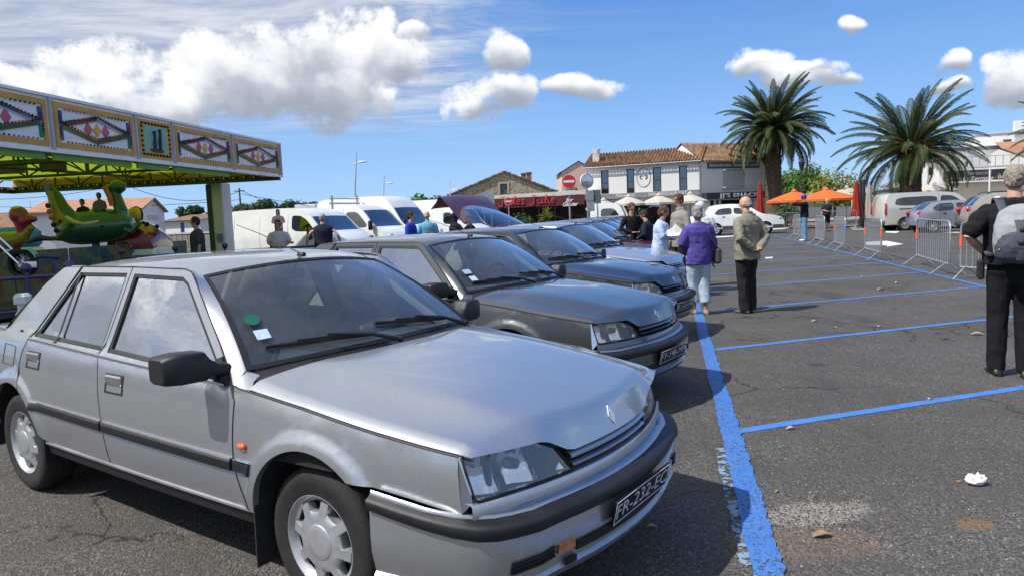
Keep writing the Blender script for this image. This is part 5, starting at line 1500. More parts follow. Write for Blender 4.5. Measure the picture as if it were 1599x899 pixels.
def street_lamp(label, px, D, pytop, pyarm, armdx, r=.06):
 c = at(px, 340, D); t = at(px, pytop, D); a = at(px, pyarm, D); root = thing('street_lamp', label, 'lamp post', (c.x, c.y, 0), 0, 'tall street lamps')
 mb = MB(); mb.tube([(0, 0, 0), (0, 0, t.z*.6), (t.x-c.x, 0, t.z)], [r*1.3, r, r*.5], 8); mb.build('pole', M_LAMP, root, 60)
 mb = MB(); mb.tube([(0, 0, a.z-.1), (armdx*.6, 0, a.z)], .03, 6); mb.build('arm', M_LAMP, root, 60)
 mb = MB(); mb.rbox((armdx*.9, 0, a.z+.02), (.75*abs(armdx), .3, .10), .04); mb.build('lamp_head', M_WP, root, 50)
street_lamp('tall street lamp left of the big vans', 557, 48, 236, 254, .7)
street_lamp('street lamp with its head over the white van roof', 600, 62, 275, 287, .7)
street_lamp('short street lamp left of the stone gable', 703, 60, 283, 297, .55, .05)
# old-style lantern beside the left palm
c = at(1252, 340, 52); zt = at(1252, 247, 52).z; root = thing('street_lantern', 'black classic lantern on a post between the two palms', 'lantern', (c.x, c.y, 0)); M_IRON = mat('black_iron', (0.02, 0.022, 0.025), 0.5, var=0.2)
mb = MB(); mb.tube([(0, 0, 0), (0, 0, .4), (0, 0, .45), (0, 0, zt-.9)], [.12, .10, .055, .04], 10); mb.build('post', M_IRON, root, 50)
mb = MB(); mb.lathe([(.10, zt-.9), (.24, zt-.35), (.27, zt-.33), (.10, zt-.12), (.02, zt)], 6); mb.build('lantern_frame', M_IRON, root, 20)
mb = MB(); mb.lathe([(.09, zt-.85), (.21, zt-.38)], 6); mb.build('lantern_glass', G_CAR, root)
# ------------------------------------------------------------------ kerb and pavement beyond the carriageway
M_PAVE = mat('pavement_stone', (0.26, 0.235, 0.20), 0.9, var=0.2, vscale=1.5, bump=0.3, bscale=20)
mb = MB(); mb.box((45, 66, .06), (130, 22, .12)); tag(mb.build('pavement', M_PAVE), kind='structure')
mb = MB(); mb.box((45, 54.9, .068), (130, .18, .136)); tag(mb.build('kerb', mat('kerb_stone', (0.42, 0.39, 0.33), 0.85, var=0.15)), kind='structure')
M_ROADW = mat('road_white', (0.62, 0.62, 0.60), 0.7, var=0.15, vscale=8)
# pale carriageway markings between the barriers and the parked cars
def poly_ground(name, pts, m, z=.004):
 mb = MB(); P = [gnd(*p) for p in pts]; mb.add([(p.x, p.y, z) for p in P], [tuple(range(len(P)))])
 if (P[1]-P[0]).cross(P[2]-P[1]).z < 0: mb.f = [list(reversed(mb.f[0]))]
 return tag(mb.build(name, m), kind='structure')
poly_ground('road_arrow', [(1352, 383), (1352, 378), (1385, 376.5), (1411, 381.5), (1385, 385.5), (1385, 383.5)], M_ROADW)
poly_ground('road_marking', [(1383, 361.5), (1405, 361.5), (1400, 364.5), (1383, 363.6)], M_ROADW)
poly_ground('road_marking', [(1462, 361.5), (1520, 363.0), (1520, 364.5), (1462, 363.2)], M_ROADW)
poly_ground('road_marking', [(1205, 356.5), (1235, 355.3), (1235, 357.5), (1205, 358.8)], M_ROADW)
poly_ground('road_marking', [(1195, 402.0), (1207, 401.5), (1206, 403.8), (1195, 404.2)], M_ROADW)
poly_ground('road_marking', [(1330, 357.8), (1349, 357.6), (1349, 358.6), (1330, 358.8)], M_ROADW)
poly_ground('road_marking', [(1115, 370), (1180, 366), (1180, 367.4), (1115, 371.6)], M_ROADW)

# ------------------------------------------------------------------ wall materials
def wall_mat(name, c, stain=.3):
 m = bpy.data.materials.new(name); m.use_nodes = True; g = NT(m.node_tree); p = g.n['Principled BSDF']; co = g.coord()
 n1 = g.noise(co, .5, 6, .65); n2 = g.noise(g.mapping(co, scale=(3, 3, .35)), 1.2, 5, .6)
 col = g.mix(g.smooth(n1, .35, .75)*stain, (*c, 1), tuple(q*.78 for q in c))
 col = g.mix(g.smooth(n2, .58, .8)*stain*.9, col, tuple(q*.6 for q in c))
 g.link(col, p.inputs['Base Color']); p.inputs['Roughness'].default_value = .9
 g.link(g.bump(g.noise(co, 30, 4, .6), .25, .01), p.inputs['Normal']); MATS[name] = m; return m
def stone_mat():
 m = bpy.data.materials.new('rubble_stone'); m.use_nodes = True; g = NT(m.node_tree); p = g.n['Principled BSDF']; co = g.mapping(g.coord(), scale=(1, 1, 1.6))
 v = g.sep(g.voro(co, 5.5, 'F1', 'Color')); e = g.voro(co, 5.5, 'DISTANCE_TO_EDGE'); n = g.noise(co, 2.0, 6, .7)
 col = g.ramp(v[0], [(0, (0.20, 0.155, 0.105)), (.5, (0.34, 0.28, 0.20)), (1, (0.46, 0.41, 0.31))])
 col = g.mix(g.smooth(e, .10, .02)*.7, col, (0.42, 0.39, 0.32)); col = g.mix(g.smooth(n, .5, .75)*.5, col, (0.16, 0.13, 0.10))
 g.link(col, p.inputs['Base Color']); p.inputs['Roughness'].default_value = .95; g.link(g.bump(g.smooth(e, 0, .12), .8, .04), p.inputs['Normal']); return m
def tile_mat(name, c1, c2):
 m = bpy.data.materials.new(name); m.use_nodes = True; g = NT(m.node_tree); p = g.n['Principled BSDF']; co = g.coord()
 v = g.sep(g.voro(g.mapping(co, scale=(4.5, 2.8, 2.8)), 1.0, 'F1', 'Color'))[0]; n = g.noise(co, 1.2, 6, .7); n3 = g.noise(co, 9, 4, .6)
 col = g.mix(v, c1, c2); col = g.mix(g.smooth(n, .45, .75)*.55, col, (0.10, 0.065, 0.045)); col = g.mix(g.smooth(n3, .6, .8)*.3, col, (0.45, 0.32, 0.18))
 g.link(col, p.inputs['Base Color']); p.inputs['Roughness'].default_value = .9; return m
W_WHITE = wall_mat('white_render', (0.70, 0.70, 0.69)); W_CREAM = wall_mat('cream_render', (0.66, 0.60, 0.47)); W_PINK = wall_mat('pink_render', (0.62, 0.46, 0.38)); M_STONE = stone_mat(); W_GREY = wall_mat('concrete_block', (0.26, 0.25, 0.23), .6)
W_SHADE = wall_mat('grey_white_render', (0.56, 0.56, 0.57))
T_OR = tile_mat('clay_tiles', (0.32, 0.17, 0.085), (0.10, 0.06, 0.035)); T_BR = tile_mat('old_clay_tiles', (0.26, 0.14, 0.08), (0.11, 0.07, 0.045)); T_PK = tile_mat('pale_clay_tiles', (0.46, 0.22, 0.12), (0.36, 0.19, 0.12))
M_WINF = mat('window_frame_dark', (0.02, 0.025, 0.035), 0.5, var=0.1); M_WING = glass_mat('window_pane', (0.10, 0.12, 0.14), 1.7, 1.6)
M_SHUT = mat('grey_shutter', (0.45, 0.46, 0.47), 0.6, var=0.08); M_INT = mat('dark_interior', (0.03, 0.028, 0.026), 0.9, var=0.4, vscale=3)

class Facade:
 """local frame on the ground: x along the front from A to B, y into the building"""
 def __init__(s, A, B): 
  s.A = Vector((A[0], A[1], 0)); d = Vector((B[0]-A[0], B[1]-A[1], 0)); s.L = d.length; s.ang = math.atan2(d.y, d.x)
 def put(s, root): root.location = s.A; root.rotation_euler = (0, 0, s.ang)
 def loc(s, px, py, off=0.0):
  """photo pixel -> (x, z) on the front plane"""
  v = RV*((px-799.5)/CAM_F)+UV*((449.5-py)/CAM_F)+FV; o = Vector((0, 0, CAM_H))
  n_ = Vector((-math.sin(s.ang), math.cos(s.ang), 0)); k = (s.A+n_*off-o).dot(n_)/v.dot(n_); p = o+v*k-s.A
  return p.x*math.cos(s.ang)+p.y*math.sin(s.ang), p.z
def front_ground(px, D): q = at(px, 340, D); return (q.x, q.y)
def wall_with_holes(mb, L_, H, holes, t=.3, y0=0.0, gable=None):
 """front wall in the xz plane with window openings"""
 xs = sorted(set([0, L_]+[h[0] for h in holes]+[h[1] for h in holes])); zs = sorted(set([0, H]+[h[2] for h in holes]+[h[3] for h in holes]))
 for i in range(len(xs)-1):
  for j in range(len(zs)-1):
   cx, cz = (xs[i]+xs[i+1])/2, (zs[j]+zs[j+1])/2
   if any(h[0] < cx < h[1] and h[2] < cz < h[3] for h in holes): continue
   mb.add([(xs[i], y0, zs[j]), (xs[i+1], y0, zs[j]), (xs[i+1], y0, zs[j+1]), (xs[i], y0, zs[j+1])], [(0, 1, 2, 3)])
 for a, b, c, d in holes:
  mb.add([(a, y0, c), (b, y0, c), (b, y0, d), (a, y0, d), (a, y0+t, c), (b, y0+t, c), (b, y0+t, d), (a, y0+t, d)], [(0, 4, 5, 1), (1, 5, 6, 2), (2, 6, 7, 3), (3, 7, 4, 0)])
def window(root, a, b, c, d, split=(), frame=.05, y=.10, fm=None, gm=None, name='window'):
 fm = fm or M_WINF; gm = gm or M_WING
 mb = MB(); 
 for x0, x1, z0, z1 in ((a, b, c, c+frame), (a, b, d-frame, d), (a, a+frame, c+frame, d-frame), (b-frame, b, c+frame, d-frame)): mb.box(((x0+x1)/2, y, (z0+z1)/2), (x1-x0, .07, z1-z0))
 for s_ in split: mb.box(((a+b)/2, y, lerp(c, d, s_)), (b-a-2*frame, .06, frame*1.1))
 f = mb.build(name, fm, root); mb = MB(); mb.box(((a+b)/2, y+.01, (c+d)/2), (b-a-frame, .012, d-c-frame)); mb.build('pane', gm, f)
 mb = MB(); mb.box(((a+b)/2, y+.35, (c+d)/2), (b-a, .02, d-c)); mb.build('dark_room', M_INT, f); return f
def tiles(root, m, x0, x1, y0, z0, y1, z1, pitch=.26, amp=.085, name='roof', over=.0):
 """corrugated clay tile slope from the eave (y0,z0) to the ridge (y1,z1)"""
 nx = int((x1-x0)/pitch)*4; P = []; ny = max(3, int(math.hypot(y1-y0, z1-z0)/.38))
 for j in range(ny*2+1):
  t = (j//2+ (1 if j % 2 else 0)*.999)/ny if j < ny*2 else 1.0
  t = min(1, t); lift = .03 if j % 2 == 0 else 0.0
  row = []
  for i in range(nx+1):
   x = lerp(x0, x1, i/nx); w = amp*math.sin(2*PI*(x-x0)/pitch)
   row.append(Vector((x+.01*math.sin(x*37+j), lerp(y0, y1, t), lerp(z0, z1, t)+w+lift+.02*noise.noise((x*.8, t*5, 0)))))
  P.append(row)
 mb = MB(); mb.grid(P); o = mb.build(name, m, root, 60); return o

# ------------------------------------------------------------------ restaurant with long tiled roof
A = front_ground(917, 60.5); B = front_ground(1096, 57.0); F = Facade(A, B)
root = thing('restaurant', 'long white two-storey building with an oval emblem between dark tall windows', 'building'); F.put(root)
HE = (F.loc(917, 261)[1]+F.loc(1095, 250.5)[1])/2
holes = []; wins = [((938,267),(951,303)), ((978,264.5),(991,301.5)), ((1019,262),(1033,299)), ((1060,259.5),(1073.5,297))]
for (p0, p1) in wins:
 x0, z1_ = F.loc(*p0); x1, z0_ = F.loc(*p1); holes.append((x0, x1, z0_, z1_))
zb_ = F.loc(1000, 312)[1]
gh = (.6, F.L-.5, .12, zb_-.1)
mb = MB(); wall_with_holes(mb, F.L, HE, holes+[gh], .4)
mb.add([(0, 0, 0), (0, 5.2, 0), (0, 5.2, HE), (0, 2.6, HE+1.22), (0, 0, HE)], [(0, 4, 3, 2, 1)]); mb.add([(F.L, 0, 0), (F.L, 5.2, 0), (F.L, 5.2, HE), (F.L, 2.6, HE+1.22), (F.L, 0, HE)], [(0, 1, 2, 3, 4)])
mb.build('wall', W_WHITE, root)
for (a_, b_, c_, d_) in holes: window(root, a_, b_, c_, d_, (.47,), .07)
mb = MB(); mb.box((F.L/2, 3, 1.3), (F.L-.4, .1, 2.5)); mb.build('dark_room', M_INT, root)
tiles(root, T_OR, -.2, F.L+.1, -.35, HE-.02, 2.6, HE+1.25); tiles(root, T_BR, -.2, F.L+.1, 5.5, HE-.02, 2.6, HE+1.25)
mb = MB(); mb.tube([(-.1, -.38, HE-.10), (F.L+.05, -.38, HE-.10)], .06, 8); mb.build('gutter', mat('zinc', (0.30, 0.31, 0.33), .5, metal=.5, var=.2), root, 60)
mb = MB(); mb.tube([(F.L-.10, -.08, HE-.1), (F.L-.10, -.08, .2)], .05, 6); mb.build('downpipe', MATS['zinc'], root, 60)
# oval emblem: thin ring and mirrored angular marks
cx, cz = F.loc(1005, 277.5); ex = abs(F.loc(1015.8, 277)[0]-cx); ez = abs(F.loc(1005, 262.5)[1]-cz)
M_INK = mat('ink_paint', (0.02, 0.022, 0.03), 0.6)
mb = MB(); mb.tube([(cx+ex*math.cos(2*PI*i/40), -.02, cz+ez*math.sin(2*PI*i/40)) for i in range(41)], .016, 5, False); em = mb.build('emblem_ring', M_INK, root, 60)
for sg in (-1, 1):
 mb = MB(); q = [(.10, .20), (.36, .20), (.36, .08), (.26, .0), (.40, -.10), (.30, -.24), (.12, -.20), (.22, -.13), (.28, -.08), (.14, .0), (.24, .10), (.12, .12)]
 poly = [(cx+sg*x*ex/.52, cz+z*ez/.78) for x, z in [(.06,.16),(.30,.16),(.30,.06),(.22,.06),(.22,.10),(.06,.10)]]; mb.add([(x, -.025, z) for x, z in poly], [tuple(range(6))])
 poly = [(cx+sg*x*ex/.52, cz+z*ez/.78) for x, z in [(.08,-.10),(.18,-.16),(.30,-.04),(.30,.04),(.22,.04),(.22,-.02),(.16,-.08)]]; mb.add([(x, -.025, z) for x, z in poly], [tuple(range(7))])
 mb.build('emblem_mark', M_INK, root)
# grey sign band over the terrace
z1_ = F.loc(1060, 298)[1]; z0_ = F.loc(1060, 306)[1]
mb = MB(); mb.box((F.L/2+.1, -.12, (z0_+z1_)/2), (F.L-.4, .2, z1_-z0_)); bd = mb.build('sign_band', mat('band_grey', (0.20, 0.215, 0.225), .7, var=.2), root)
lm = lambda x, z, s_=1: Matrix.Translation((x, -.235, z)) @ Matrix.Rotation(PI/2, 4, 'X')
for x, t in ((F.L*.36, 'BRASSERIE'), (F.L*.72, 'BAR - RESTAURANT')): lettering('lettering', t, .34, mat('letter_white', (0.7, 0.7, 0.7), .6), bd, lm(x, (z0_+z1_)/2))
mb = MB(); x, z = F.loc(926.5, 246)
for k_, (w, h, dz) in enumerate(((.55, 1.0, -.2), (.62, .08, .30), (.40, .35, .50), (.62, .08, .72))): mb.box((x, 1.0, HE+.75+dz), (w, .5, h))
mb.build('chimney', mat('chimney_render', (0.5, 0.47, 0.43), .9, var=.2), root)
# ------------------------------------------------------------------ snack bar building
A2 = front_ground(1096.5, 57.0); B2 = front_ground(1197, 59.5); F2 = Facade(A2, B2)
root = thing('snack_bar', 'white snack bar building with a shuttered upper window and dark shop sign', 'building'); F2.put(root)
HE2 = (F2.loc(1100, 252)[1]+F2.loc(1190, 251)[1])/2
x0, z1_ = F2.loc(1128.5, 265); x1, z0_ = F2.loc(1164, 292.5); sh = (x0, x1, z0_, z1_)
zs = F2.loc(1150, 312)[1]
mb = MB(); wall_with_holes(mb, F2.L, HE2, [sh, (.8, F2.L-1.2, .12, zs)], .25)
mb.add([(0, 0, 0), (0, 5, 0), (0, 5, HE2), (0, 2.5, HE2+1.55), (0, 0, HE2)], [(0, 4, 3, 2, 1)]); mb.add([(F2.L, 0, 0), (F2.L, 5, 0), (F2.L, 5, HE2), (F2.L, 2.5, HE2+1.55), (F2.L, 0, HE2)], [(0, 1, 2, 3, 4)]); mb.build('wall', W_WHITE, root)
mb = MB(); n = 12
for i in range(n): zz = lerp(sh[2]+.06, sh[3]-.06, (i+.5)/n); mb.rbox(((sh[0]+sh[1])/2, .12, zz), (sh[1]-sh[0]-.1, .03, (sh[3]-sh[2])/n*.9), .01)
o = mb.build('roller_shutter', M_SHUT, root); o['kind'] = 'stuff'
mb = MB(); mb.box(((sh[0]+sh[1])/2, -.06, sh[2]-.05), (sh[1]-sh[0]+.2, .22, .07)); mb.build('sill', W_SHADE, root)
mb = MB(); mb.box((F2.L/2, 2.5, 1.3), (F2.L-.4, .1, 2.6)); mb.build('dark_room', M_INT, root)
tiles(root, T_BR, -.1, F2.L+.3, -.35, HE2-.02, 2.5, HE2+1.62); tiles(root, T_BR, -.1, F2.L+.3, 5.3, HE2-.02, 2.5, HE2+1.62)
M_NAVY = mat('sign_navy', (0.030, 0.035, 0.055), .5, var=.1); M_SGRY = mat('sign_slate', (0.055, 0.065, 0.085), .6, var=.1); M_LW = mat('letter_white', (0.7, 0.7, 0.7), .6)
x0, z1_ = F2.loc(1104, 255.5); x1, z0_ = F2.loc(1185, 264.5); z1b = F2.loc(1185, 252.5)[1]
mb = MB(); mb.rbox(((x0+x1)/2, -.05, (z0_+z1b)/2+.02), (x1-x0, .08, .46), .01); bd = mb.build('upper_sign', M_SGRY, root)
me = text_mesh('PIZZAS AU FEU DE BOIS - BURGERS - PATES - GRATINS', .30, depth=.006, bold=.004); xs_ = [v.co.x for v in me.vertices]; kk = (x1-x0-.25)/(max(xs_)-min(xs_)); me.transform(Matrix.Diagonal((kk, 1, 1, 1))); me.transform(Matrix.Translation(((x0+x1)/2, -.10, (z0_+z1b)/2+.02)) @ Matrix.Rotation(PI/2, 4, 'X')); me.materials.clear(); me.materials.append(M_LW); obj('lettering', me, bd)
x0, z1_ = F2.loc(1100, 303); x1, z0_ = F2.loc(1180, 311.5)
zt_ = F2.loc(1150, 300.5)[1]; zl_ = F2.loc(1150, 310.5)[1]
mb = MB(); mb.rbox((F2.L*.46, -.30, (zt_+zl_)/2), (F2.L*.92, .6, zt_-zl_), .02); bd = mb.build('shop_sign', M_NAVY, root)
xc, _ = F2.loc(1147, 306)
me = text_mesh("JJ'S SNACK", .42, depth=.012, bold=.012, space=1.15); xs_ = [v.co.x for v in me.vertices]; kk = (F2.loc(1178, 305)[0]-F2.loc(1117, 306)[0])/(max(xs_)-min(xs_)); me.transform(Matrix.Diagonal((kk, 1, 1, 1))); me.transform(Matrix.Translation((xc, -.625, (zt_+zl_)/2)) @ Matrix.Rotation(PI/2, 4, 'X')); me.materials.clear(); me.materials.append(M_LW); obj('lettering', me, bd)
for x in (F2.L*.10, F2.L*.20, F2.L*.27):
 mb = MB(); mb.tube([(x, .05, .12), (x, .05, 1.0), (x, .05, zs)], [.16, .12, .12], 10); mb.build('column', W_SHADE, root, 60)
# ------------------------------------------------------------------ pink house behind
A3 = front_ground(879, 82); B3 = front_ground(935, 82); F3 = Facade(A3, B3)
root = thing('house', 'pale pink gabled house behind the no-entry sign', 'house'); F3.put(root)
za = F3.loc(903, 253)[1]; ze = F3.loc(880, 269)[1]
mb = MB(); xa = F3.loc(903, 253)[0]
mb.add([(0, 0, 0), (F3.L, 0, 0), (F3.L, 0, ze), (xa, 0, za), (0, 0, ze), (0, 8, 0), (F3.L, 8, 0), (F3.L, 8, ze), (xa, 8, za), (0, 8, ze)], [(0, 1, 2, 3, 4), (5, 0, 4, 9), (1, 6, 7, 2), (6, 5, 9, 8, 7)]); mb.build('wall', W_PINK, root)
mb = MB(); mb.add([(-.3, -.15, ze-.1), (xa, -.15, za+.1), (xa, 8, za+.1), (-.3, 8, ze-.1), (F3.L+.2, -.15, ze-.1), (F3.L+.2, 8, ze-.1)], [(0, 1, 2, 3), (1, 4, 5, 2)]); mb.build('roof', T_BR, root)
window(root, F3.loc(884, 290)[0], F3.loc(892, 290)[0], F3.loc(884, 305)[1], F3.loc(884, 292)[1], (.5,), y=-.03)
# ------------------------------------------------------------------ stone gable house with the ice-cream bar below it
A4 = front_ground(706, 66); B4 = front_ground(870, 66); F4 = Facade(A4, B4)
root = thing('stone_house', 'old stone gable house with one small dark window and two chimneys', 'house'); F4.put(root)
xa, za = F4.loc(788, 269.5); zl = F4.loc(708, 306)[1]; xr, zr = F4.loc(866, 300)
x0, z1_ = F4.loc(780.5, 287.5); x1, z0_ = F4.loc(792.5, 303.5)
mb = MB(); outl = [(0, 0), (xr, 0), (xr, zr), (xa, za), (0, zl)]
v2, tr, loops = panel2d(outl, .8, [[(x0, z0_), (x1, z0_), (x1, z1_), (x0, z1_)]])
mb.add([(x, 0, z) for x, z in v2], tr); mb.add([(0, 0, 0), (0, 9, 0), (0, 9, zl), (0, 0, zl)], [(0, 3, 2, 1)]); mb.add([(xr, 0, 0), (xr, 9, 0), (xr, 9, zr), (xr, 0, zr)], [(0, 1, 2, 3)]); mb.build('wall', M_STONE, root)
mb = MB(); mb.box(((x0+x1)/2, .14, (z0_+z1_)/2), (x1-x0, .06, z1_-z0_)); mb.build('shutter', mat('shutter_grey_blue', (0.10, 0.115, 0.14), .7, var=.2), root)
mb = MB()
for (a_, b_, c_, d_) in ((x0-.22, x1+.22, z1_, z1_+.16), (x0-.16, x0, z0_, z1_), (x1, x1+.16, z0_, z1_)): mb.box(((a_+b_)/2, -.015, (c_+d_)/2), (b_-a_, .06, d_-c_))
mb.build('window_surround', wall_mat('pale_stone', (0.42, 0.37, 0.28)), root)
def slope(mb, p, q, y0, y1, th=.12, rag=0): mb.add([(p[0], y0, p[1]), (q[0], y0, q[1]), (q[0], y1, q[1]), (p[0], y1, p[1]), (p[0], y0, p[1]-th), (q[0], y0, q[1]-th), (q[0], y1, q[1]-th), (p[0], y1, p[1]-th)], [(0, 1, 2, 3), (7, 6, 5, 4), (0, 4, 5, 1), (3, 2, 6, 7), (0, 3, 7, 4), (1, 5, 6, 2)])
def ragged_slope(p, q, nm, m):
 mb = MB(); n = 26
 for i in range(n):
  a_, b_ = i/n, (i+1)/n; dz = random.uniform(-.03, .05); mb.box((lerp(p[0], q[0], (a_+b_)/2), 4.4, lerp(p[1], q[1], (a_+b_)/2)+.04+dz), (abs(q[0]-p[0])/n*1.3, 9.2, .13))
 o = mb.build(nm, m, root); o['kind'] = 'stuff'
ragged_slope((-.35, zl-.02), (xa, za+.02), 'roof_tiles', T_BR); ragged_slope((xa, za+.02), (xr+.3, zr-.05), 'roof_tiles', T_BR)
for px_ in (818, 826.5):
 x, zt_ = F4.loc(px_, 269.5 if px_ > 820 else 271); mb = MB(); mb.box((x, 1.2, zt_-.8), (.44, .5, 1.6)); mb.box((x, 1.2, zt_+.03), (.54, .6, .12)); mb.build('chimney', wall_mat('chimney_brick', (0.22, 0.13, 0.09)), root)
# bar with red awning
A5 = front_ground(690, 57.5); B5 = front_ground(925, 55.5); F5 = Facade(A5, B5)
root = thing('ice_cream_bar', 'single-storey ice-cream bar with a wine red lettered awning and white roof edge', 'building'); F5.put(root)
zt_ = F5.loc(800, 304.5)[1]; zb2 = F5.loc(800, 310.5)[1]; za2 = F5.loc(800, 325)[1]
mb = MB(); wall_with_holes(mb, F5.L, zb2+.1, [(F5.L*.12, F5.L*.97, .6, zb2-.3)], .2, y0=1.6); mb.box((F5.L/2, 5.4, zb2/2+.05), (F5.L, .1, zb2)); mb.build('wall', W_CREAM, root)
mb = MB(); mb.add([(-.2, -.1, zb2), (F5.L+.1, -.1, zb2+.1), (F5.L+.1, 5.6, zt_+.25), (-.2, 5.6, zt_+.15), (-.2, -.1, zt_-.05), (F5.L+.1, -.1, zt_+.10)], [(0, 1, 5, 4), (4, 5, 2, 3)]); mb.build('awning_roof', mat('cream_canvas', (0.60, 0.57, 0.52), .85, var=.1), root)
x0, x1 = F5.loc(741, 320)[0], F5.loc(913, 320)[0]
M_WINE = mat('wine_awning', (0.085, 0.012, 0.018), .8, var=.2, vscale=2)
mb = MB(); mb.add([(x0, -.14, zb2-.04), (x1, -.14, zb2+.04), (x1, -.18, za2+.02), (x0, -.18, za2)], [(0, 3, 2, 1)]); mb.add([(x0, -.10, zb2-.04), (x1, -.10, zb2+.04), (x1, -.14, za2+.02), (x0, -.14, za2)], [(0, 1, 2, 3)]); aw = mb.build('awning_valance', M_WINE, root)
M_NEON = mat('script_red', (0.62, 0.06, 0.055), .5)
strokes = {  # handwritten script, each letter a set of polylines in a unit box
'J': [[(.55,1.0),(.52,.2),(.35,-.18),(.08,-.12),(.05,.08)],[(.28,.98),(.8,1.0)]], 'u': [[(0,.55),(.02,.15),(.25,.02),(.5,.15),(.55,.55)],[(.55,.55),(.56,.12),(.72,.02)]],
'l': [[(0,.1),(.25,.55),(.32,.95),(.20,1.0),(.12,.6),(.14,.12),(.32,.02)]], 'e': [[(0,.3),(.35,.36),(.38,.55),(.18,.6),(.02,.3),(.12,.05),(.42,.08)]], 's': [[(.38,.55),(.15,.55),(.12,.38),(.36,.22),(.30,.03),(.02,.05)]],
'i': [[(.05,.55),(.06,.12),(.24,.02)],[(.08,.78),(.10,.84)]]}
def script(txt, x, z, w, h, par):
 adv = {'J': .95, 'u': .8, 'l': .40, 'e': .52, 's': .55, 'i': .34, ' ': .45}; tot = sum(adv[c] for c in txt); cx_ = 0
 for c in txt:
  if c != ' ':
   mb = MB()
   for st in strokes[c]:
    pts = []
    for i in range(len(st)-1):
     for k in range(4):
      t = k/4; p0 = st[max(0, i-1)]; p1 = st[i]; p2 = st[i+1]; p3 = st[min(len(st)-1, i+2)]
      pts.append(tuple(.5*((2*p1[d])+(-p0[d]+p2[d])*t+(2*p0[d]-5*p1[d]+4*p2[d]-p3[d])*t*t+(-p0[d]+3*p1[d]-3*p2[d]+p3[d])*t**3) for d in (0, 1)))
    pts.append(st[-1]); mb.tube([(x+(cx_+a_)*w/tot, -.22, z+b_*h) for a_, b_ in pts], .032, 6)
   mb.build('script_letter', M_NEON, par, 60)
  cx_ += adv[c]
xs0, zs0 = F5.loc(779, 322.0); xs1 = F5.loc(868, 322)[0]; hh = F5.loc(820, 309)[1]-F5.loc(820, 322)[1]
script('Jules Julie', xs0, zs0+.05, xs1-xs0, hh*.98, aw)
xb, zb3 = F5.loc(889, 313); lettering('lettering', 'Bar', .38, M_LW, aw, Matrix.Translation((xb, -.20, zb3+.0)) @ Matrix.Rotation(PI/2, 4, 'X'), shear=.35, bold=.012, depth=.01)
xb, zb3 = F5.loc(890, 319.5); lettering('lettering', 'Glacier', .40, M_LW, aw, Matrix.Translation((xb, -.20, zb3)) @ Matrix.Rotation(PI/2, 4, 'X'), shear=.35, bold=.012, depth=.01)
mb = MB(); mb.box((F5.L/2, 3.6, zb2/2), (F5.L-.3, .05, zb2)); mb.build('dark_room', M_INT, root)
M_FRM = mat('terrace_frame', (0.10, 0.02, 0.02), .5); 
for i in range(9):
 x = lerp(F5.L*.12, F5.L*.97, i/8); mb = MB(); mb.box((x, .3, zb2/2), (.07, .07, zb2)); mb.build('terrace_post', M_FRM, root)
for i in range(6):
 x = lerp(F5.L*.30, F5.L*.92, i/5); mb = MB(); mb.rbox((x, -.6, .76), (.8, .8, .04), .01); mb.cyl((x, -.6, .05), (x, -.6, .76), .04, 6); t = mb.build('terrace_table', mat('table_wood', (0.16, 0.08, 0.05), .6, var=.2), None)
 t.matrix_world = root.matrix_basis.copy() if False else Matrix.Translation(F5.A) @ Matrix.Rotation(F5.ang, 4, 'Z'); tag(t, ['brown pedestal table at the left end of the wine red awning', 'brown pedestal table second from the left end of the awning', 'brown pedestal table under the first script word of the awning', 'brown pedestal table beside the yucca on the awning terrace', 'brown pedestal table below the white Glacier lettering', 'brown pedestal table at the right end of the wine red awning'][i], 'table', 'tables on the ice-cream bar terrace')
M_RCH = mat('chair_red', (0.50, 0.05, 0.03), .5, var=.1)
def red_chair(px_, D, lab):
 c = at(px_, 330, D); root_ = thing('terrace_chair', lab, 'chair', (c.x, c.y, .12), random.uniform(2.4, 3.6))
 mb = MB(); mb.rbox((0, 0, .45), (.42, .42, .04), .01); mb.build('seat', M_RCH, root_); mb = MB(); mb.rbox((-.20, 0, .82), (.04, .42, .34), .01); mb.build('backrest', M_RCH, root_)
 for x_ in (-.18, .18):
  for y_ in (-.18, .18): mb = MB(); mb.cyl((x_, y_, 0), (x_, y_, .45 if x_ > 0 else .9), .018, 6); mb.build('leg', M_RCH, root_)
red_chair(836, 53.2, 'red terrace chair left of the spiky plant'); red_chair(846, 53.4, 'red terrace chair directly at the foot of the spiky plant'); red_chair(905, 53, 'red terrace chair right of the no-entry post'); red_chair(912, 52.6, 'red terrace chair nearest the round traffic mirror')

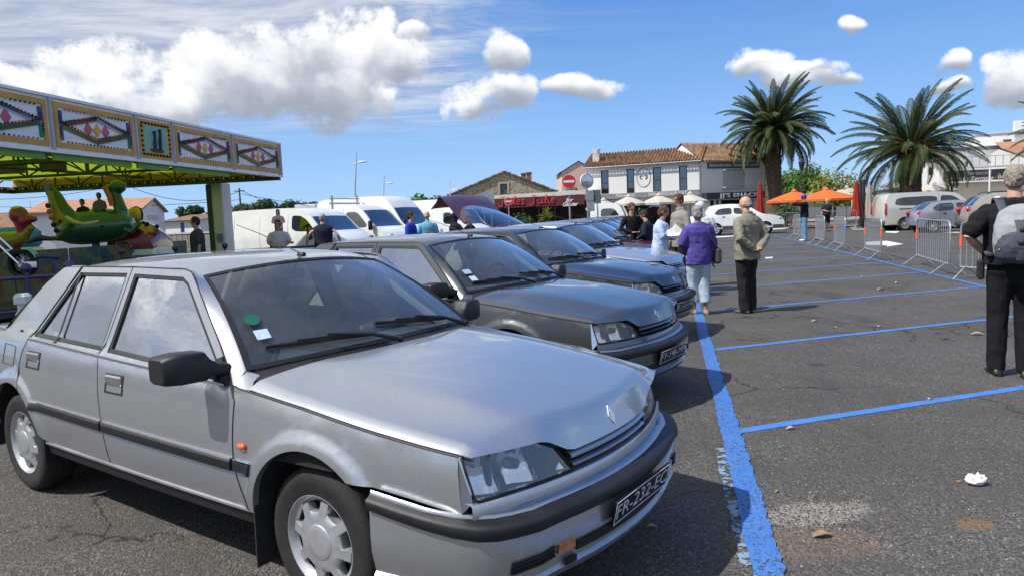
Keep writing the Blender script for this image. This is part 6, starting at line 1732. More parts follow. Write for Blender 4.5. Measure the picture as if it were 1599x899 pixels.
# ------------------------------------------------------------------ foliage
def leaf_mat(name, c1, c2, rough=.6):
 m = bpy.data.materials.new(name); m.use_nodes = True; g = NT(m.node_tree); p = g.n['Principled BSDF']; co = g.coord()
 n = g.noise(co, 1.1, 4, .6); n2 = g.sep(g.voro(co, 9, 'F1', 'Color'))[0]
 g.link(g.mix(g.smooth(n, .3, .7)*.6+n2*.4, c1, c2), p.inputs['Base Color']); p.inputs['Roughness'].default_value = rough; p.inputs['Specular IOR Level'].default_value = .3
 tr = g.node('ShaderNodeBsdfTranslucent'); tr.inputs[0].default_value = (*[min(1, q*1.5) for q in c2], 1); mx = g.node('ShaderNodeMixShader'); mx.inputs[0].default_value = .22
 g.link(p.outputs[0], mx.inputs[1]); g.link(tr.outputs[0], mx.inputs[2]); g.link(mx.outputs[0], g.n['Material Output'].inputs[0]); return m
L_PINE = leaf_mat('pine_green', (0.020, 0.045, 0.018), (0.05, 0.09, 0.03)); L_GRN = leaf_mat('fresh_green', (0.045, 0.11, 0.018), (0.11, 0.21, 0.04)); L_YEL = leaf_mat('yellow_green', (0.12, 0.15, 0.02), (0.27, 0.27, 0.05)); L_MID = leaf_mat('mid_green', (0.03, 0.07, 0.018), (0.08, 0.13, 0.035))
L_PALM = leaf_mat('palm_green', (0.022, 0.040, 0.012), (0.085, 0.115, 0.038), .5); L_PALM2 = leaf_mat('palm_straw', (0.20, 0.15, 0.06), (0.30, 0.22, 0.08)); M_BARK = mat('palm_bark', (0.11, 0.075, 0.05), .95, var=.4, vscale=5, bump=.8, bscale=14); M_WOOD = mat('tree_bark', (0.10, 0.08, 0.06), .95, var=.3, vscale=4, bump=.6, bscale=12)
def tree(name, label, cat, px_, D, ztop, zbot, w, m, n=1400, ls=.22, seed=0, clumps=9, group=None, depth=None, trunk=True):
 rnd = random.Random(seed); c = at(px_, 340, D); root = thing(name, label, cat, (c.x, c.y, 0), 0, group); H = ztop-zbot; depth = depth or w
 cl = []
 for i in range(clumps):
  a = rnd.uniform(0, 2*PI); r = rnd.uniform(0, 1)**.6; z = rnd.uniform(.12, .80); sh_ = math.sin(PI*min(1, z*.9+.15))**.6
  cl.append((Vector((w/2*.72*r*math.cos(a)*sh_, depth/2*.72*r*math.sin(a)*sh_, zbot+H*z)), rnd.uniform(.22, .38)*min(w, H*1.3)))
 mb = MB()
 for i in range(n):
  c0, r0 = rnd.choice(cl); d = Vector((rnd.gauss(0, 1), rnd.gauss(0, 1), rnd.gauss(0, .8))).normalized()*r0*rnd.uniform(.55, 1.12); p = c0+d; p.z = max(zbot-.05, min(ztop+.2, p.z))
  nrm = (d.normalized()+Vector((rnd.uniform(-.7, .7), rnd.uniform(-.7, .7), rnd.uniform(-.2, .9)))).normalized(); u = nrm.orthogonal().normalized(); u.rotate(Matrix.Rotation(rnd.uniform(0, 6.3), 3, nrm)); v = nrm.cross(u); s = ls*rnd.uniform(.5, 1.3)
  mb.add([p-u*s, p-v*s*.55, p+u*s+nrm*s*.2, p+v*s*.55], [(0, 1, 2, 3)])
 mb.build('crown', m, root)
 if trunk:
  mb = MB(); mb.tube([(0, 0, 0), (.05, .02, zbot*.6), (0, 0, zbot+H*.4)], [.20, .15, .07], 8)
  for i in range(5):
   q = cl[i % len(cl)][0]; mb.tube([(0, 0, zbot*.8+.1), q.lerp(Vector((0, 0, zbot)), .4), q], [.09, .06, .03], 6)
  mb.build('trunk', M_WOOD, root, 60)
 return root
def zz(px_, py_, D): return at(px_, py_, D).z
tree('pine_tree', 'round dark pine behind the small white house', 'tree', 296, 78, zz(296, 323, 78), zz(296, 337, 78)-.2, 4.4, L_PINE, 1500, .22, 1)
for i, (px_, top, w, lab) in enumerate(((377, 321, 3.0, 'dark bushy tree right of the carousel post'), (398, 322, 3.2, 'low dark tree over the roof of the first van'), (413, 315, 2.6, 'tallest dark tree over the roof of the first van'), (440, 318, 3.4, 'wide dark tree above the child on the shoulders'), (460, 315, 2.6, 'dark tree just left of the distant white lorry'), (482, 317, 2.4, 'dark tree next to the distant white lorry'))):
 tree('bushy_tree', lab, 'tree', px_, 80, zz(px_, top, 80), 2.4, w, L_PINE, 1100, .22, 20+i, group='dark trees behind the white vans')
tree('shrub', 'green shrub under the pine beside the blue door house', 'shrub', 318, 60, zz(318, 350, 60), .3, 2.2, L_MID, 700, .14, 5, trunk=False)
tree('bushy_tree', 'green tree behind the tall vans, left half', 'tree', 655, 84, zz(655, 306, 84), 2.0, 5.0, L_GRN, 1500, .24, 31, group='green trees left of the stone gable')
tree('bushy_tree', 'green tree touching the foot of the stone gable', 'tree', 682, 84, zz(682, 309, 84), 2.0, 3.6, L_MID, 1100, .22, 32, group='green trees left of the stone gable')
tree('leafy_tree', 'open fresh green tree behind the lantern', 'tree', 1256, 86, zz(1256, 257, 86), 3.2, 6.6, L_GRN, 1700, .26, 41, clumps=11)
tree('leafy_tree', 'fresh green tree directly right of the left palm trunk', 'tree', 1226, 74, zz(1226, 266, 74), 1.6, 3.6, L_GRN, 1300, .20, 42)
tree('bushy_tree', 'yellow-green bushy tree between the two palms', 'tree', 1303, 76, zz(1303, 266, 76), 1.4, 5.2, L_YEL, 2000, .20, 43, clumps=12)
tree('hedge', 'dark hedge under the orange parasol near the left palm', 'hedge', 1229, 53, 1.6, .12, 2.6, L_MID, 1100, .10, 44, trunk=False, depth=1.0)
tree('hedge', 'green planted hedge on the ice-cream bar terrace', 'hedge', 812, 52.4, zz(812, 336, 52.4), .2, 3.2, L_MID, 1300, .10, 45, trunk=False, depth=1.0)
tree('hedge', 'green bush on the terrace right of the light truck', 'hedge', 998, 50, zz(998, 325, 50), .2, 1.3, L_MID, 600, .10, 46, trunk=False)
tree('hedge', 'small green bush beside the pink house wall', 'hedge', 901, 70, zz(901, 289, 70), 2.6, 1.6, L_MID, 600, .12, 47)
# spiky plant on the terrace
c = at(853, 340, 52.5); root = thing('yucca_plant', 'spiky yellow-green yucca in front of the wine red awning', 'plant', (c.x, c.y, .1)); mb = MB(); rnd = random.Random(3); zt_ = zz(853, 318, 52.5)
for i in range(90):
 a = rnd.uniform(0, 6.28); e = rnd.uniform(-.3, 1.35); l = rnd.uniform(.5, .85); b = Vector((0, 0, zt_-1.0+rnd.uniform(-.35, .2))); d = Vector((math.cos(a)*math.cos(e), math.sin(a)*math.cos(e), math.sin(e))); s = d.cross(Vector((0, 0, 1))).normalized()*.035
 mb.add([b-s, b+s, b+d*l*.6+s*.8, b+d*l-Vector((0, 0, .12)), b+d*l*.6-s*.8], [(0, 1, 2, 3, 4)])
mb.build('leaves', L_YEL, root); mb = MB(); mb.tube([(0, 0, 0), (0, 0, zt_-1.0)], .07, 8); mb.build('trunk', M_WOOD, root, 60)
# ------------------------------------------------------------------ palms
def frond_mesh(L_, droop, seed, m, wid=.52, dens=60):
 rnd = random.Random(seed); mb = MB(); pts = []; p = Vector((0, 0, 0)); ang = 0.0; N = 12
 for i in range(N+1):
  pts.append(p.copy()); t = i/N; a = -droop*(t**1.5); p = p+Vector((math.cos(a), 0, math.sin(a)))*(L_/N)
 mb.tube(pts, [.045*(1-.85*i/N)+.004 for i in range(N+1)], 5)
 for i in range(dens):
  t = .10+.90*(i/dens); k = t*N; j = min(N-1, int(k)); q = pts[j].lerp(pts[j+1], k-j); d = (pts[j+1]-pts[j]).normalized(); up = d.cross(Vector((0, 1, 0)))*-1
  ll = wid*(math.sin(PI*(t*.86+.10))**.7)*rnd.uniform(.85, 1.1)
  for sg in (-1, 1):
   o = (Vector((0, sg, 0))*.80+d*.75+up*.28).normalized(); tip = q+o*ll+Vector((0, 0, -.10*ll-.10*rnd.random()*ll)); w = d*.024+up*.008
   midp = q.lerp(tip, .55)+up*.03
   mb.add([q-w, q+w, midp+w*1.3, tip, midp-w*1.3], [(0, 1, 2, 3, 4)])
 return mb.mesh('frond', m)
def palm(label, px_, D, ptop, pcrown, spread_px, trunk_px, nf=95, seed=0, droopy=1.0, base_px=None, dates=False):
 c = at(px_, 340, D); zc_ = zz(px_, pcrown, D); c0 = at(px_, pcrown, D); root = thing('palm_tree', label, 'palm tree', (c0.x, c.y, 0))
 rad = spread_px/2*D/CAM_F; Lf = rad*1.0; rt = trunk_px/2*D/CAM_F; rnd = random.Random(seed)
 mb = MB(); P = []; n = 20; m_ = int(zc_/.16)
 for j in range(m_+1):
  z = zc_*j/m_; t = j/m_; r = rt*(1.12-.20*t+.25*max(0, t-.78)/.22*1.3+.25*max(0, .06-t)/.06)
  P.append([Vector((r*(1+.09*(((k+j) % 2)*2-1)+rnd.uniform(-.04, .04))*math.cos(2*PI*k/n), r*(1+.09*(((k+j) % 2)*2-1)+rnd.uniform(-.04, .04))*math.sin(2*PI*k/n), z)) for k in range(n)])
 mb.grid(P, closed=True); mb.add(P[-1], [tuple(range(n))]); mb.build('trunk', M_BARK, root, 25)
 ms = [frond_mesh(Lf*(1.0+.05*i), d, seed*10+i, L_PALM, wid=.50*Lf/3.8) for i, d in enumerate((.8, 1.25, 1.75))]
 dead = frond_mesh(Lf*.85, 1.9, seed*10+9, L_PALM2, wid=.4)
 ga = PI*(3-math.sqrt(5))
 for i in range(nf):
  t = i/nf; el_ = math.radians(lerp(84, -26, t**.76)) + rnd.uniform(-.12, .12); az_ = i*ga+rnd.uniform(-.22, .22)
  me = ms[0] if el_ > .9 else (ms[1] if el_ > .1 else ms[2])
  if t < .25: me = ms[0]
  if droopy > 1.2 and t > .15: me = ms[2]
  s = lerp(1.08, .98, min(1, t*2.5))*rnd.uniform(.80, 1.08)
  if t > .90: el_ -= .55; me = dead if rnd.random() < .55 else ms[2]; s *= .72
  o = obj('frond', me, root); o.rotation_euler = Euler((rnd.uniform(-.35, .35), -el_, az_), 'XYZ'); o.location = (.18*math.cos(az_)*rt/.5, .18*math.sin(az_)*rt/.5, zc_+.25*math.sin(el_)+.1); o.scale = (s, s, s)
 if dates:
  for i in range(9):
   a = i*2.4; mb = MB(); b = Vector((.3*math.cos(a), .3*math.sin(a), zc_+.15))
   for k in range(26):
    d = Vector((math.cos(a)+rnd.uniform(-.5, .5), math.sin(a)+rnd.uniform(-.5, .5), rnd.uniform(-.1, .7)))*rnd.uniform(.7, 1.15); q = b+d+Vector((0, 0, -.2)); mb.tube([b, b+d*.6+Vector((0, 0, .1)), q, q+Vector((0, 0, -.3))], .014, 4)
   o = mb.build('date_stalk', mat('date_orange', (0.42, 0.17, 0.04), .7, var=.2), root, 60); o['kind'] = 'stuff'
 return root
palm('tall left palm with a dense round crown in front of the snack bar', 1207, 57.5, 118, 206, 168, 23, 118, 1)
palm('right palm with wider drooping fronds and orange date stalks', 1423, 52.0, 140, 236, 212, 28, 90, 2, 1.0, dates=True)
palm('third palm mostly outside the picture at the right edge', 1690, 50.0, 150, 225, 190, 27, 60, 3)
# ------------------------------------------------------------------ right hand white houses
def bl(name, label, cat, pxa, Da, pxb, Db, wallm, H=None, ytop=None, depth=8, holes_px=(), roofm=None):
 Fx = Facade(front_ground(pxa, Da), front_ground(pxb, Db)); r_ = thing(name, label, cat); Fx.put(r_); Hh = H or Fx.loc(pxa, ytop)[1]
 hs = []
 for (p0, p1) in holes_px:
  a_, d_ = Fx.loc(*p0); b_, c_ = Fx.loc(*p1); hs.append((a_, b_, c_, d_))
 mb = MB(); wall_with_holes(mb, Fx.L, Hh, hs, .3); mb.box((Fx.L/2, depth, Hh/2), (Fx.L, .05, Hh)); mb.add([(0, 0, 0), (0, depth, 0), (0, depth, Hh), (0, 0, Hh)], [(0, 3, 2, 1)]); mb.add([(Fx.L, 0, 0), (Fx.L, depth, 0), (Fx.L, depth, Hh), (Fx.L, 0, Hh)], [(0, 1, 2, 3)]); mb.build('wall', wallm, r_)
 mb = MB(); mb.box((Fx.L/2, depth/2, Hh+.03), (Fx.L+.3, depth+.3, .10)); mb.build('roof_slab', roofm or W_SHADE, r_)
 for h in hs: window(r_, *h, y=.15)
 return Fx, r_, Hh
Fx, r_, Hh = bl('house', 'flat-roofed white house with one square dark window at the upper right', 'house', 1524, 84, 1610, 82, W_WHITE, ytop=211, holes_px=[((1566.5, 218.5), (1579.5, 231.5))])
x, z = Fx.loc(1561, 231.5); mb = MB(); mb.tube([(x, -.5, z-.05), (x, -.5, z+.25), (x, -.5, z+.42)], [.18, .24, .10], 10); mb.ball((x, -.5, z+.5), (.16, .16, .16), 8, 6); t = mb.build('terracotta_jar', mat('terracotta', (0.50, 0.17, 0.09), .8, var=.15), None, 50); t.matrix_world = Matrix.Translation(Fx.A) @ Matrix.Rotation(Fx.ang, 4, 'Z'); tag(t, 'terracotta jar on the ledge beside the square dark window', 'jar')
x0, z0_ = Fx.loc(1538, 231.5); mb = MB(); mb.box((Fx.L/2, -.5, z0_-.12), (Fx.L, 1.0, .12)); mb.build('ledge', W_WHITE, r_)
mb = MB(); xp, zp = Fx.loc(1592, 205); mb.box((xp, .4, zp-.5), (.9, .8, 3.4)); mb.build('chimney', W_WHITE, r_)
Fx, r_, Hh = bl('house', 'lower white house with stepped walls below the flat-roofed one', 'house', 1472, 80, 1560, 79, W_SHADE, ytop=232.5, holes_px=[((1507,253),(1512,262)), ((1548, 250), (1555, 257))])
Fx, r_, Hh = bl('house', 'white house partly behind the right palm with an orange tiled lean-to', 'house', 1440, 82, 1500, 80, W_WHITE, ytop=252, holes_px=[((1450,262),(1456,274))])
Fy = Facade(front_ground(1557, 76), front_ground(1625, 74.5)); r_ = thing('house', 'white wall with a sloping orange tiled roof at the right edge', 'house'); Fy.put(r_)
z0_ = Fy.loc(1562, 262)[1]; z1_ = Fy.loc(1562, 238)[1]
mb = MB(); mb.add([(0, 0, 0), (Fy.L, 0, 0), (Fy.L, 0, z0_+.1), (0, 0, z1_+.3), (0, 5, 0), (0, 5, z1_), (Fy.L, 5, 0), (Fy.L, 5, z1_)], [(0, 1, 2, 3), (4, 0, 3, 5), (1, 6, 7, 2)]); mb.build('wall', W_WHITE, r_)
mb = MB(); mb.add([(.3, -.1, z1_+.35), (Fy.L+.3, -.1, z0_+.2), (Fy.L+.3, 4, z1_+1.2), (.3, 4, z1_+1.3)], [(0, 1, 2, 3)]); mb.build('roof', T_PK, r_)
# terrace bar with dark sign
Fb = Facade(front_ground(1468, 70), front_ground(1625, 69)); r_ = thing('terrace_bar', 'low terrace bar with a long dark sign lettered BAR at both ends', 'building'); Fb.put(r_)
z1_ = Fb.loc(1540, 263)[1]; z0_ = Fb.loc(1540, 284)[1]; xs0 = Fb.loc(1473, 275)[0]; xs1 = Fb.loc(1580, 275)[0]
mb = MB(); mb.box(((xs0+xs1)/2, -.1, (z0_+z1_)/2), (xs1-xs0, .15, (z1_-z0_)*.80)); bd = mb.build('sign_board', mat('sign_brown_grey', (0.085, 0.08, 0.078), .6, var=.15), r_)
for t, px_, py_, s in (('BAR', 1486, 278, .62), ('BAR', 1566, 275.5, .62), ('Restaurant', 1527, 270.5, .52), ('La Terrasse', 1525, 279.5, .58)):
 x, z = Fb.loc(px_, py_); lettering('lettering', t, s, M_LW, bd, Matrix.Translation((x, -.19, z)) @ Matrix.Rotation(PI/2, 4, 'X'), shear=.0 if t == 'BAR' else .3)
mb = MB(); mb.box((Fb.L/2, .6, z0_/2), (Fb.L, .2, z0_)); mb.build('wall', W_CREAM, r_)
mb = MB(); mb.box((Fb.L/2, .2, z1_+.15), (Fb.L, 1.4, .12)); mb.build('canopy_edge', W_SHADE, r_)
for i in range(14):
 x = lerp(0, Fb.L, i/13); mb = MB(); mb.box((x, .0, z1_+.65), (.05, .05, 1.0)); mb.build('rail_post', M_GALV, r_)
mb = MB(); mb.tube([(0, 0, z1_+1.15), (Fb.L, 0, z1_+1.15)], .03, 6); mb.build('hand_rail', M_GALV, r_)
Fc = Facade(front_ground(1330, 72), front_ground(1472, 71)); r_ = thing('terrace_shed', 'low pale terrace wall and awning behind the minibus', 'building'); Fc.put(r_)
z1_ = Fc.loc(1400, 306)[1]; mb = MB(); mb.box((Fc.L/2, 0, z1_/2), (Fc.L, .2, z1_)); mb.build('wall', W_CREAM, r_); mb = MB(); mb.add([(0, -1.6, z1_-.1), (Fc.L, -1.6, z1_-.1), (Fc.L, .2, z1_+.7), (0, .2, z1_+.7)], [(0, 1, 2, 3)]); mb.build('awning', cloth('stone_canvas', (0.36, 0.33, 0.30)), r_)
Fd = Facade(front_ground(1377, 88), front_ground(1445, 86)); r_ = thing('house', 'white gabled wall seen through the fronds of the right palm', 'house'); Fd.put(r_)
ze_ = Fd.loc(1400, 290)[1]; zg = Fd.loc(1432, 262)[1]; mb = MB(); mb.add([(0, 0, 0), (Fd.L, 0, 0), (Fd.L, 0, zg), (0, 0, ze_), (Fd.L, 7, 0), (Fd.L, 7, zg), (0, 7, 0), (0, 7, ze_)], [(0, 1, 2, 3), (1, 4, 5, 2), (6, 0, 3, 7), (4, 6, 7, 5)]); mb.build('wall', W_WHITE, r_); mb = MB(); mb.add([(-.3, -.2, ze_), (Fd.L, -.2, zg+.1), (Fd.L, 7.2, zg+.1), (-.3, 7.2, ze_)], [(0, 1, 2, 3)]); mb.build('roof', T_BR, r_)
c = at(1544, 340, 60); mb = MB(); mb.cyl((0, 0, 0), (0, 0, zz(1541, 262, 60)), .07, 8); o = mb.build('white_mast', M_WP, None, 60); o.location = (c.x, c.y, 0); tag(o, 'slim white mast in front of the dark terrace sign', 'mast')
# wooden posts, planters at the terrace
for px_, D, h, lab in ((1344, 44.6, 2.9, 'dark post right of the closed red parasol'), (1349, 46.5, 3.0, 'dark terrace post behind the grey-beige parasol')):
 c = at(px_, 340, D); mb = MB(); mb.rbox((0, 0, h/2), (.14, .14, h), .01); o = mb.build('terrace_post', M_WINF, None); o.location = (c.x, c.y, 0); tag(o, lab, 'post')

# ------------------------------------------------------------------ left hand houses, wall, poles
def gable_house(label, pxl, pxr, D, y_eave, y_ridge, roofm, wallm, pxroof=None, dep=9.0, side=-1, door=None, chim=None):
 """gable end facing the camera at the right, roof slope running away to the left"""
 Fh = Facade(front_ground(pxl, D), front_ground(pxr, D*.985)); r_ = thing('house', label, 'house'); Fh.put(r_)
 return Fh, r_
Fh, r_ = gable_house('white house with a salmon tiled roof behind the red carousel hut', 236, 256, 62, 0, 0, T_PK, W_WHITE)
# gable wall: left eave, ridge, right eave
Fh = Facade(front_ground(222, 58), front_ground(257, 66)); Fh.put(r_); zr_ = Fh.loc(236, 310.5)[1]; xr_ = Fh.loc(236, 310.5)[0]; zel = Fh.loc(222, 322)[1]; zer = Fh.loc(254, 332)[1]
zer = (zer+zel)/2; mb = MB(); D_ = 8.0; xl = xr_-(Fh.L-xr_)*1.0
mb.add([(xl, 0, 0), (Fh.L, 0, 0), (Fh.L, 0, zer), (xr_, 0, zr_), (xl, 0, zer), (xl, D_, 0), (Fh.L, D_, 0), (Fh.L, D_, zer), (xr_, D_, zr_), (xl, D_, zer)], [(0, 1, 2, 3, 4), (5, 0, 4, 9), (1, 6, 7, 2), (6, 5, 9, 8, 7)]); mb.build('wall', W_WHITE, r_)
mb = MB(); slope(mb, (xr_, zr_+.1), (Fh.L+.35, zer-.08), -.3, D_); mb.build('roof_slope', T_PK, r_)
mb = MB(); slope(mb, (xl-.35, zer-.08), (xr_, zr_+.1), -.3, D_); mb.build('roof_slope', T_PK, r_)
x0, z1_ = Fh.loc(230, 336); x1, z0_ = Fh.loc(246.5, 343); mb = MB(); mb.rbox(((x0+x1)/2, -.04, (z0_+z1_)/2), (x1-x0, .05, z1_-z0_), .01); mb.build('grey_panel', M_SHUT, r_)
# long roofed house at the far left
Fl = Facade(front_ground(-70, 66), front_ground(80, 64)); r_ = thing('house', 'long low house with a brown tiled roof seen under the carousel at far left', 'house'); Fl.put(r_)
ze_ = Fl.loc(40, 354)[1]; zr_ = Fl.loc(30, 329)[1]; mb = MB(); mb.box((Fl.L/2, 3, ze_/2), (Fl.L, 6, ze_)); mb.build('wall', W_WHITE, r_)
mb = MB(); mb.add([(-.3, -.3, ze_), (Fl.L+.3, -.3, ze_), (Fl.L-2.6, 3, zr_), (-.3, 3, zr_), (Fl.L+.3, 6.3, ze_), (-.3, 6.3, ze_)], [(0, 1, 2, 3), (1, 4, 2), (3, 2, 4, 5)]); mb.build('roof', T_BR, r_)
# small white house with blue door
Fs = Facade(front_ground(256, 57), front_ground(312, 56)); r_ = thing('house', 'small low white house with a bright blue door', 'house'); Fs.put(r_)
ze_ = Fs.loc(275, 344)[1]; zr_ = Fs.loc(285, 335)[1]; x0, z1_ = Fs.loc(281, 348); x1, z0_ = Fs.loc(288.5, 362.5)
mb = MB(); wall_with_holes(mb, Fs.L, ze_, [(x0, x1, .02, z1_)], .15); mb.add([(0, 0, 0), (0, 6, 0), (0, 6, ze_), (0, 3, zr_), (0, 0, ze_)], [(0, 4, 3, 2, 1)]); mb.add([(Fs.L, 0, 0), (Fs.L, 6, 0), (Fs.L, 6, ze_), (Fs.L, 3, zr_), (Fs.L, 0, ze_)], [(0, 1, 2, 3, 4)]); mb.build('wall', W_WHITE, r_)
mb = MB(); mb.rbox(((x0+x1)/2, .12, z1_/2), (x1-x0, .05, z1_), .01); mb.build('door', mat('blue_door', (0.03, 0.10, 0.38), .5, var=.1), r_)
mb = MB(); mb.add([(-.3, -.3, ze_-.05), (Fs.L+.3, -.3, ze_-.05), (Fs.L+.1, 3, zr_), (-.1, 3, zr_), (Fs.L+.3, 6.3, ze_-.05), (-.3, 6.3, ze_-.05)], [(0, 1, 2, 3), (3, 2, 4, 5)]); mb.build('roof', T_BR, r_)
x, z = Fs.loc(299, 333); mb = MB(); mb.box((x, 3, z), (.9, .5, .9)); mb.build('chimney', W_WHITE, r_)
Fs = Facade(front_ground(312, 60), front_ground(352, 59)); r_ = thing('house', 'cream gabled house partly behind the carousel post', 'house'); Fs.put(r_)
zg = Fs.loc(322, 333)[1]; ze_ = Fs.loc(345, 345)[1]; xg = Fs.loc(326, 333)[0]; mb = MB(); mb.add([(0, 0, 0), (Fs.L, 0, 0), (Fs.L, 0, ze_-.4), (xg, 0, zg), (0, 0, ze_), (0, 6, 0), (0, 6, ze_), (Fs.L, 6, 0), (Fs.L, 6, ze_-.4)], [(0, 1, 2, 3, 4), (5, 0, 4, 6), (1, 7, 8, 2)]); mb.build('wall', W_CREAM, r_); mb = MB(); slope(mb, (xg, zg+.08), (Fs.L+.2, ze_-.42), -.2, 6); mb.build('roof_slope', T_BR, r_); mb = MB(); slope(mb, (-.2, ze_), (xg, zg+.08), -.2, 6); mb.build('roof_slope', T_BR, r_)
# concrete wall with rail of planks
wa = front_ground(250, 34); wb = front_ground(372, 33); Fw = Facade(wa, wb); r_ = thing('concrete_wall', 'low grey block wall behind the bearded man', 'wall'); Fw.put(r_)
zt_ = Fw.loc(300, 365)[1]
nb = 14
bmx = MB(); bmx.rbox((0, 0, 0), (Fw.L/nb-.02, .18, zt_/4-.015), .008); bme = bmx.mesh('block', W_GREY)
for i in range(nb):
 for j in range(4): obj('block', bme, r_, (Fw.L*(i+.5+(.0 if j % 2 else .0))/nb, 0, zt_*(j+.5)/4))
mb = MB(); mb.box((Fw.L/2, .0, zt_+.03), (Fw.L, .24, .06)); mb.build('coping', W_SHADE, r_)
def pole(label, px_, D, ytop, r=.10, cross=True):
 c = at(px_, 340, D); t = at(px_, ytop, D); r_ = thing('utility_pole', label, 'pole', (c.x, c.y, 0), 0, 'wooden utility poles'); mb = MB(); mb.tube([(0, 0, 0), (0, 0, t.z)], [r, r*.7], 8); mb.build('shaft', M_WOOD, r_, 60)
 if cross: mb = MB(); mb.box((0, 0, t.z-.25), (.9, .08, .08)); mb.build('cross_arm', M_WOOD, r_)
 return t
pt1 = pole('utility pole left of the white gable house', 190, 56, 282); pt2 = pole('utility pole above the first white van', 377, 62, 294)
def wire(a_, b_, sag, lab):
 mb = MB(); mb.tube([Vector(a_).lerp(Vector(b_), i/16)+Vector((0, 0, -sag*4*(i/16)*(1-i/16))) for i in range(17)], .022, 4); o = mb.build('overhead_wire', M_SEAL, None, 60); tag(o, lab, 'wire')
wire(at(-120, 307, 54), pt1+Vector((0, 0, -.3)), .6, 'overhead wire running in from the left to the first pole'); wire(pt1+Vector((0, 0, -.2)), pt2+Vector((0, 0, -.2)), 1.1, 'overhead wire between the two poles'); wire(pt2+Vector((0, 0, -.2)), at(560, 327, 75), 1.2, 'overhead wire sloping right from the pole above the van'); wire(at(-120, 318, 60), at(377, 312, 62), .5, 'lower overhead wire crossing behind the carousel')
wire(at(377, 303, 62), at(700, 330, 90), .8, 'second overhead wire to the right of the pole')
# TV aerial on the left roof, distant lorry
c = at(49, 335, 66); r_ = thing('tv_aerial', 'thin television aerial on the brown roof at far left', 'aerial', c); mb = MB(); mb.cyl((0, 0, -.6), (0, 0, 1.2), .025, 5); mb.build('mast', M_GALV, r_); mb = MB(); mb.cyl((-.7, 0, 1.15), (.7, 0, 1.15), .02, 5)
mb.build('boom', M_GALV, r_)
a_ = at(466, 330, 70); r_ = thing('distant_lorry', 'distant white lorry box showing over the first van', 'lorry', (a_.x, a_.y, 0)); zt_ = zz(480, 320, 70); mb = MB(); mb.rbox((1.0, 0, zt_/2+.4), (2.0, 2.3, zt_-.8), .05); mb.build('box_body', M_WP, r_)
mb = MB(); mb.rbox((1.0, -1.17, zt_-1.0), (1.5, .02, .35), .005); mb.build('window', M_WINF, r_)
for x_ in (.4, 1.6): mb = MB(); mb.lathe([(0, -.1), (.4, -.1), (.4, .1)], 16, 'Y', Matrix.Translation((x_, -.9, .4))); mb.build('wheel', M_RUB, r_)
# far terrace visitors as seen above the parked row
# ------------------------------------------------------------------ green hills line at the horizon
mb = MB(); P0 = []; P1 = []
for i in range(120):
 a = math.radians(-75+150*i/119); R_ = 420; h = 2.5+3.2*noise.noise((i*.16, 2, 0))+1.6*noise.noise((i*.6, 5, 0)); P0.append(Vector((R_*math.sin(a), R_*math.cos(a), 0))); P1.append(Vector((R_*1.03*math.sin(a), R_*1.03*math.cos(a), max(1.2, h+1.5))))
mb.grid([P1, P0]); tag(mb.build('distant_woods', mat('woods', (0.035, 0.055, 0.03), .95, var=.4, vscale=.05)), kind='structure')
# ------------------------------------------------------------------ people
SKIN = mat('skin', (0.50, 0.29, 0.21), 0.5, var=0.12, vscale=12, spec=0.4)
SKIN2 = mat('skin_tan', (0.36, 0.19, 0.13), 0.5, var=0.12, vscale=12, spec=0.4)
def remesh(mb, name, m, parent, voxel, fold=0.0, ffreq=7.0, smooth_it=3, zsq=1.0):
 me = mb.mesh(name, m)
 o = bpy.data.objects.new('tmp', me); COL.objects.link(o)
 md = o.modifiers.new('r', 'REMESH'); md.mode = 'VOXEL'; md.voxel_size = voxel; md.use_smooth_shade = True
 if smooth_it:
  s_ = o.modifiers.new('s', 'SMOOTH'); s_.iterations = smooth_it; s_.factor = 0.5
 dg = bpy.context.evaluated_depsgraph_get(); dg.update()
 me2 = bpy.data.meshes.new_from_object(o.evaluated_get(dg)); bpy.data.objects.remove(o); bpy.data.meshes.remove(me)
 me2.name = name; me2.materials.clear(); me2.materials.append(m)
 if fold:
  ns = [v.normal.copy() for v in me2.vertices]
  for v, n_ in zip(me2.vertices, ns):
   p = v.co; q = Vector((p.x*ffreq, p.y*ffreq, p.z*ffreq*zsq))
   f = noise.noise(q)+.5*noise.noise(q*2.3+Vector((5, 3, 1)))
   f = abs(f)*-2+0.6
   v.co = p+n_*f*fold
 me2.polygons.foreach_set('use_smooth', [True]*len(me2.polygons))
 return obj(name, me2, parent)
def limb(mb, pts, rs, n=12):
 """tapered limb with rounded ends"""
 pts = [Vector(p) for p in pts]
 r0 = rs[0] if not isinstance(rs[0], tuple) else min(rs[0]); r1 = rs[-1] if not isinstance(rs[-1], tuple) else min(rs[-1])
 d0 = (pts[0]-pts[1]).normalized(); d1 = (pts[-1]-pts[-2]).normalized()
 def sc(r, k): return tuple(q*k for q in r) if isinstance(r, tuple) else r*k
 P = [pts[0]+d0*r0*.95, pts[0]+d0*r0*.7]+pts+[pts[-1]+d1*r1*.7, pts[-1]+d1*r1*.95]
 R_ = [sc(rs[0], .25), sc(rs[0], .72)]+list(rs)+[sc(rs[-1], .72), sc(rs[-1], .25)]
 mb.tube(P, R_, n)
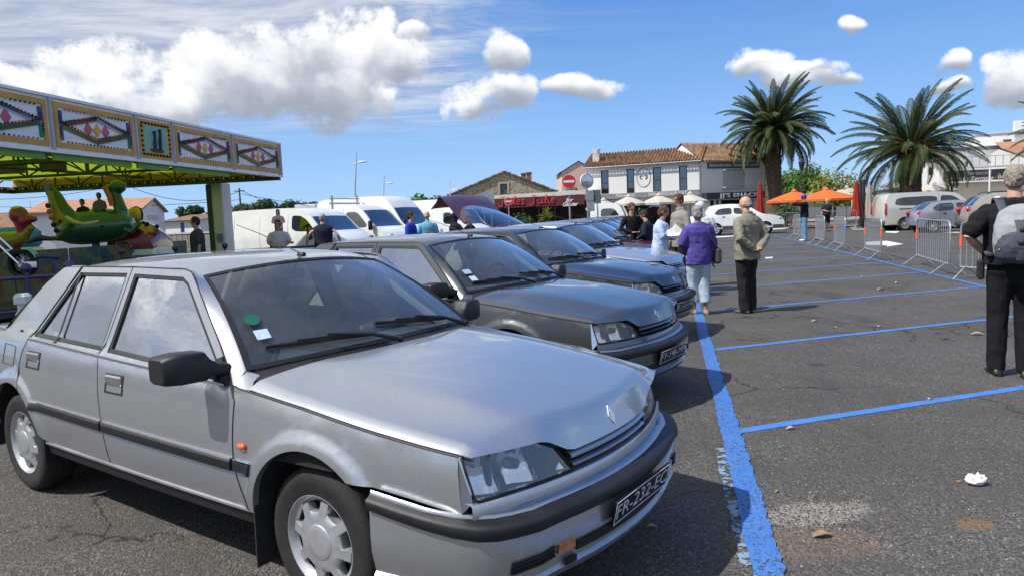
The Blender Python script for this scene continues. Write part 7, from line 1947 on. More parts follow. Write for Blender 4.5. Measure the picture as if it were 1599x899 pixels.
ARMS = {   # elbow, wrist, hand direction for the left side (+y); mirrored for the right
 'down': ((-.02, .245, 1.13), (.03, .26, .88), (.02, .0, -1)),
 'front': ((.02, .26, 1.15), (.24, .12, 1.12), (.8, -.5, .1)),
 'chest': ((.05, .25, 1.17), (.22, .06, 1.25), (.3, -.8, .3)),
 'behind': ((-.12, .265, 1.12), (-.19, .06, .955), (-.1, -.9, -.25)),
 'pocket': ((-.07, .27, 1.14), (.05, .20, .93), (.4, -.3, -.8)),
 'hip': ((-.10, .33, 1.17), (.04, .19, 1.02), (.6, -.6, -.3)),
 'out': ((-.10, .36, 1.19), (.02, .42, .96), (.5, .2, -.8)),
 'lean': ((.14, .25, 1.18), (.40, .22, 1.05), (1, 0, -.3)),
 'belly': ((.0, .27, 1.15), (.20, .10, 1.06), (.4, -.9, 0)),
 'up': ((.10, .24, 1.30), (.16, .14, 1.50), (0, -.3, 1)),
 'point': ((.22, .24, 1.36), (.46, .22, 1.40), (1, 0, .05)),
}
def person(label, pos, rz, H=1.75, arms=('down', 'down'), top=None, top_name='jacket', legs=None, shoes=None, hair=None, hair_style='short',
  skin=None, build=1.0, sleeves='long', top_len=.90, head=(0, 0), voxel=.016, fold=0.0, stride=.0, lean=0.0, group=None, feet_gap=.11, top_girth=1.0, leg_w=1.0, crop=0.0, hat=None, hood=False, name='person', cat='person', collar=False, legs_name='trousers', turn_feet=0.0):
 skin = skin or SKIN; k = H/1.75
 root = thing(name, label, cat, pos, rz, group)
 hy_, hp = head
 def L(p): # lean forward above the hips
  p = Vector(p)
  if lean and p.z > .95:
   d = p.z-.95; p = Vector((p.x+d*math.sin(lean), p.y, .95+d*math.cos(lean)))
  return p*k
 hips = {sg: Vector((0, sg*.085, .92)) for sg in (-1, 1)}
 ank = {1: Vector((stride/2-.02, feet_gap, .075)), -1: Vector((-stride/2-.02, -feet_gap, .075))}
 knee = {sg: hips[sg].lerp(ank[sg], .5)+Vector((.025+abs(stride)*.08, 0, .03)) for sg in (-1, 1)}
 bk = MB()
 # trunk and legs under the clothes
 limb(bk, [L((0, 0, .93)), L((-.01, 0, 1.12)), L((-.005, 0, 1.30)), L((-.02, 0, 1.38))], [(.085*k, .125*k), (.080*k, .115*k), (.085*k, .13*k), (.05*k, .08*k)])
 limb(bk, [L((-.02, 0, 1.38)), L((-.005, 0, 1.47)), L((.012, 0, 1.54))], [.062*k, .055*k, .052*k])
 for sg in (-1, 1):
  limb(bk, [hips[sg]*k, knee[sg]*k, (knee[sg].lerp(ank[sg], .35)+Vector((-.02, 0, 0)))*k, ank[sg]*k], [.078*k, .050*k, .048*k, .034*k])
 HM = Matrix.Translation(L((.015, 0, 1.615))) @ Matrix.Rotation(hy_, 4, 'Z') @ Matrix.Rotation(hp, 4, 'Y') @ Matrix.Scale(k*.94, 4)
 bk.ball((0, 0, .025), (.098, .077, .100), 16, 12, HM)
 limb(bk, [HM @ Vector((.01, 0, .0)), HM @ Vector((.045, 0, -.075))], [(.062*k, .062*k), (.034*k, .038*k)], 12)
 limb(bk, [HM @ Vector((.088, 0, .012)), HM @ Vector((.108, 0, -.022))], [.009*k, .013*k], 8)
 limb(bk, [HM @ Vector((.080, 0, -.052)), HM @ Vector((.086, 0, -.060))], [(.010*k, .022*k), (.010*k, .020*k)], 8)
 for sg in (-1, 1): bk.ball((-.005, sg*.078, -.002), (.018, .010, .028), 8, 6, HM)
 wr = {}
 for sg, a in ((1, arms[0]), (-1, arms[1])):
  e, w, hd = ARMS[a]; e = Vector((e[0], e[1]*sg, e[2])); w = Vector((w[0], w[1]*sg, w[2])); hd = Vector((hd[0], hd[1]*sg, hd[2])).normalized()
  if a == 'behind' and sg == -1: w = w+Vector((-.015, .0, .02))
  sh = L((-.015, sg*.180*build**.5, 1.395)); e = L(e); w = L(w)
  limb(bk, [sh+Vector((0, -sg*.03*k, -.045*k)), sh.lerp(e, .5), e, e.lerp(w, .35), w], [.038*k, .040*k, .036*k, .037*k, .025*k], 10)
  # hand: palm, four fingers of different length, thumb from the side of the palm
  side = Vector((0, 0, 1)).cross(hd); side = side.normalized() if side.length > .2 else Vector((1, 0, 0))
  nrm = hd.cross(side)
  if a == 'down' or a == 'out': side = Vector((1, 0, 0)); nrm = Vector((0, -sg, 0))
  pc = w+hd*.045*k
  limb(bk, [w, pc, w+hd*.085*k], [(.020*k, .024*k), (.014*k, .038*k), (.012*k, .036*k)], 8) if False else bk.tube([w+hd*.0, w+hd*.02*k, w+hd*.06*k, w+hd*.088*k], [(.022*k, .024*k), (.017*k, .033*k), (.014*k, .038*k), (.011*k, .034*k)], 10, up=nrm)
  for fi, (o, ln) in enumerate(((.028, .068), (.010, .078), (-.009, .072), (-.027, .055))):
   b0 = w+hd*.085*k+side*o*k; b1 = b0+hd*ln*.55*k+nrm*-.008*k; b2 = b1+(hd*.6-nrm*.75*(-1 if a in ('down', 'out') else 1)*-1).normalized()*ln*.5*k
   limb(bk, [b0, b1, b2], [.0085*k, .0080*k, .0065*k], 6)
  t0 = w+hd*.025*k+side*.028*k; limb(bk, [t0, t0+(hd*.6+side*.8).normalized()*.035*k, t0+(hd*1.0+side*.55).normalized()*.068*k], [.012*k, .010*k, .008*k], 6)
  wr[sg] = (sh, e, w, hd)
 body = remesh(bk, 'body', skin, root, max(.008, voxel*.62), smooth_it=2)
 for sg in (-1, 1):
  mb = MB(); mb.ball((.087, sg*.031, .022), (.006, .010, .006), 8, 6, HM); mb.build('eye', mat('eye_dark', (0.05, 0.04, 0.035), 0.2), root, 180)
 # trousers
 if legs:
  mb = MB()
  limb(mb, [Vector((-.01, 0, .86))*k, Vector((-.005, 0, .97))*k, L((-.005, 0, 1.03))], [(.115*k*leg_w, .158*k*build), (.108*k*build, .150*k*build), (.10*k*build, .145*k*build)], 16)
  for sg in (-1, 1):
   a_ = ank[sg]+Vector((0, 0, crop))
   kn = knee[sg]
   mb.tube([hips[sg]*k+Vector((0, 0, .02)), hips[sg].lerp(kn, .4)*k, kn*k, kn.lerp(a_, .5)*k, (a_+Vector((.01, 0, -.030)))*k], [(.102*k*leg_w, .094*k*leg_w), (.094*k*leg_w, .088*k*leg_w), .076*k*leg_w, .070*k*leg_w, (.074*k*leg_w, .066*k*leg_w)], 14)
  remesh(mb, legs_name, legs, root, voxel, fold=fold*1.0, ffreq=9, zsq=.45)
 # shoes
 for sg in (-1, 1):
  a_ = ank[sg]*k; mb = MB(); q = Matrix.Translation((a_.x, a_.y, 0)) @ Matrix.Rotation(sg*.15+turn_feet, 4, 'Z') @ Matrix.Scale(k, 4)
  P = []
  for x, wd, h in ((-.075, .022, .03), (-.065, .034, .06), (-.02, .040, .10), (.02, .040, .095), (.06, .044, .062), (.12, .046, .048), (.165, .038, .036), (.185, .018, .022)):
   P.append([q @ Vector((x, wd*math.cos(t), max(.0, h*.5+h*.5*math.sin(t)))) for t in [2*PI*i/12 for i in range(12)]])
  mb.grid(P, closed=True); mb.add(P[0], [tuple(range(12))]); mb.add(P[-1], [tuple(reversed(range(12)))])
  mb.build('shoe', shoes or mat('shoe_dark', (0.03, 0.028, 0.027), 0.5, var=0.2), root, 180)
 # upper garment
 if top:
  g = build*top_girth; mb = MB(); hem = top_len
  pts = []; rr = []
  for z, dx, dp, wd in ((hem, -.005, .128, .178), (lerp(hem, 1.10, .5), -.005, .128, .172), (1.10, .0, .122, .165), (1.22, .0, .126, .176), (1.33, -.01, .122, .190), (1.40, -.018, .095, .180), (1.435, -.02, .065, .120), (1.462, -.012, .058, .072)):
   p = L((dx, 0, z)) if z > .95 else Vector((dx, 0, z))*k
   pts.append(p); rr.append((dp*k*g, wd*k*g))
  mb.tube(pts, rr, 20)
  for sg in (-1, 1):
   sh, e, w, hd = wr[sg]; se = 1.0 if top_girth < 1.08 else 1.25
   if sleeves == 'long':
    limb(mb, [sh+Vector((0,-.0,-.028*k)), sh.lerp(e, .5), e, e.lerp(w, .5), e.lerp(w, .95)], [.062*k*(.5+.5*se), .060*k*se, .056*k*se, .050*k*se, .043*k*se], 12)
   elif sleeves == 'short':
    limb(mb, [sh+Vector((0,0,-.028*k)), sh.lerp(e, .45), sh.lerp(e, .75)], [.062*k*(.5+.5*se), .062*k*se, .064*k*se], 12)
  if collar:
   mb.tube([L((-.03, 0, 1.43)), L((-.02, 0, 1.475)), L((-.015, 0, 1.505))], [(.085*k, .085*k), (.080*k, .078*k), (.078*k, .074*k)], 14)
  if hood:
   mb.ball((-.012, 0, .022), (.120, .100, .125), 14, 10, HM); limb(mb, [L((-.05, 0, 1.42)), L((-.03, 0, 1.54))], [.09*k, .085*k])
  remesh(mb, top_name, top, root, voxel, fold=fold, ffreq=6.5, zsq=1.3)
 # hair
 if hair:
  mb = MB()
  if hair_style == 'short':
   mb.ball((-.012, 0, .038), (.105, .087, .102), 14, 10, HM); mb.ball((-.035, 0, .0), (.078, .079, .085), 12, 8, HM)
  elif hair_style == 'bald':
   mb.ball((-.040, 0, -.012), (.072, .081, .050), 12, 8, HM)
  elif hair_style == 'crop':
   mb.ball((-.010, 0, .036), (.105, .086, .103), 14, 10, HM); mb.ball((-.03, 0, .0), (.078, .078, .075), 12, 8, HM)
  elif hair_style == 'bob':
   mb.ball((-.018, 0, .040), (.106, .090, .098), 14, 10, HM); mb.ball((-.042, 0, -.02), (.080, .088, .095), 12, 8, HM)
  elif hair_style == 'long':
   mb.ball((-.018, 0, .038), (.108, .092, .098), 14, 10, HM); limb(mb, [HM @ Vector((-.045, 0, .0)), HM @ Vector((-.07, 0, -.12)), HM @ Vector((-.075, 0, -.22))], [(.07*k, .088*k), (.055*k, .085*k), (.035*k, .06*k)])
  remesh(mb, 'hair', hair, root, max(.009, voxel*.7), fold=.009, ffreq=30, smooth_it=1)
 if hat: hat(root, HM, k)
 return root, HM, k, L, wr
GREYH = mat('hair_grey', (0.30, 0.29, 0.28), 0.9, var=0.45, vscale=30, bump=0.8, bscale=90)
BROWNH = mat('hair_brown', (0.09, 0.045, 0.025), 0.8, var=0.4, vscale=30, bump=0.8, bscale=90)
DARKH = mat('hair_dark', (0.018, 0.013, 0.011), 0.7, var=0.4, vscale=30, bump=0.8, bscale=90)
BLONDH = mat('hair_pale', (0.30, 0.26, 0.215), 0.9, var=0.3, vscale=30, bump=0.8, bscale=90)
WHITEH = mat('hair_white', (0.55, 0.54, 0.52), 0.9, var=0.3, vscale=30, bump=0.8, bscale=90)
DENIM = cloth('light_denim', (0.36, 0.46, 0.52)); JEAN = cloth('blue_denim', (0.13, 0.23, 0.38)); BLK = cloth('black_cloth', (0.014, 0.014, 0.017)); CHAR = cloth('charcoal_cloth', (0.022, 0.021, 0.024))

def gp(px, py): return gnd(px, py)
# man in the beige jacket, hands clasped behind his back
p = gp(1167, 488)
r, HM, k, L, wr = person('elderly man in a beige jacket, hands clasped behind his back, looking at the cars', p, math.radians(118), 1.73, ('behind', 'behind'),
 cloth('beige_jacket', (0.235, 0.22, 0.175), bump=0.5, bs=90), 'jacket', CHAR, mat('grey_shoe', (0.10, 0.095, 0.085), 0.6, var=0.2), GREYH, 'bald', SKIN, 1.06, top_len=.80, head=(.35, .05), voxel=.011, fold=.010, top_girth=1.17, leg_w=1.12, collar=True, feet_gap=.07)
# woman in the purple coat
p = gp(1092, 490)
r, HM, k, L, wr = person('grey-haired woman in a purple fleece coat and pale cropped jeans', p, math.radians(100), 1.62, ('belly', 'down'),
 cloth('purple_fleece', (0.10, 0.078, 0.33), bump=0.6, bs=200), 'coat', DENIM, mat('sandal_tan', (0.30, 0.20, 0.14), 0.7), GREYH, 'bob', SKIN2, 1.05, top_len=.80, head=(-.3, .15), voxel=.011, fold=.008, top_girth=1.16, leg_w=1.22, crop=.14, feet_gap=.075, stride=.12)
BAGO = r
mb = MB(); M_BAG = mat('bag_leather', (0.055, 0.048, 0.045), 0.45, var=0.25, vscale=14, bump=0.2, bscale=80)
c = Vector((-.02, -.27, .86)); mb.rbox(c, (.24, .10, .24), .035); bag = mb.build('shoulder_bag', M_BAG, None, 40)
mb = MB(); mb.tube([c+Vector((-.09, 0, .1)), L((-.14, -.10, 1.30)), L((-.06, .03, 1.47)), L((.10, -.02, 1.36)), c+Vector((.09, 0, .1))], .010, 6); mb.build('strap', M_BAG, bag, 60)
bag.location = p; bag.rotation_euler = (0, 0, math.radians(100)); tag(bag, 'black shoulder bag hanging at the hip of the woman in purple', 'bag')
# man with the backpack at the right edge
p = gp(1577, 586)
r, HM, k, L, wr = person('broad man in a black T-shirt and black trousers with a backpack at the right edge', p, math.radians(64), 1.83, ('hip', 'pocket'),
 cloth('black_tshirt', (0.016, 0.016, 0.018)), 'tshirt', BLK, mat('shoe_black', (0.015, 0.014, 0.014), 0.5, var=0.2), BLONDH, 'crop', SKIN, 1.16, 'short', top_len=.93, head=(-.12, -.02), voxel=.011, fold=.009, top_girth=1.08, leg_w=1.02, feet_gap=.10, stride=.05)
bpk = thing('backpack', 'grey and pale backpack with hanging straps on the man in black', 'backpack', p, math.radians(64))
M_BP1 = mat('pack_pale', (0.30, 0.31, 0.33), 0.75, var=0.12, vscale=8, bump=0.3, bscale=120); M_BP2 = mat('pack_navy', (0.055, 0.06, 0.085), 0.7, var=0.2, vscale=9, bump=0.3, bscale=120)
M_BP3 = mat('pack_blue', (0.22, 0.33, 0.45), 0.7, var=0.1)
mb = MB(); mb.tube([(-.24, 0, .98*k), (-.255, 0, 1.02*k), (-.27, 0, 1.12*k), (-.265, 0, 1.25*k), (-.235, 0, 1.36*k), (-.20, 0, 1.41*k)], [(.05, .12), (.095, .175), (.115, .19), (.105, .185), (.08, .15), (.03, .08)], 18)
remesh(mb, 'pack_body', M_BP1, bpk, .011, fold=.006, ffreq=7)
mb = MB(); mb.tube([(-.27, 0, .965*k), (-.285, 0, 1.02*k), (-.305, 0, 1.10*k), (-.300, 0, 1.175*k), (-.27, 0, 1.215*k)], [(.05, .13), (.092, .18), (.105, .185), (.098, .15), (.06, .05)], 18)
remesh(mb, 'front_pocket', M_BP2, bpk, .010, fold=.006, ffreq=9)
mb = MB(); mb.tube([(-.345, .0, 1.30*k), (-.385, 0, 1.24*k), (-.405, 0, 1.12*k), (-.37, 0, .99*k)], [(.008, .055), (.008, .045), (.010, .035), (.012, .040)], 8); mb.build('centre_strap', M_BP2, bpk, 50)
mb = MB(); mb.rbox((-.405, 0, 1.13*k), (.03, .07, .045), .008); mb.rbox((-.395, 0, 1.225*k), (.02, .045, .04), .006); mb.build('buckle', M_SEAL, bpk, 50)
for sg in (-1, 1):
 mb = MB(); mb.tube([(-.20, sg*.10, 1.36*k), (-.10, sg*.125, 1.462*k), (.0, sg*.13, 1.470*k), (.11, sg*.135, 1.38*k), (.145, sg*.15, 1.22*k), (.05, sg*.20, 1.06*k), (-.15, sg*.19, 1.02*k)], [(.010, .036)]*3+[(.010, .030)]*4, 8); mb.build('shoulder_strap', M_BP2, bpk, 50)
 mb = MB(); mb.tube([(-.335, sg*.035, 1.28*k), (-.352, sg*.10, 1.17*k), (-.345, sg*.155, 1.07*k)], [(.006, .014)]*3, 6); mb.build('piping', M_BP3, bpk, 50)
# shoulder flashes with white ornament (printed cloth on the straps)
for sg in (-1, 1):
 mb = MB()
 for j in range(3): mb.ball((-.10+.045*j, sg*.13, 1.482*k), (.016, .018, .010), 8, 5)
 o = mb.build('strap_mark', mat('white_print', (0.75, 0.75, 0.78), 0.8), bpk, 60); o['kind'] = 'stuff'
mb = MB(); mb.rbox((.0, .235, .93), (.12, .05, .17), .015); o = mb.build('belt_pouch', M_SEAL, None, 40); o.location = p; o.rotation_euler = (0, 0, math.radians(64)); tag(o, 'small black pouch on the belt of the man with the backpack', 'pouch')
# group near the raised bonnet
def stand(px, D, topy=None): 
 q = at(px, 340, D); return Vector((q.x, q.y, 0))
person('woman with brown hair in a pale blue shirt leafing through papers', stand(1030, 12.9), math.radians(-20), 1.66, ('front', 'chest'), cloth('pale_blue_shirt', (0.42, 0.52, 0.72)), 'shirt', CHAR, None, BROWNH, 'bob', SKIN2, 1.08, top_len=.86, head=(-.1, .35), voxel=.014, fold=.007, top_girth=1.12, lean=.10)
q = stand(1036, 12.75); mb = MB()
for j in range(4):
 a = MB(); 
 mb.add([(-.10, -.08, .0+.01*j), (.10, -.08, .02*j), (.12, .09, .03*j), (-.08, .09, .015*j)], [(0, 1, 2, 3)], Matrix.Translation((.02*j, .015*j, 0)) @ Matrix.Rotation(.5+.2*j, 4, 'X') @ Matrix.Rotation(.3*j, 4, 'Z'))
o = mb.build('papers', mat('paper', (0.72, 0.70, 0.66), 0.8, var=0.1)); o.location = (q.x+.12, q.y-.12, 1.15); tag(o, 'loose white papers in the hands of the woman in pale blue', 'papers', kind=None); o['kind'] = 'stuff'
person('dark-haired man in a grey suit jacket looking down over the cars', stand(1061, 13.6), math.radians(200), 1.87, ('down', 'down'), cloth('grey_suit', (0.26, 0.25, 0.24)), 'suit_jacket', CHAR, None, BROWNH, 'crop', SKIN, 1.0, top_len=.80, head=(.1, .2), voxel=.014, fold=.006, collar=True)
person('figure in a white hooded top standing behind the woman in purple', stand(1094, 14.6), math.radians(80), 1.72, ('down', 'belly'), cloth('white_hoodie', (0.66, 0.68, 0.72)), 'hooded_top', JEAN, None, None, 'short', SKIN, 1.05, top_len=.82, head=(-.2, .05), voxel=.014, fold=.008, top_girth=1.15, hood=True)
person('man in a dark navy coat half hidden behind the woman in pale blue', stand(1013, 16.2), math.radians(150), 1.60, ('belly', 'belly'), cloth('navy_coat', (0.020, 0.024, 0.045)), 'coat', CHAR, None, DARKH, 'short', SKIN, 1.05, top_len=.70, head=(.2, .3), voxel=.018, top_girth=1.1, lean=.15)
person('person in black with folded hands leaning over an engine bay', stand(986, 17.0), math.radians(-75), 1.78, ('belly', 'belly'), cloth('black_coat', (0.016, 0.013, 0.014)), 'coat', BLK, None, BROWNH, 'bob', SKIN, .82, top_len=.62, head=(0, .5), voxel=.018, top_girth=1.0)
# right: youth with the blue cap, man behind the barriers
def cap_(root, HM, k):
 mb = MB(); mb.ball((-.01, 0, .055), (.112, .094, .085), 14, 9, HM); mb.tube([HM @ Vector((.07, 0, .06)), HM @ Vector((.18, 0, .045))], [(.010*k, .075*k), (.006*k, .06*k)], 10, up=(0, 0, 1)); 
 mb.build('cap', mat('cap_blue', (0.02, 0.06, 0.42), 0.7, var=0.1), root, 60)
person('youth in a blue cap, black top and blue jeans beside the barriers', gp(1256, 376), math.radians(172), 2.02, ('point', 'down'), BLK, 'sweatshirt', JEAN, mat('white_shoe', (0.7, 0.7, 0.7), 0.6), DARKH, 'crop', SKIN2, 1.05, top_len=.88, head=(0, .1), voxel=.02, hat=cap_, top_girth=1.1, leg_w=1.1)
person('man in a dark polo shirt and shorts behind the barriers', gp(1291, 362), math.radians(-80), 1.88, ('down', 'belly'), cloth('dark_polo', (0.03, 0.028, 0.032)), 'polo_shirt', BLK, None, GREYH, 'bald', SKIN, 1.15, 'short', top_len=.86, voxel=.02, crop=.38, top_girth=1.15, legs_name='shorts')
# left: bystanders behind the first cars
def vest(root, HM, k): 
 mb = MB(); mb.ball((-.01, 0, .06), (.105, .088, .07), 12, 8, HM); mb.build('cap', mat('cap_grey', (0.35, 0.34, 0.34), 0.8), root, 60)
person('bearded man in a dark green T-shirt beside the carousel rail', stand(305, 17.2), math.radians(-150), 1.88, ('down', 'down'), cloth('dark_green_tee', (0.045, 0.055, 0.055)), 'tshirt', CHAR, None, DARKH, 'short', SKIN2, 1.12, 'short', top_len=.86, voxel=.018, top_girth=1.1, fold=.006)
cp = stand(433, 18.4)
person('man carrying a small child on his shoulders in front of a white van', cp, math.radians(-80), 1.74, ('belly', 'belly'), cloth('grey_tee', (0.42, 0.42, 0.46)), 'tshirt', JEAN, None, DARKH, 'short', SKIN2, 1.1, 'short', top_len=.88, voxel=.018, top_girth=1.05)
person('small child in a pale pink top riding on a man\'s shoulders', cp+Vector((.0, .06, 1.02)), math.radians(-80), .98, ('front', 'front'), cloth('pink_top', (0.55, 0.36, 0.34)), 'top', BLK, None, BROWNH, 'long', SKIN, 1.1, top_len=.84, voxel=.014)
person('man in a dark sleeveless waistcoat over a grey tee and pale cap', stand(503, 19.0), math.radians(100), 1.86, ('out', 'out'), cloth('navy_vest', (0.022, 0.025, 0.04)), 'waistcoat', JEAN, None, GREYH, 'crop', SKIN, 1.15, 'none', top_len=.86, voxel=.018, hat=vest, top_girth=1.15)
person('dark-haired man in a royal blue zip jacket among the vans', stand(641, 19.0), math.radians(-10), 1.82, ('down', 'down'), cloth('royal_jacket', (0.022, 0.05, 0.36)), 'jacket', BLK, None, DARKH, 'short', SKIN, 1.08, top_len=.84, voxel=.018, top_girth=1.1)
r, HM, k, L, wr = person('man in a sky blue printed T-shirt next to the royal blue jacket', stand(667, 19.5), math.radians(105), 1.82, ('down', 'down'), cloth('sky_tee', (0.15, 0.42, 0.62)), 'tshirt', JEAN, None, GREYH, 'bald', SKIN, 1.08, 'short', top_len=.86, voxel=.018)
mb = MB(); mb.rbox((-.155, 0, 1.22), (.01, .19, .05), .003); mb.build('back_print', mat('print_red', (0.45, 0.10, 0.05), 0.8), r)
mb = MB(); mb.rbox((-.157, 0, 1.20), (.01, .21, .02), .003); mb.build('back_print', mat('print_white', (0.7, 0.7, 0.7), 0.8), r)
person('person in a dark navy hooded jacket by the open rear hatch', stand(711, 19.3), math.radians(20), 1.76, ('lean', 'lean'), cloth('navy_hood', (0.014, 0.016, 0.030)), 'jacket', BLK, None, None, 'short', SKIN, 1.15, top_len=.82, voxel=.018, hood=True, top_girth=1.2)
person('person in black bending beside the open rear hatch', stand(736, 19.6), math.radians(200), 1.68, ('lean', 'belly'), BLK, 'coat', BLK, None, DARKH, 'short', SKIN, 1.15, top_len=.80, voxel=.02, top_girth=1.2, lean=.2)
# ------------------------------------------------------------------ children's carousel with painted fascia
CR = thing('carousel', 'childrens carousel roof with diamond-patterned fascia panels and lime green underside', 'carousel')
A0 = Vector((-9.04, 14.6, 0))*.88; CD = Vector((.1386, .9903, 0)); CN = Vector((-.9903, .1386, 0))    # along the fascia; away from the lot
ZB, ZT = 3.06, 3.96
CR.location = A0
CR.rotation_euler = (0, 0, math.atan2(CD.y, CD.x))        # local x along the fascia, local y away from the row
M_FW = mat('fascia_white', (0.88, 0.88, 0.88), .5, var=.08); M_OCH = mat('fascia_ochre', (0.62, 0.33, 0.05), .5, var=.15); M_BLU = mat('fascia_blue', (0.03, 0.05, 0.22), .5); M_GRE = mat('fascia_green', (0.02, 0.19, 0.11), .5); M_YEL = mat('fascia_yellow', (0.72, 0.42, 0.04), .5); M_MAG = mat('fascia_pink', (0.55, 0.10, 0.16), .5); M_ORA = mat('fascia_orange', (0.55, 0.14, 0.03), .5)
M_LIME = mat('lime_paint', (0.20, 0.42, 0.05), .5, var=.1); M_DGR = mat('dark_green_steel', (0.012, 0.050, 0.022), .5, var=.2); M_TEAL = mat('fascia_teal', (0.22, 0.50, 0.40), .5, var=.12)
m = bpy.data.materials.new('lime_canvas'); m.use_nodes = True; g = NT(m.node_tree); p = g.n['Principled BSDF']; n_ = g.noise(g.coord(), 1.2, 4, .6); col = g.mix(g.smooth(n_, .3, .7), (0.42, 0.60, 0.035), (0.55, 0.70, 0.05)); g.link(col, p.inputs['Base Color']); p.inputs['Roughness'].default_value = .8
tr = g.node('ShaderNodeBsdfTranslucent'); g.link(col, tr.inputs[0]); mx = g.node('ShaderNodeMixShader'); mx.inputs[0].default_value = .34; g.link(p.outputs[0], mx.inputs[1]); g.link(tr.outputs[0], mx.inputs[2]); g.link(mx.outputs[0], g.n['Material Output'].inputs[0]); M_CANV = m
def fascia(x0, x1, style):
 w = x1-x0; h = ZT-ZB; root_ = MB(); root_.box((w/2, .03, h/2), (w, .05, h)); me_p = root_.mesh('fascia_panel', M_FW)
 pn = obj('fascia_panel', me_p, CR, (x0, 0, ZB))
 def fr(nm, m_, k, t, y):
  mb = MB()
  for a_, b_, c_, d_ in ((k, w-k, k, k+t), (k, w-k, h-k-t, h-k), (k, k+t, k+t, h-k-t), (w-k-t, w-k, k+t, h-k-t)): mb.box(((a_+b_)/2, y, (c_+d_)/2), (b_-a_, .03, d_-c_))
  mb.build(nm, m_, pn)
 fr('ochre_frame', M_OCH, .05, .09, -.005)
 def tri(nm, m_, pts, y=-.008, th=.02):
  mb = MB(); n = len(pts); mb.add([(x, y-th/2, z) for x, z in pts]+[(x, y+th/2, z) for x, z in pts], [tuple(range(n)), tuple(reversed(range(n, 2*n)))]+[(i, n+i, n+(i+1) % n, (i+1) % n) for i in range(n)]); return mb.build(nm, m_, pn)
 bulbs = {}
 def bulb(m_, x, z, r=.020):
  bulbs.setdefault(m_.name, (m_, MB()))[1].ball((x, -.03, z), r, 6, 4)
 if style == 'diamond':
  a, b = .17, w-.17; c, d = .17, h-.17; mx_, mz = (a+b)/2, (c+d)/2
  def band(nm, m_, p, q, t=.075):
   dx, dz = q[0]-p[0], q[1]-p[1]; l = math.hypot(dx, dz); nx, nz = -dz/l*t/2, dx/l*t/2; tri(nm, m_, [(p[0]+nx, p[1]+nz), (q[0]+nx, q[1]+nz), (q[0]-nx, q[1]-nz), (p[0]-nx, p[1]-nz)])
  L_, R_, T_, B_ = (a+.03, mz), (b-.03, mz), (mx_, d-.07), (mx_, c+.07)
  for nm, m_, p_, q_ in (('band', M_ORA, L_, T_), ('band', M_WHT, T_, R_), ('band', M_YEL, L_, B_), ('band', M_ORA, B_, R_)): band(nm, m_, p_, q_)
  def corner(m_, px_, pz_, sx_, sz_):
   for (p_, q_) in (((px_, pz_), (px_, pz_+sz_*.26*h)), ((px_, pz_+sz_*.28*h), (px_+sx_*.42*w, pz_+sz_*.03))): 
    band('corner_band', m_, p_, q_, .075)
  corner(M_BLU, a+.03, d-.02, 1, -1); corner(M_BLU, b-.03, d-.02, -1, -1); corner(M_GRE, a+.03, c+.02, 1, 1); corner(M_GRE, b-.03, c+.02, -1, 1)
  s = .105
  for cx_, m_ in ((mx_-.25*w/2.4, M_MAG), (mx_, M_YEL), (mx_+.25*w/2.4, M_MAG)):
   tri('diamond', m_, [(cx_-s, mz), (cx_, mz-s*1.15), (cx_+s, mz), (cx_, mz+s*1.15)])
  for (p_, q_), m_ in (((L_, T_), M_DGR), ((T_, R_), M_SEAL), ((L_, B_), M_MAG), ((B_, R_), M_DGR)):
   for k in range(13): t = (k+.5)/13; bulb((M_DGR, M_ORA, m_)[k//5] if k//5 < 3 else m_, lerp(p_[0], q_[0], t), lerp(p_[1], q_[1], t)+.05)
  for k in range(18):
   t = (k+.5)/18; bulb((M_MAG, M_YEL, M_DGR)[k//6], lerp(a+.1, b-.1, t), d+.005); bulb((M_ORA, M_DGR, M_MAG)[k//6], lerp(a+.1, b-.1, t), c-.01)
  for k in range(8): t = (k+.5)/8; bulb(M_BLU, a-.005, lerp(c+.1, d-.1, t)); bulb((M_BLU, M_MAG)[k//4], b+.005, lerp(c+.1, d-.1, t))
 else:
  mb = MB(); mb.box((w/2, -.005, h/2), (w-.20, .03, h-.20)); mb.build('yellow_field', M_YEL, pn)
  mb = MB(); mb.box((w/2, -.014, h/2), (w-.42, .03, h-.36)); mb.build('teal_field', M_TEAL, pn)
  # plain ornament in place of the painted characters: two leafy scrolls on a small mound
  for x_, dz in ((w*.42, -.02), (w*.58, .04)):
   mb = MB(); mb.tube([(x_, -.035, h*.26), (x_-.02, -.035, h*.42+dz), (x_+.03, -.035, h*.58+dz), (x_, -.035, h*.72+dz)], [(.02, .05), (.02, .075), (.02, .045), (.02, .065)], 8); mb.build('scroll', mat('ornament_ink', (0.03, 0.04, 0.06), .6, var=.2), pn, 60)
  mb = MB(); mb.ball((w/2, -.03, h*.25), (.26, .012, .05), 12, 6); mb.build('mound', mat('ornament_brown', (0.10, 0.05, 0.03), .6), pn)
  for k in range(9):
   t = (k+.5)/9; bulb(M_SEAL, lerp(.1, w-.1, t), .13, .028); bulb(M_SEAL, lerp(.1, w-.1, t), h-.13, .028)
  for k in range(6): t = (k+.5)/6; bulb(M_SEAL, .13, lerp(.15, h-.15, t), .028); bulb(M_SEAL, w-.13, lerp(.15, h-.15, t), .028)
 for m_, q_ in bulbs.values(): o = q_.build('bulbs', m_, pn, 60); o['kind'] = 'stuff'
 return pn
xs_ = [x*.88 for x in (-5.4, -2.72, 0.0, 2.62, 4.06, 7.0, 10.1)]
for i in range(6): fascia(xs_[i]+.035, xs_[i+1]-.035, 'plain' if i == 3 else 'diamond')
XL, XR = xs_[0], xs_[-1]; DP = 8.9
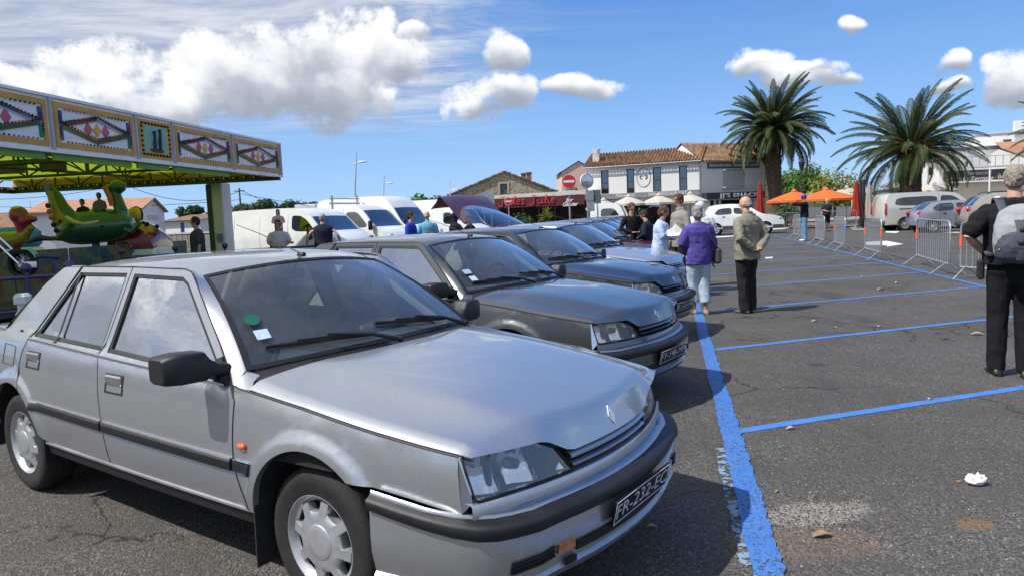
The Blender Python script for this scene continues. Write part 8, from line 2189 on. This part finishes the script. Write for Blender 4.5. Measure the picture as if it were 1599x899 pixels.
for x_ in xs_:
 mb = MB(); mb.box((x_, .01, (ZB+ZT)/2), (.07, .10, ZT-ZB+.02)); mb.build('fascia_post', M_SHUT, CR)
mb = MB(); mb.box(((XL+XR)/2, .02, ZT+.03), (XR-XL+.1, .12, .05)); mb.box(((XL+XR)/2, .02, ZB-.03), (XR-XL+.1, .12, .05)); mb.build('fascia_rail', M_FW, CR)
# end return of the fascia at the far corner and the green valances
mb = MB(); mb.box((XR+.03, DP/2, (ZB+ZT)/2), (.06, DP, ZT-ZB)); mb.build('end_panel', M_OCH, CR)
for i in range(5):
 x0, x1 = xs_[i]+.1, xs_[i+1]-.1; mb = MB(); mb.box(((x0+x1)/2, .10, ZB-.11), (x1-x0, .05, .13)); mb.build('green_valance', M_LIME, CR)
# roof: shallow canvas hip above the panels, lime underside
mb = MB(); apx = Vector(((XL+XR)/2, DP/2, ZT+.9)); q = [Vector((XL, 0, ZB+.25)), Vector((XR, 0, ZB+.25)), Vector((XR, DP, ZB+.25)), Vector((XL, DP, ZB+.25))]
NN = 8
for i in range(4):
 a_, b_ = q[i], q[(i+1) % 4]; P = []
 for j in range(NN+1):
  t = j/NN; row = []
  for k in range(13):
   s = k/12; e = a_.lerp(b_, s); p_ = e.lerp(apx, t); p_.z -= .12*math.sin(PI*t)*(1+.3*math.cos(s*PI*8)); row.append(p_)
  P.append(row)
 mb.grid(P)
mb.build('canvas_roof', M_CANV, CR, 60)
mb = MB(); c_ = Vector((XR-1.2, 1.0, ZT+.05)); mb.lathe([(.5, 0), (.34, .14), (.12, .22), (.03, .26)], 16, 'Z', Matrix.Translation(c_)); mb.build('roof_vent', M_FW, CR, 40)
# lattice girders across the roof
def girder(p, q, h, n, nm='girder', r=.028):
 p, q = Vector(p), Vector(q); mb = MB(); up = Vector((0, 0, h)); mb.tube([p, q], r*1.3, 6); mb.tube([p+up, q+up], r*1.3, 6)
 for i in range(n):
  a_, b_ = p.lerp(q, i/n), p.lerp(q, (i+1)/n); mb.tube([a_, a_+up], r, 5); mb.tube([a_+up, b_] if i % 2 else [a_, b_+up], r*.8, 5)
 o = mb.build(nm, M_DGR, CR, 60); o['kind'] = 'stuff'; return o
girder((XR-.15, .1, ZB+.02), (XR-.15, DP, ZB+.02), .42, 11); girder((XL, DP, ZB+.02), (XR, DP, ZB+.02), .42, 17); girder((XR-3.4, .1, ZB+.05), (XR-3.4, DP, ZB+.05), .42, 10); girder((XR-6.6, .1, ZB+.05), (XR-6.6, DP, ZB+.05), .42, 10); girder((XL, .15, ZB+.02), (XR, .15, ZB+.02), .38, 17); girder((XL, DP/2, ZB+.15), (XR, DP/2, ZB+.15), .40, 17)
mb = MB(); mb.box((XR-.1, DP/2, ZB-.06), (.10, DP, .17)); mb.build('green_beam', M_DGR, CR)
mb = MB(); mb.box(((XL+XR)/2, DP-.05, ZB-.06), (XR-XL, .10, .17)); mb.build('green_beam', M_DGR, CR)
# rows of coloured bulbs under the beams
for m_, off in ((M_YEL, 0), (M_MAG, 1), (M_SEAL, 2)):
 mb = MB()
 for k in range(off, 84, 3): mb.ball((XR-.17, .15+DP*k/84, ZB-.02), .035, 6, 4); 
 for k in range(off, 120, 3): mb.ball((XL+(XR-XL)*k/120, .26, ZB-.02), .035, 6, 4); mb.ball((XL+(XR-XL)*k/120, DP-.12, ZB-.02), .035, 6, 4)
 o = mb.build('light_bulbs', m_, CR, 60); o['kind'] = 'stuff'
for px_ in (0, 1):
 mb = MB(); mb.rbox((XR-3.5+.1, 4.6+px_*1.2, ZB+.30), (.03, .75, .30), .01); mb.build('hanging_board', mat('board_brown', (0.12, 0.05, 0.02), .7, var=.2), CR)
# main post (boxed column)
pc = at(345, 340, 22.4); Minv = (Matrix.Translation(A0) @ Matrix.Rotation(math.atan2(CD.y, CD.x), 4, 'Z')).inverted(); pl = Minv @ Vector((pc.x, pc.y, 0))
mb = MB(); mb.rbox((pl.x, pl.y, ZB/2-.05), (.56, .48, ZB-.10), .03); po = mb.build('main_post', wall_mat('post_grey', (0.58, 0.59, 0.60), .4), CR)
mb = MB(); mb.rbox((pl.x-.30, pl.y+.17, ZB/2), (.02, .16, ZB-.3), .005); mb.build('post_channel', M_DGR, po)
mb = MB(); mb.rbox((pl.x-.305, pl.y-.08, 1.28), (.012, .20, .26), .004); mb.build('notice', mat('notice_print', (0.16, 0.20, 0.30), .6, var=.5, vscale=14), po)
# platform, deck skirt
mb = MB(); mb.box(((XL+XR)/2-.4, DP/2+.3, .22), (XR-XL-1.6, DP-1.4, .16)); mb.build('deck', mat('deck_dark', (0.05, 0.045, 0.05), .7, var=.3), CR)
M_PNT = bpy.data.materials.new('painted_skirt'); M_PNT.use_nodes = True; g = NT(M_PNT.node_tree); p = g.n['Principled BSDF']; co = g.coord(); n1 = g.noise(co, 1.6, 3, .6, 1.2); n2 = g.noise(co, 3.5, 4, .6, .8)
g.link(g.mix(g.smooth(n2, .5, .6)*.7, g.ramp(n1, [(.30, (0.02, 0.04, 0.10)), (.42, (0.02, 0.09, 0.07)), (.50, (0.14, 0.16, 0.05)), (.58, (0.20, 0.10, 0.03)), (.70, (0.14, 0.02, 0.02))]), (0.04, 0.08, 0.12)), p.inputs['Base Color']); p.inputs['Roughness'].default_value = .5
for i in range(7):
 x0 = XR-1.6-1.5*i; mb = MB(); mb.rbox((x0-.75, 2.2, .75), (1.46, .05, 1.05), .02); mb.build('painted_panel', M_PNT, CR)
CM = Matrix.Translation(A0) @ Matrix.Rotation(math.atan2(CD.y, CD.x), 4, 'Z')
M_NV = mat('navy_rail', (0.03, 0.035, 0.13), .4, coat=.4, var=.1)
# navy pipe railing with ball tops, standing in front
def rail(label, a_, b_, n, h=1.0):
 a_, b_ = Vector(a_), Vector(b_); r_ = thing('railing', label, 'railing', a_, math.atan2((b_-a_).y, (b_-a_).x), 'navy pipe railings round the carousel'); L_ = (b_-a_).length
 mb = MB(); mb.tube([(0, 0, h), (L_, 0, h)], .03, 8); mb.build('top_rail', M_NV, r_, 60); mb = MB(); mb.tube([(0, 0, .45), (L_, 0, .45)], .022, 8); mb.build('lower_rail', M_NV, r_, 60)
 for i in range(n+1):
  mb = MB(); x = L_*i/n; mb.cyl((x, 0, 0), (x, 0, h+.08), .028, 8); ps = mb.build('rail_post', M_NV, r_, 60); mb = MB(); mb.ball((x, 0, h+.14), .075, 12, 8); mb.build('ball', M_NV, ps, 180)
P_ = lambda px_, D: (lambda q: (q.x, q.y, 0))(at(px_, 340, D))
rail('navy railing from the carousel rocket ride to the post', P_(185, 16.5), P_(420, 18.5), 3); rail('navy railing in front of the white vans', P_(440, 18.8), P_(640, 21.0), 3); rail('navy railing at the far left before the motorcycle ride', P_(-40, 10.6), P_(100, 11.2), 2, .95)
# white octagonal bollard
c = at(22, 340, 9.2); mb = MB(); zt_ = at(22, 458, 9.2).z; mb.lathe([(0, zt_), (.07, zt_), (.105, zt_-.04), (.105, zt_-.13), (.07, zt_-.15), (.07, zt_-.22), (.10, zt_-.26), (.10, zt_-.40), (.08, 0)], 8); o = mb.build('bollard', mat('bollard_white', (0.62, 0.64, 0.66), .5, var=.1), None, 20); o.location = (c.x, c.y, 0); tag(o, 'white octagonal bollard at the left edge behind the silver car', 'bollard')

# ---- rides
M_CRG = mat('toy_green', (0.015, 0.10, 0.05), .3, coat=.7, var=.25, vscale=2.5); M_CRY = mat('toy_yellow', (0.28, 0.20, 0.03), .3, coat=.7, var=.2, vscale=3); M_CRR = mat('toy_red', (0.24, 0.018, 0.018), .25, coat=.8, var=.15); M_CRP = mat('toy_crimson', (0.30, 0.025, 0.05), .3, coat=.7, var=.2); M_TYL = mat('toy_bright_yellow', (0.65, 0.50, 0.04), .35, coat=.6, var=.15)
def ride(name, label, cat, px_, D, rz=0.0):
 c = at(px_, 340, D); return thing(name, label, cat, (c.x, c.y, .30), rz)
# green crocodile boat: long hull with a raised tail at the left and head at the right
r_ = ride('crocodile_ride', 'green and yellow spotted crocodile boat ride with an upright tail', 'carousel ride', 150, 17.6, .10)
S = 17.6/CAM_F
def rp(px_, py_, dy=0.0, base=(150, 17.6)):
 q = at(px_, py_, 17.6); c = at(base[0], 340, base[1]); v = Vector((q.x-c.x, 0, q.z-.30)); return Vector((v.x, dy, v.z))
mb = MB(); mb.tube([rp(98, 372), rp(106, 366), rp(122, 358), rp(145, 354), rp(170, 352), rp(190, 350), rp(204, 348)], [(.10, .2), (.28, .36), (.40, .46), (.42, .50), (.40, .48), (.34, .40), (.14, .2)], 20, up=(0, 0, 1)); o = mb.build('hull', M_CRG, r_, 60)
mb = MB(); mb.tube([rp(78, 293), rp(84, 302), rp(89, 318), rp(95, 334), rp(104, 350), rp(118, 362)], [(.05, .05), (.12, .10), (.14, .13), (.20, .18), (.30, .26), (.26, .26)], 14, up=(0, 1, 0)); mb.build('tail', M_CRY, r_, 60)
mb = MB(); mb.tube([rp(82, 292), rp(93, 306), rp(101, 322), rp(112, 338), rp(126, 346)], [(.05, .06), (.10, .10), (.12, .12), (.17, .16), (.20, .2)], 12, up=(0, 1, 0)); mb.build('tail_back', M_CRG, r_, 60)
mb = MB(); mb.add([rp(74, 290, -.1), rp(84, 288, -.1), rp(86, 302, -.1), rp(80, 306, -.1), rp(74, 290, .1), rp(84, 288, .1), rp(86, 302, .1), rp(80, 306, .1)], [(0, 1, 2, 3), (7, 6, 5, 4), (0, 4, 5, 1), (1, 5, 6, 2), (2, 6, 7, 3), (3, 7, 4, 0)]); mb.build('tail_tip', M_CRG, r_)
for i, (px_, py_) in enumerate(((88, 322), (90, 331), (93, 340), (99, 351), (103, 360), (112, 346), (140, 360), (127, 352), (150, 352), (160, 360), (172, 354), (180, 362), (146, 368))):
 mb = MB(); mb.lathe([(0, -.012), (.055 if i < 5 else .04, -.010), (.065 if i < 5 else .045, 0)], 14, 'Y', Matrix.Translation(rp(px_, py_, -.28 if i < 3 else (-.36 if i < 5 else -.47)))); mb.build('spot', M_SEAL if i not in (1, 2) else M_ORA, r_, 50)
mb = MB(); mb.tube([rp(116, 340, -.3), rp(130, 347, -.42), rp(148, 350, -.46), rp(166, 346, -.42), rp(180, 341, -.3)], [(.05, .05)]*5, 10); mb.build('seat_rim', mat('toy_cream', (0.60, 0.46, 0.30), .4, coat=.5), r_, 60)
mb = MB(); mb.tube([rp(188, 346), rp(188, 330), rp(180, 310), rp(176, 296)], [(.20, .25), (.14, .2), (.13, .18), (.12, .16)], 14); mb.ball(rp(182, 292), (.20, .2, .16), 14, 10); mb.ball(rp(172, 296), (.14, .16, .12), 10, 8); remesh(mb, 'neck_and_head', M_CRG, r_, .03)
mb = MB(); mb.tube([rp(168, 292, -.22), rp(176, 306, -.24), rp(180, 322, -.24)], [.06, .07, .05], 8); mb.build('snout_trim', M_ORA, r_, 60)
mb = MB(); mb.tube([rp(198, 358, -.2), rp(210, 362, -.25), rp(220, 350, -.25), rp(222, 346, -.25)], [.07, .07, .06, .04], 10); mb.build('arm', M_CRG, r_, 60)
mb = MB(); mb.tube([rp(112, 364, -.2), rp(104, 372, -.2), rp(88, 372, -.2)], [.08, .07, .05], 10); mb.build('leg', M_CRG, r_, 60)
mb = MB(); mb.tube([rp(150, 372), rp(150, 392), (rp(150, 392).x, 0, 0)], .09, 10); mb.build('support_arm', M_NV, r_, 60)
ccol = [('dark-haired child in black riding in the green crocodile boat', 128, (0.02, .02, .025)), ('child in a grey top riding behind the crocodile head', 154, (0.13, .14, .17))]
for i, (lab, px_, colr) in enumerate(ccol):
 top = (311 if i == 0 else 301); q = at(px_, top+6, 17.5); person(lab, Vector((q.x, 17.5, q.z-1.0)), math.radians(-100), 1.10, ('belly', 'belly'), cloth('child_top_%s' % ('dark' if i == 0 else 'grey'), colr), 'top', None, None, DARKH, 'bob', SKIN2, 1.15, top_len=.95, voxel=.02)
# crimson creature with a yellow collar
r_ = ride('dinosaur_ride', 'crimson dinosaur ride with a yellow shirt at the far left', 'carousel ride', 30, 16.4); b_ = (30, 16.4)
def rq_(px_, py_, dy=0.0): q = at(px_, py_, 16.4); c = at(30, 340, 16.4); return Vector((q.x-c.x, dy, q.z-.30))
mb = MB(); mb.ball(rq_(29, 336), (.20, .20, .20), 14, 10); mb.ball(rq_(38, 345), (.16, .16, .15), 12, 8); mb.ball(rq_(50, 342), (.11, .12, .09), 12, 8); mb.tube([rq_(30, 340), rq_(34, 352), rq_(35, 364)], [.17, .14, .12], 12); mb.tube([rq_(22, 385), rq_(32, 372), rq_(38, 365)], [.15, .13, .10], 10); remesh(mb, 'head_and_neck', M_CRP, r_, .028)
mb = MB(); mb.ball(rq_(27, 326), (.12, .15, .06), 12, 8); mb.build('crest', M_TYL, r_, 180)
mb = MB(); mb.tube([rq_(4, 376), rq_(20, 376), rq_(36, 370), rq_(44, 360)], [.20, .20, .15, .10], 12); mb.ball(rq_(48, 356), (.09, .09, .09), 10, 8); remesh(mb, 'shirt', M_CRY, r_, .03)
mb = MB(); mb.tube([rq_(-10, 378), rq_(2, 384)], [.26, .24], 12); mb.build('body', M_CRP, r_, 60); mb = MB(); mb.tube([rq_(14, 392), (rq_(14, 392).x, 0, 0)], .08, 8); mb.build('support_arm', M_NV, r_)
# blue and white hut behind it
r_ = ride('blue_ride', 'blue and white boat ride behind the crimson dinosaur', 'carousel ride', 20, 19.5); 
mb = MB(); q = at(18, 358, 19.5); c = at(20, 340, 19.5); mb.rbox((0, 0, q.z-.55), (1.1, .8, .55), .12); mb.build('hull', M_BLT, r_, 40); mb = MB(); mb.rbox((0, 0, q.z-.95), (1.2, .85, .30), .1); mb.build('white_band', M_FW, r_, 40); mb = MB(); mb.cyl((0, 0, 0), (0, 0, q.z-1.0), .08, 8); mb.build('support_arm', M_NV, r_)
# motorcycle ride
r_ = ride('motorcycle_ride', 'small toy motorcycle ride with a black spoked wheel and chrome fork', 'carousel ride', 28, 11.6, .05); q = at(28, 412, 11.6); zc_ = q.z-.30; wr_ = 28*11.6/CAM_F*.78
mb = MB(); mb.lathe([(wr_*.72, -.05), (wr_*.88, -.07), (wr_, -.04), (wr_, .04), (wr_*.88, .07), (wr_*.72, .05)], 32, 'Y', Matrix.Translation((0, 0, zc_))); w_ = mb.build('wheel', M_RUB, r_, 50)
mb = MB()
for k in range(10): a = 2*PI*k/10; mb.cyl((0, 0, zc_), (wr_*.74*math.cos(a), 0, zc_+wr_*.74*math.sin(a)), .010, 5)
mb.lathe([(0, -.05), (.06, -.05), (.06, .05), (0, .05)], 12, 'Y', Matrix.Translation((0, 0, zc_))); mb.build('rim', M_CHR, w_)
mb = MB(); mb.tube([(0, -.10, zc_), (-.30, -.10, zc_+.34), (-.45, -.10, zc_+.5)], .022, 8); mb.tube([(0, .10, zc_), (-.30, .10, zc_+.34), (-.45, .10, zc_+.5)], .022, 8); mb.build('fork', M_CHR, r_, 60)
mb = MB(); P = []
for k in range(13): a = math.radians(lerp(20, 150, k/12)); P.append([Vector(((wr_+.03)*math.cos(a), y, zc_+(wr_+.03)*math.sin(a))) for y in (-.08, 0, .08)])
mb.grid(P); mb.build('mudguard', M_TEAL, r_, 60); mb = MB(); mb.rbox((.18, -.11, zc_-.02), (.20, .02, .10), .03); mb.build('engine_cover', M_FW, r_, 50)
mb = MB(); mb.tube([(.12, 0, zc_+.34), (.32, 0, zc_+.40), (.52, 0, zc_+.37)], [(.03, .06), (.05, .09), (.03, .08)], 12, up=(0, 0, 1)); mb.build('saddle', M_SEAL, r_, 60)
mb = MB(); mb.tube([(.0, 0, zc_), (.3, 0, zc_+.12), (.6, 0, zc_+.08)], [.03, .05, .035], 10); mb.build('tank', M_NV, r_, 60); mb = MB(); mb.cyl((.5, 0, 0), (.5, 0, zc_), .05, 8); mb.build('support_arm', M_NV, r_)
# red domed hut with a white base
r_ = ride('ladybird_ride', 'red domed cabin ride with a white base and a round black emblem', 'carousel ride', 222, 18.6, .05)
def rs(px_, py_, dy=0.0): q = at(px_, py_, 18.6); c = at(222, 340, 18.6); return Vector((q.x-c.x, dy, q.z-.30))
prof_ = [(186, 386), (186, 372), (192, 360), (200, 350), (212, 345), (226, 346), (238, 353), (248, 364), (254, 376), (255, 386)]; P = []
for px_, py_ in prof_:
 c = rs(px_, py_); P.append([Vector((c.x, y, c.z-abs(y)**2.2*.35)) for y in [-.6+1.2*i/8 for i in range(9)]])
mb = MB(); mb.grid(list(reversed(P))); 
for e, rev in ((0, False), (8, True)):
 f_ = [r[e] for r in P]; mb.add(f_, [tuple(range(len(f_))) if not rev else tuple(reversed(range(len(f_))))])
mb.build('dome', M_CRR, r_, 50)
za, zb_2 = rs(220, 387).z, rs(220, 402).z; x0, x1 = rs(172, 390).x, rs(257, 390).x
mb = MB(); mb.rbox(((x0+x1)/2, 0, (za+zb_2)/2-.05), (x1-x0, 1.25, za-zb_2+.1), .04); mb.build('base', M_FW, r_, 40); mb = MB(); mb.box(((x0+x1)/2, -.632, za-.01), (x1-x0, .012, .03)); mb.build('trim_line', M_NV, r_)
mb = MB(); mb.box(((x0+x1)/2, 0, zb_2/2-.05), (x1-x0-.3, .9, zb_2)); mb.build('plinth', M_DARK, r_)
cc_ = rs(210, 384.5, -.66)
for k, (ra_, m_) in enumerate(((.125, M_SEAL), (.095, M_ORA), (.075, M_SEAL), (.04, M_MAG))): mb = MB(); mb.lathe([(0, -.01-.006*k), (ra_, -.01-.006*k), (ra_, .02)], 24, 'Y', Matrix.Translation(cc_)); mb.build('emblem_ring', m_, r_, 40)
for px_, py_, m_ in ((194, 392, M_SEAL), (226, 391, M_BLT), (217, 397, M_BLU), (222, 383, M_TYL), (202, 383, M_TYL)): mb = MB(); mb.lathe([(0, -.01), (.035, -.01), (.035, .02)], 14, 'Y', Matrix.Translation(rs(px_, py_, -.64))); mb.build('dot', m_, r_)
# yellow hooded cow-like head on the roof of the red cabin
mb = MB(); mb.rbox(rs(212, 335), (.30, .30, .34), .07); mb.build('yellow_head', M_TYL, r_, 50)
for px_, py_ in ((205, 325), (220, 326)): mb = MB(); mb.tube([rs(212, 328), rs(px_, py_)], [.06, .02], 8); mb.build('horn', M_TYL, r_, 60)
mb = MB(); mb.tube([rs(204, 344), rs(203, 334), rs(207, 327), rs(213, 325), rs(219, 328), rs(221, 336), rs(220, 344)], .05, 8); mb.build('hood_edge', M_SEAL, r_, 60)
for px_, py_, lab in ((223, 349, 'first little figure standing on the red cabin roof'), (230, 350, 'second little figure standing on the red cabin roof'), (245, 354, 'little brown and white figure at the right of the red cabin roof')):
 q = at(px_, py_, 18.4); o = thing('toy_figure', lab, 'toy figure', q); mb = MB(); mb.ball((0, 0, 0), .055, 10, 7); mb.build('head', DARKH, o, 180); mb = MB(); mb.tube([(0, 0, -.05), (0, 0, -.20)], [.03, .06], 8); mb.build('body', mat('toy_brown', (0.20, 0.09, 0.05), .6), o, 60)
# ------------------------------------------------------------------ small things on the asphalt
def crumple(name, label, cat, c, r, m, seed=0, flat=.6):
 mb = MB(); mb.ball((0, 0, r*flat*.9), (r, r*.8, r*flat), 16, 10); mb.v = [p*(1+.45*noise.noise(p*(3.2/r)+Vector((seed, 0, 0)))) for p in mb.v]
 mb.v = [Vector((p.x, p.y, max(.002, p.z))) for p in mb.v]
 o = mb.build(name, m, None, 20); o.location = c; return tag(o, label, cat)
crumple('crumpled_tissue', 'crumpled white tissue lying on the asphalt', 'tissue', gnd(1523, 756), .052, mat('tissue', (0.80, 0.80, 0.80), 0.9), 3)
crumple('orange_crumb', 'small orange-brown crumb beside the white tissue', 'crumb', gnd(1497, 753), .012, mat('crumb', (0.42, 0.16, 0.05), 0.9), 5)
M_LEAF = mat('dry_leaf', (0.30, 0.19, 0.10), 0.8, var=0.35, vscale=40); M_LEAF2 = mat('pale_leaf', (0.42, 0.33, 0.20), 0.8, var=0.3, vscale=40); M_GL = mat('green_leaf', (0.20, 0.30, 0.08), 0.7, var=0.3, vscale=40)
def leaf(px, py, L_, m, rz, lab):
 mb = MB(); c = gnd(px, py); n = 7; P = []
 for i in range(n):
  t = i/(n-1); w = L_*.22*math.sin(PI*min(1, t*1.05+.02))**.8+.001; z = .006+.35*L_*.35*math.sin(PI*t)
  P.append([Vector((L_*(t-.5), -w, z+.25*w)), Vector((L_*(t-.5), 0, z)), Vector((L_*(t-.5), w, z+.4*w))])
 mb.grid(P); mb.grid([[p+Vector((0, 0, -.0015)) for p in r] for r in reversed(P)]); o = mb.build('dry_leaf', m, None, 50); o.location = (c.x, c.y, .002); o.rotation_euler = (0, 0, rz); tag(o, lab, 'leaf', 'fallen leaves on the asphalt')
for px_, py_, L_, m, rz, lab in [(1285,838,.10,M_LEAF,.1,'long brown dry leaf below the pale gravel stain'),(1212,768,.035,M_GL,1.2,'small green leaf right of the wide blue line'),(1235,670,.07,M_LEAF2,.2,'pale curled leaf under the nearest bay line'),
 (1452,624,.05,M_LEAF2,.5,'tiny pale leaf on the nearest bay line'),(1527,523,.14,M_LEAF2,-.5,'curled pale leaf left of the man with the backpack'),(1272,502,.10,M_LEAF2,.3,'pale leaf in the second bay'),(1400,442,.12,M_LEAF2,.8,'leaf near the far end of the third bay'),(1375,453,.16,M_LEAF,.2,'brown leaf in the third bay'),(1347,433,.13,M_LEAF,.9,'dark leaf in the fourth bay'),(1018,824,.055,M_LEAF2,.1,'dry leaf in the shadow of the silver bumper'),(1303,512,.07,M_LEAF2,2,'small leaf beside the second bay line'),(1372,510,.08,M_LEAF2,1,'small pale scrap of leaf above the second bay line')]:
 leaf(px_, py_, L_, m, rz, lab)
# loose grit
mb = MB(); rnd = random.Random(11)
for i in range(420):
 if i < 260: c = gnd(rnd.gauss(1275, 55), rnd.gauss(800, 28))
 else: c = gnd(rnd.uniform(1150, 1599), rnd.uniform(520, 899))
 r = rnd.uniform(.0022, .0055); v = [Vector((c.x+r*x*rnd.uniform(.6, 1.3), c.y+r*y*rnd.uniform(.6, 1.3), .001+r*z)) for x, y, z in ((1, 0, 0), (0, 1, 0), (-1, 0, 0), (0, -1, 0), (0, 0, 1.1))]
 mb.add(v, [(0, 1, 4), (1, 2, 4), (2, 3, 4), (3, 0, 4)])
tag(mb.build('loose_grit', mat('grit', (0.36, 0.33, 0.29), 0.9, var=0.4, vscale=60)), 'fine pale grit scattered over the asphalt', 'grit', kind='stuff')

# hall added out of view left of the car park, for its reflections
root = thing('reflection_hall', 'unseen brown-roofed hall added left of the car park for reflections', 'building', (-24, 0, 0), math.radians(97))
mb = MB(); wall_with_holes(mb, 34, 3.9, [(x, x+2.6, .1, 3.0) for x in range(1, 32, 4)], .3); mb.box((17, 5, 1.9), (34, .1, 3.8)); mb.build('wall', wall_mat('hall_render', (0.55, 0.52, 0.47)), root)
mb = MB(); mb.add([(-.5, -.8, 3.7), (34.5, -.8, 3.7), (34.5, 5, 6.4), (-.5, 5, 6.4), (34.5, 11, 3.7), (-.5, 11, 3.7)], [(0, 1, 2, 3), (3, 2, 4, 5)]); mb.build('roof', mat('hall_roof', (0.10, 0.065, 0.05), .9, var=.3, vscale=.6), root)
root.location = (-36, -18, 0)
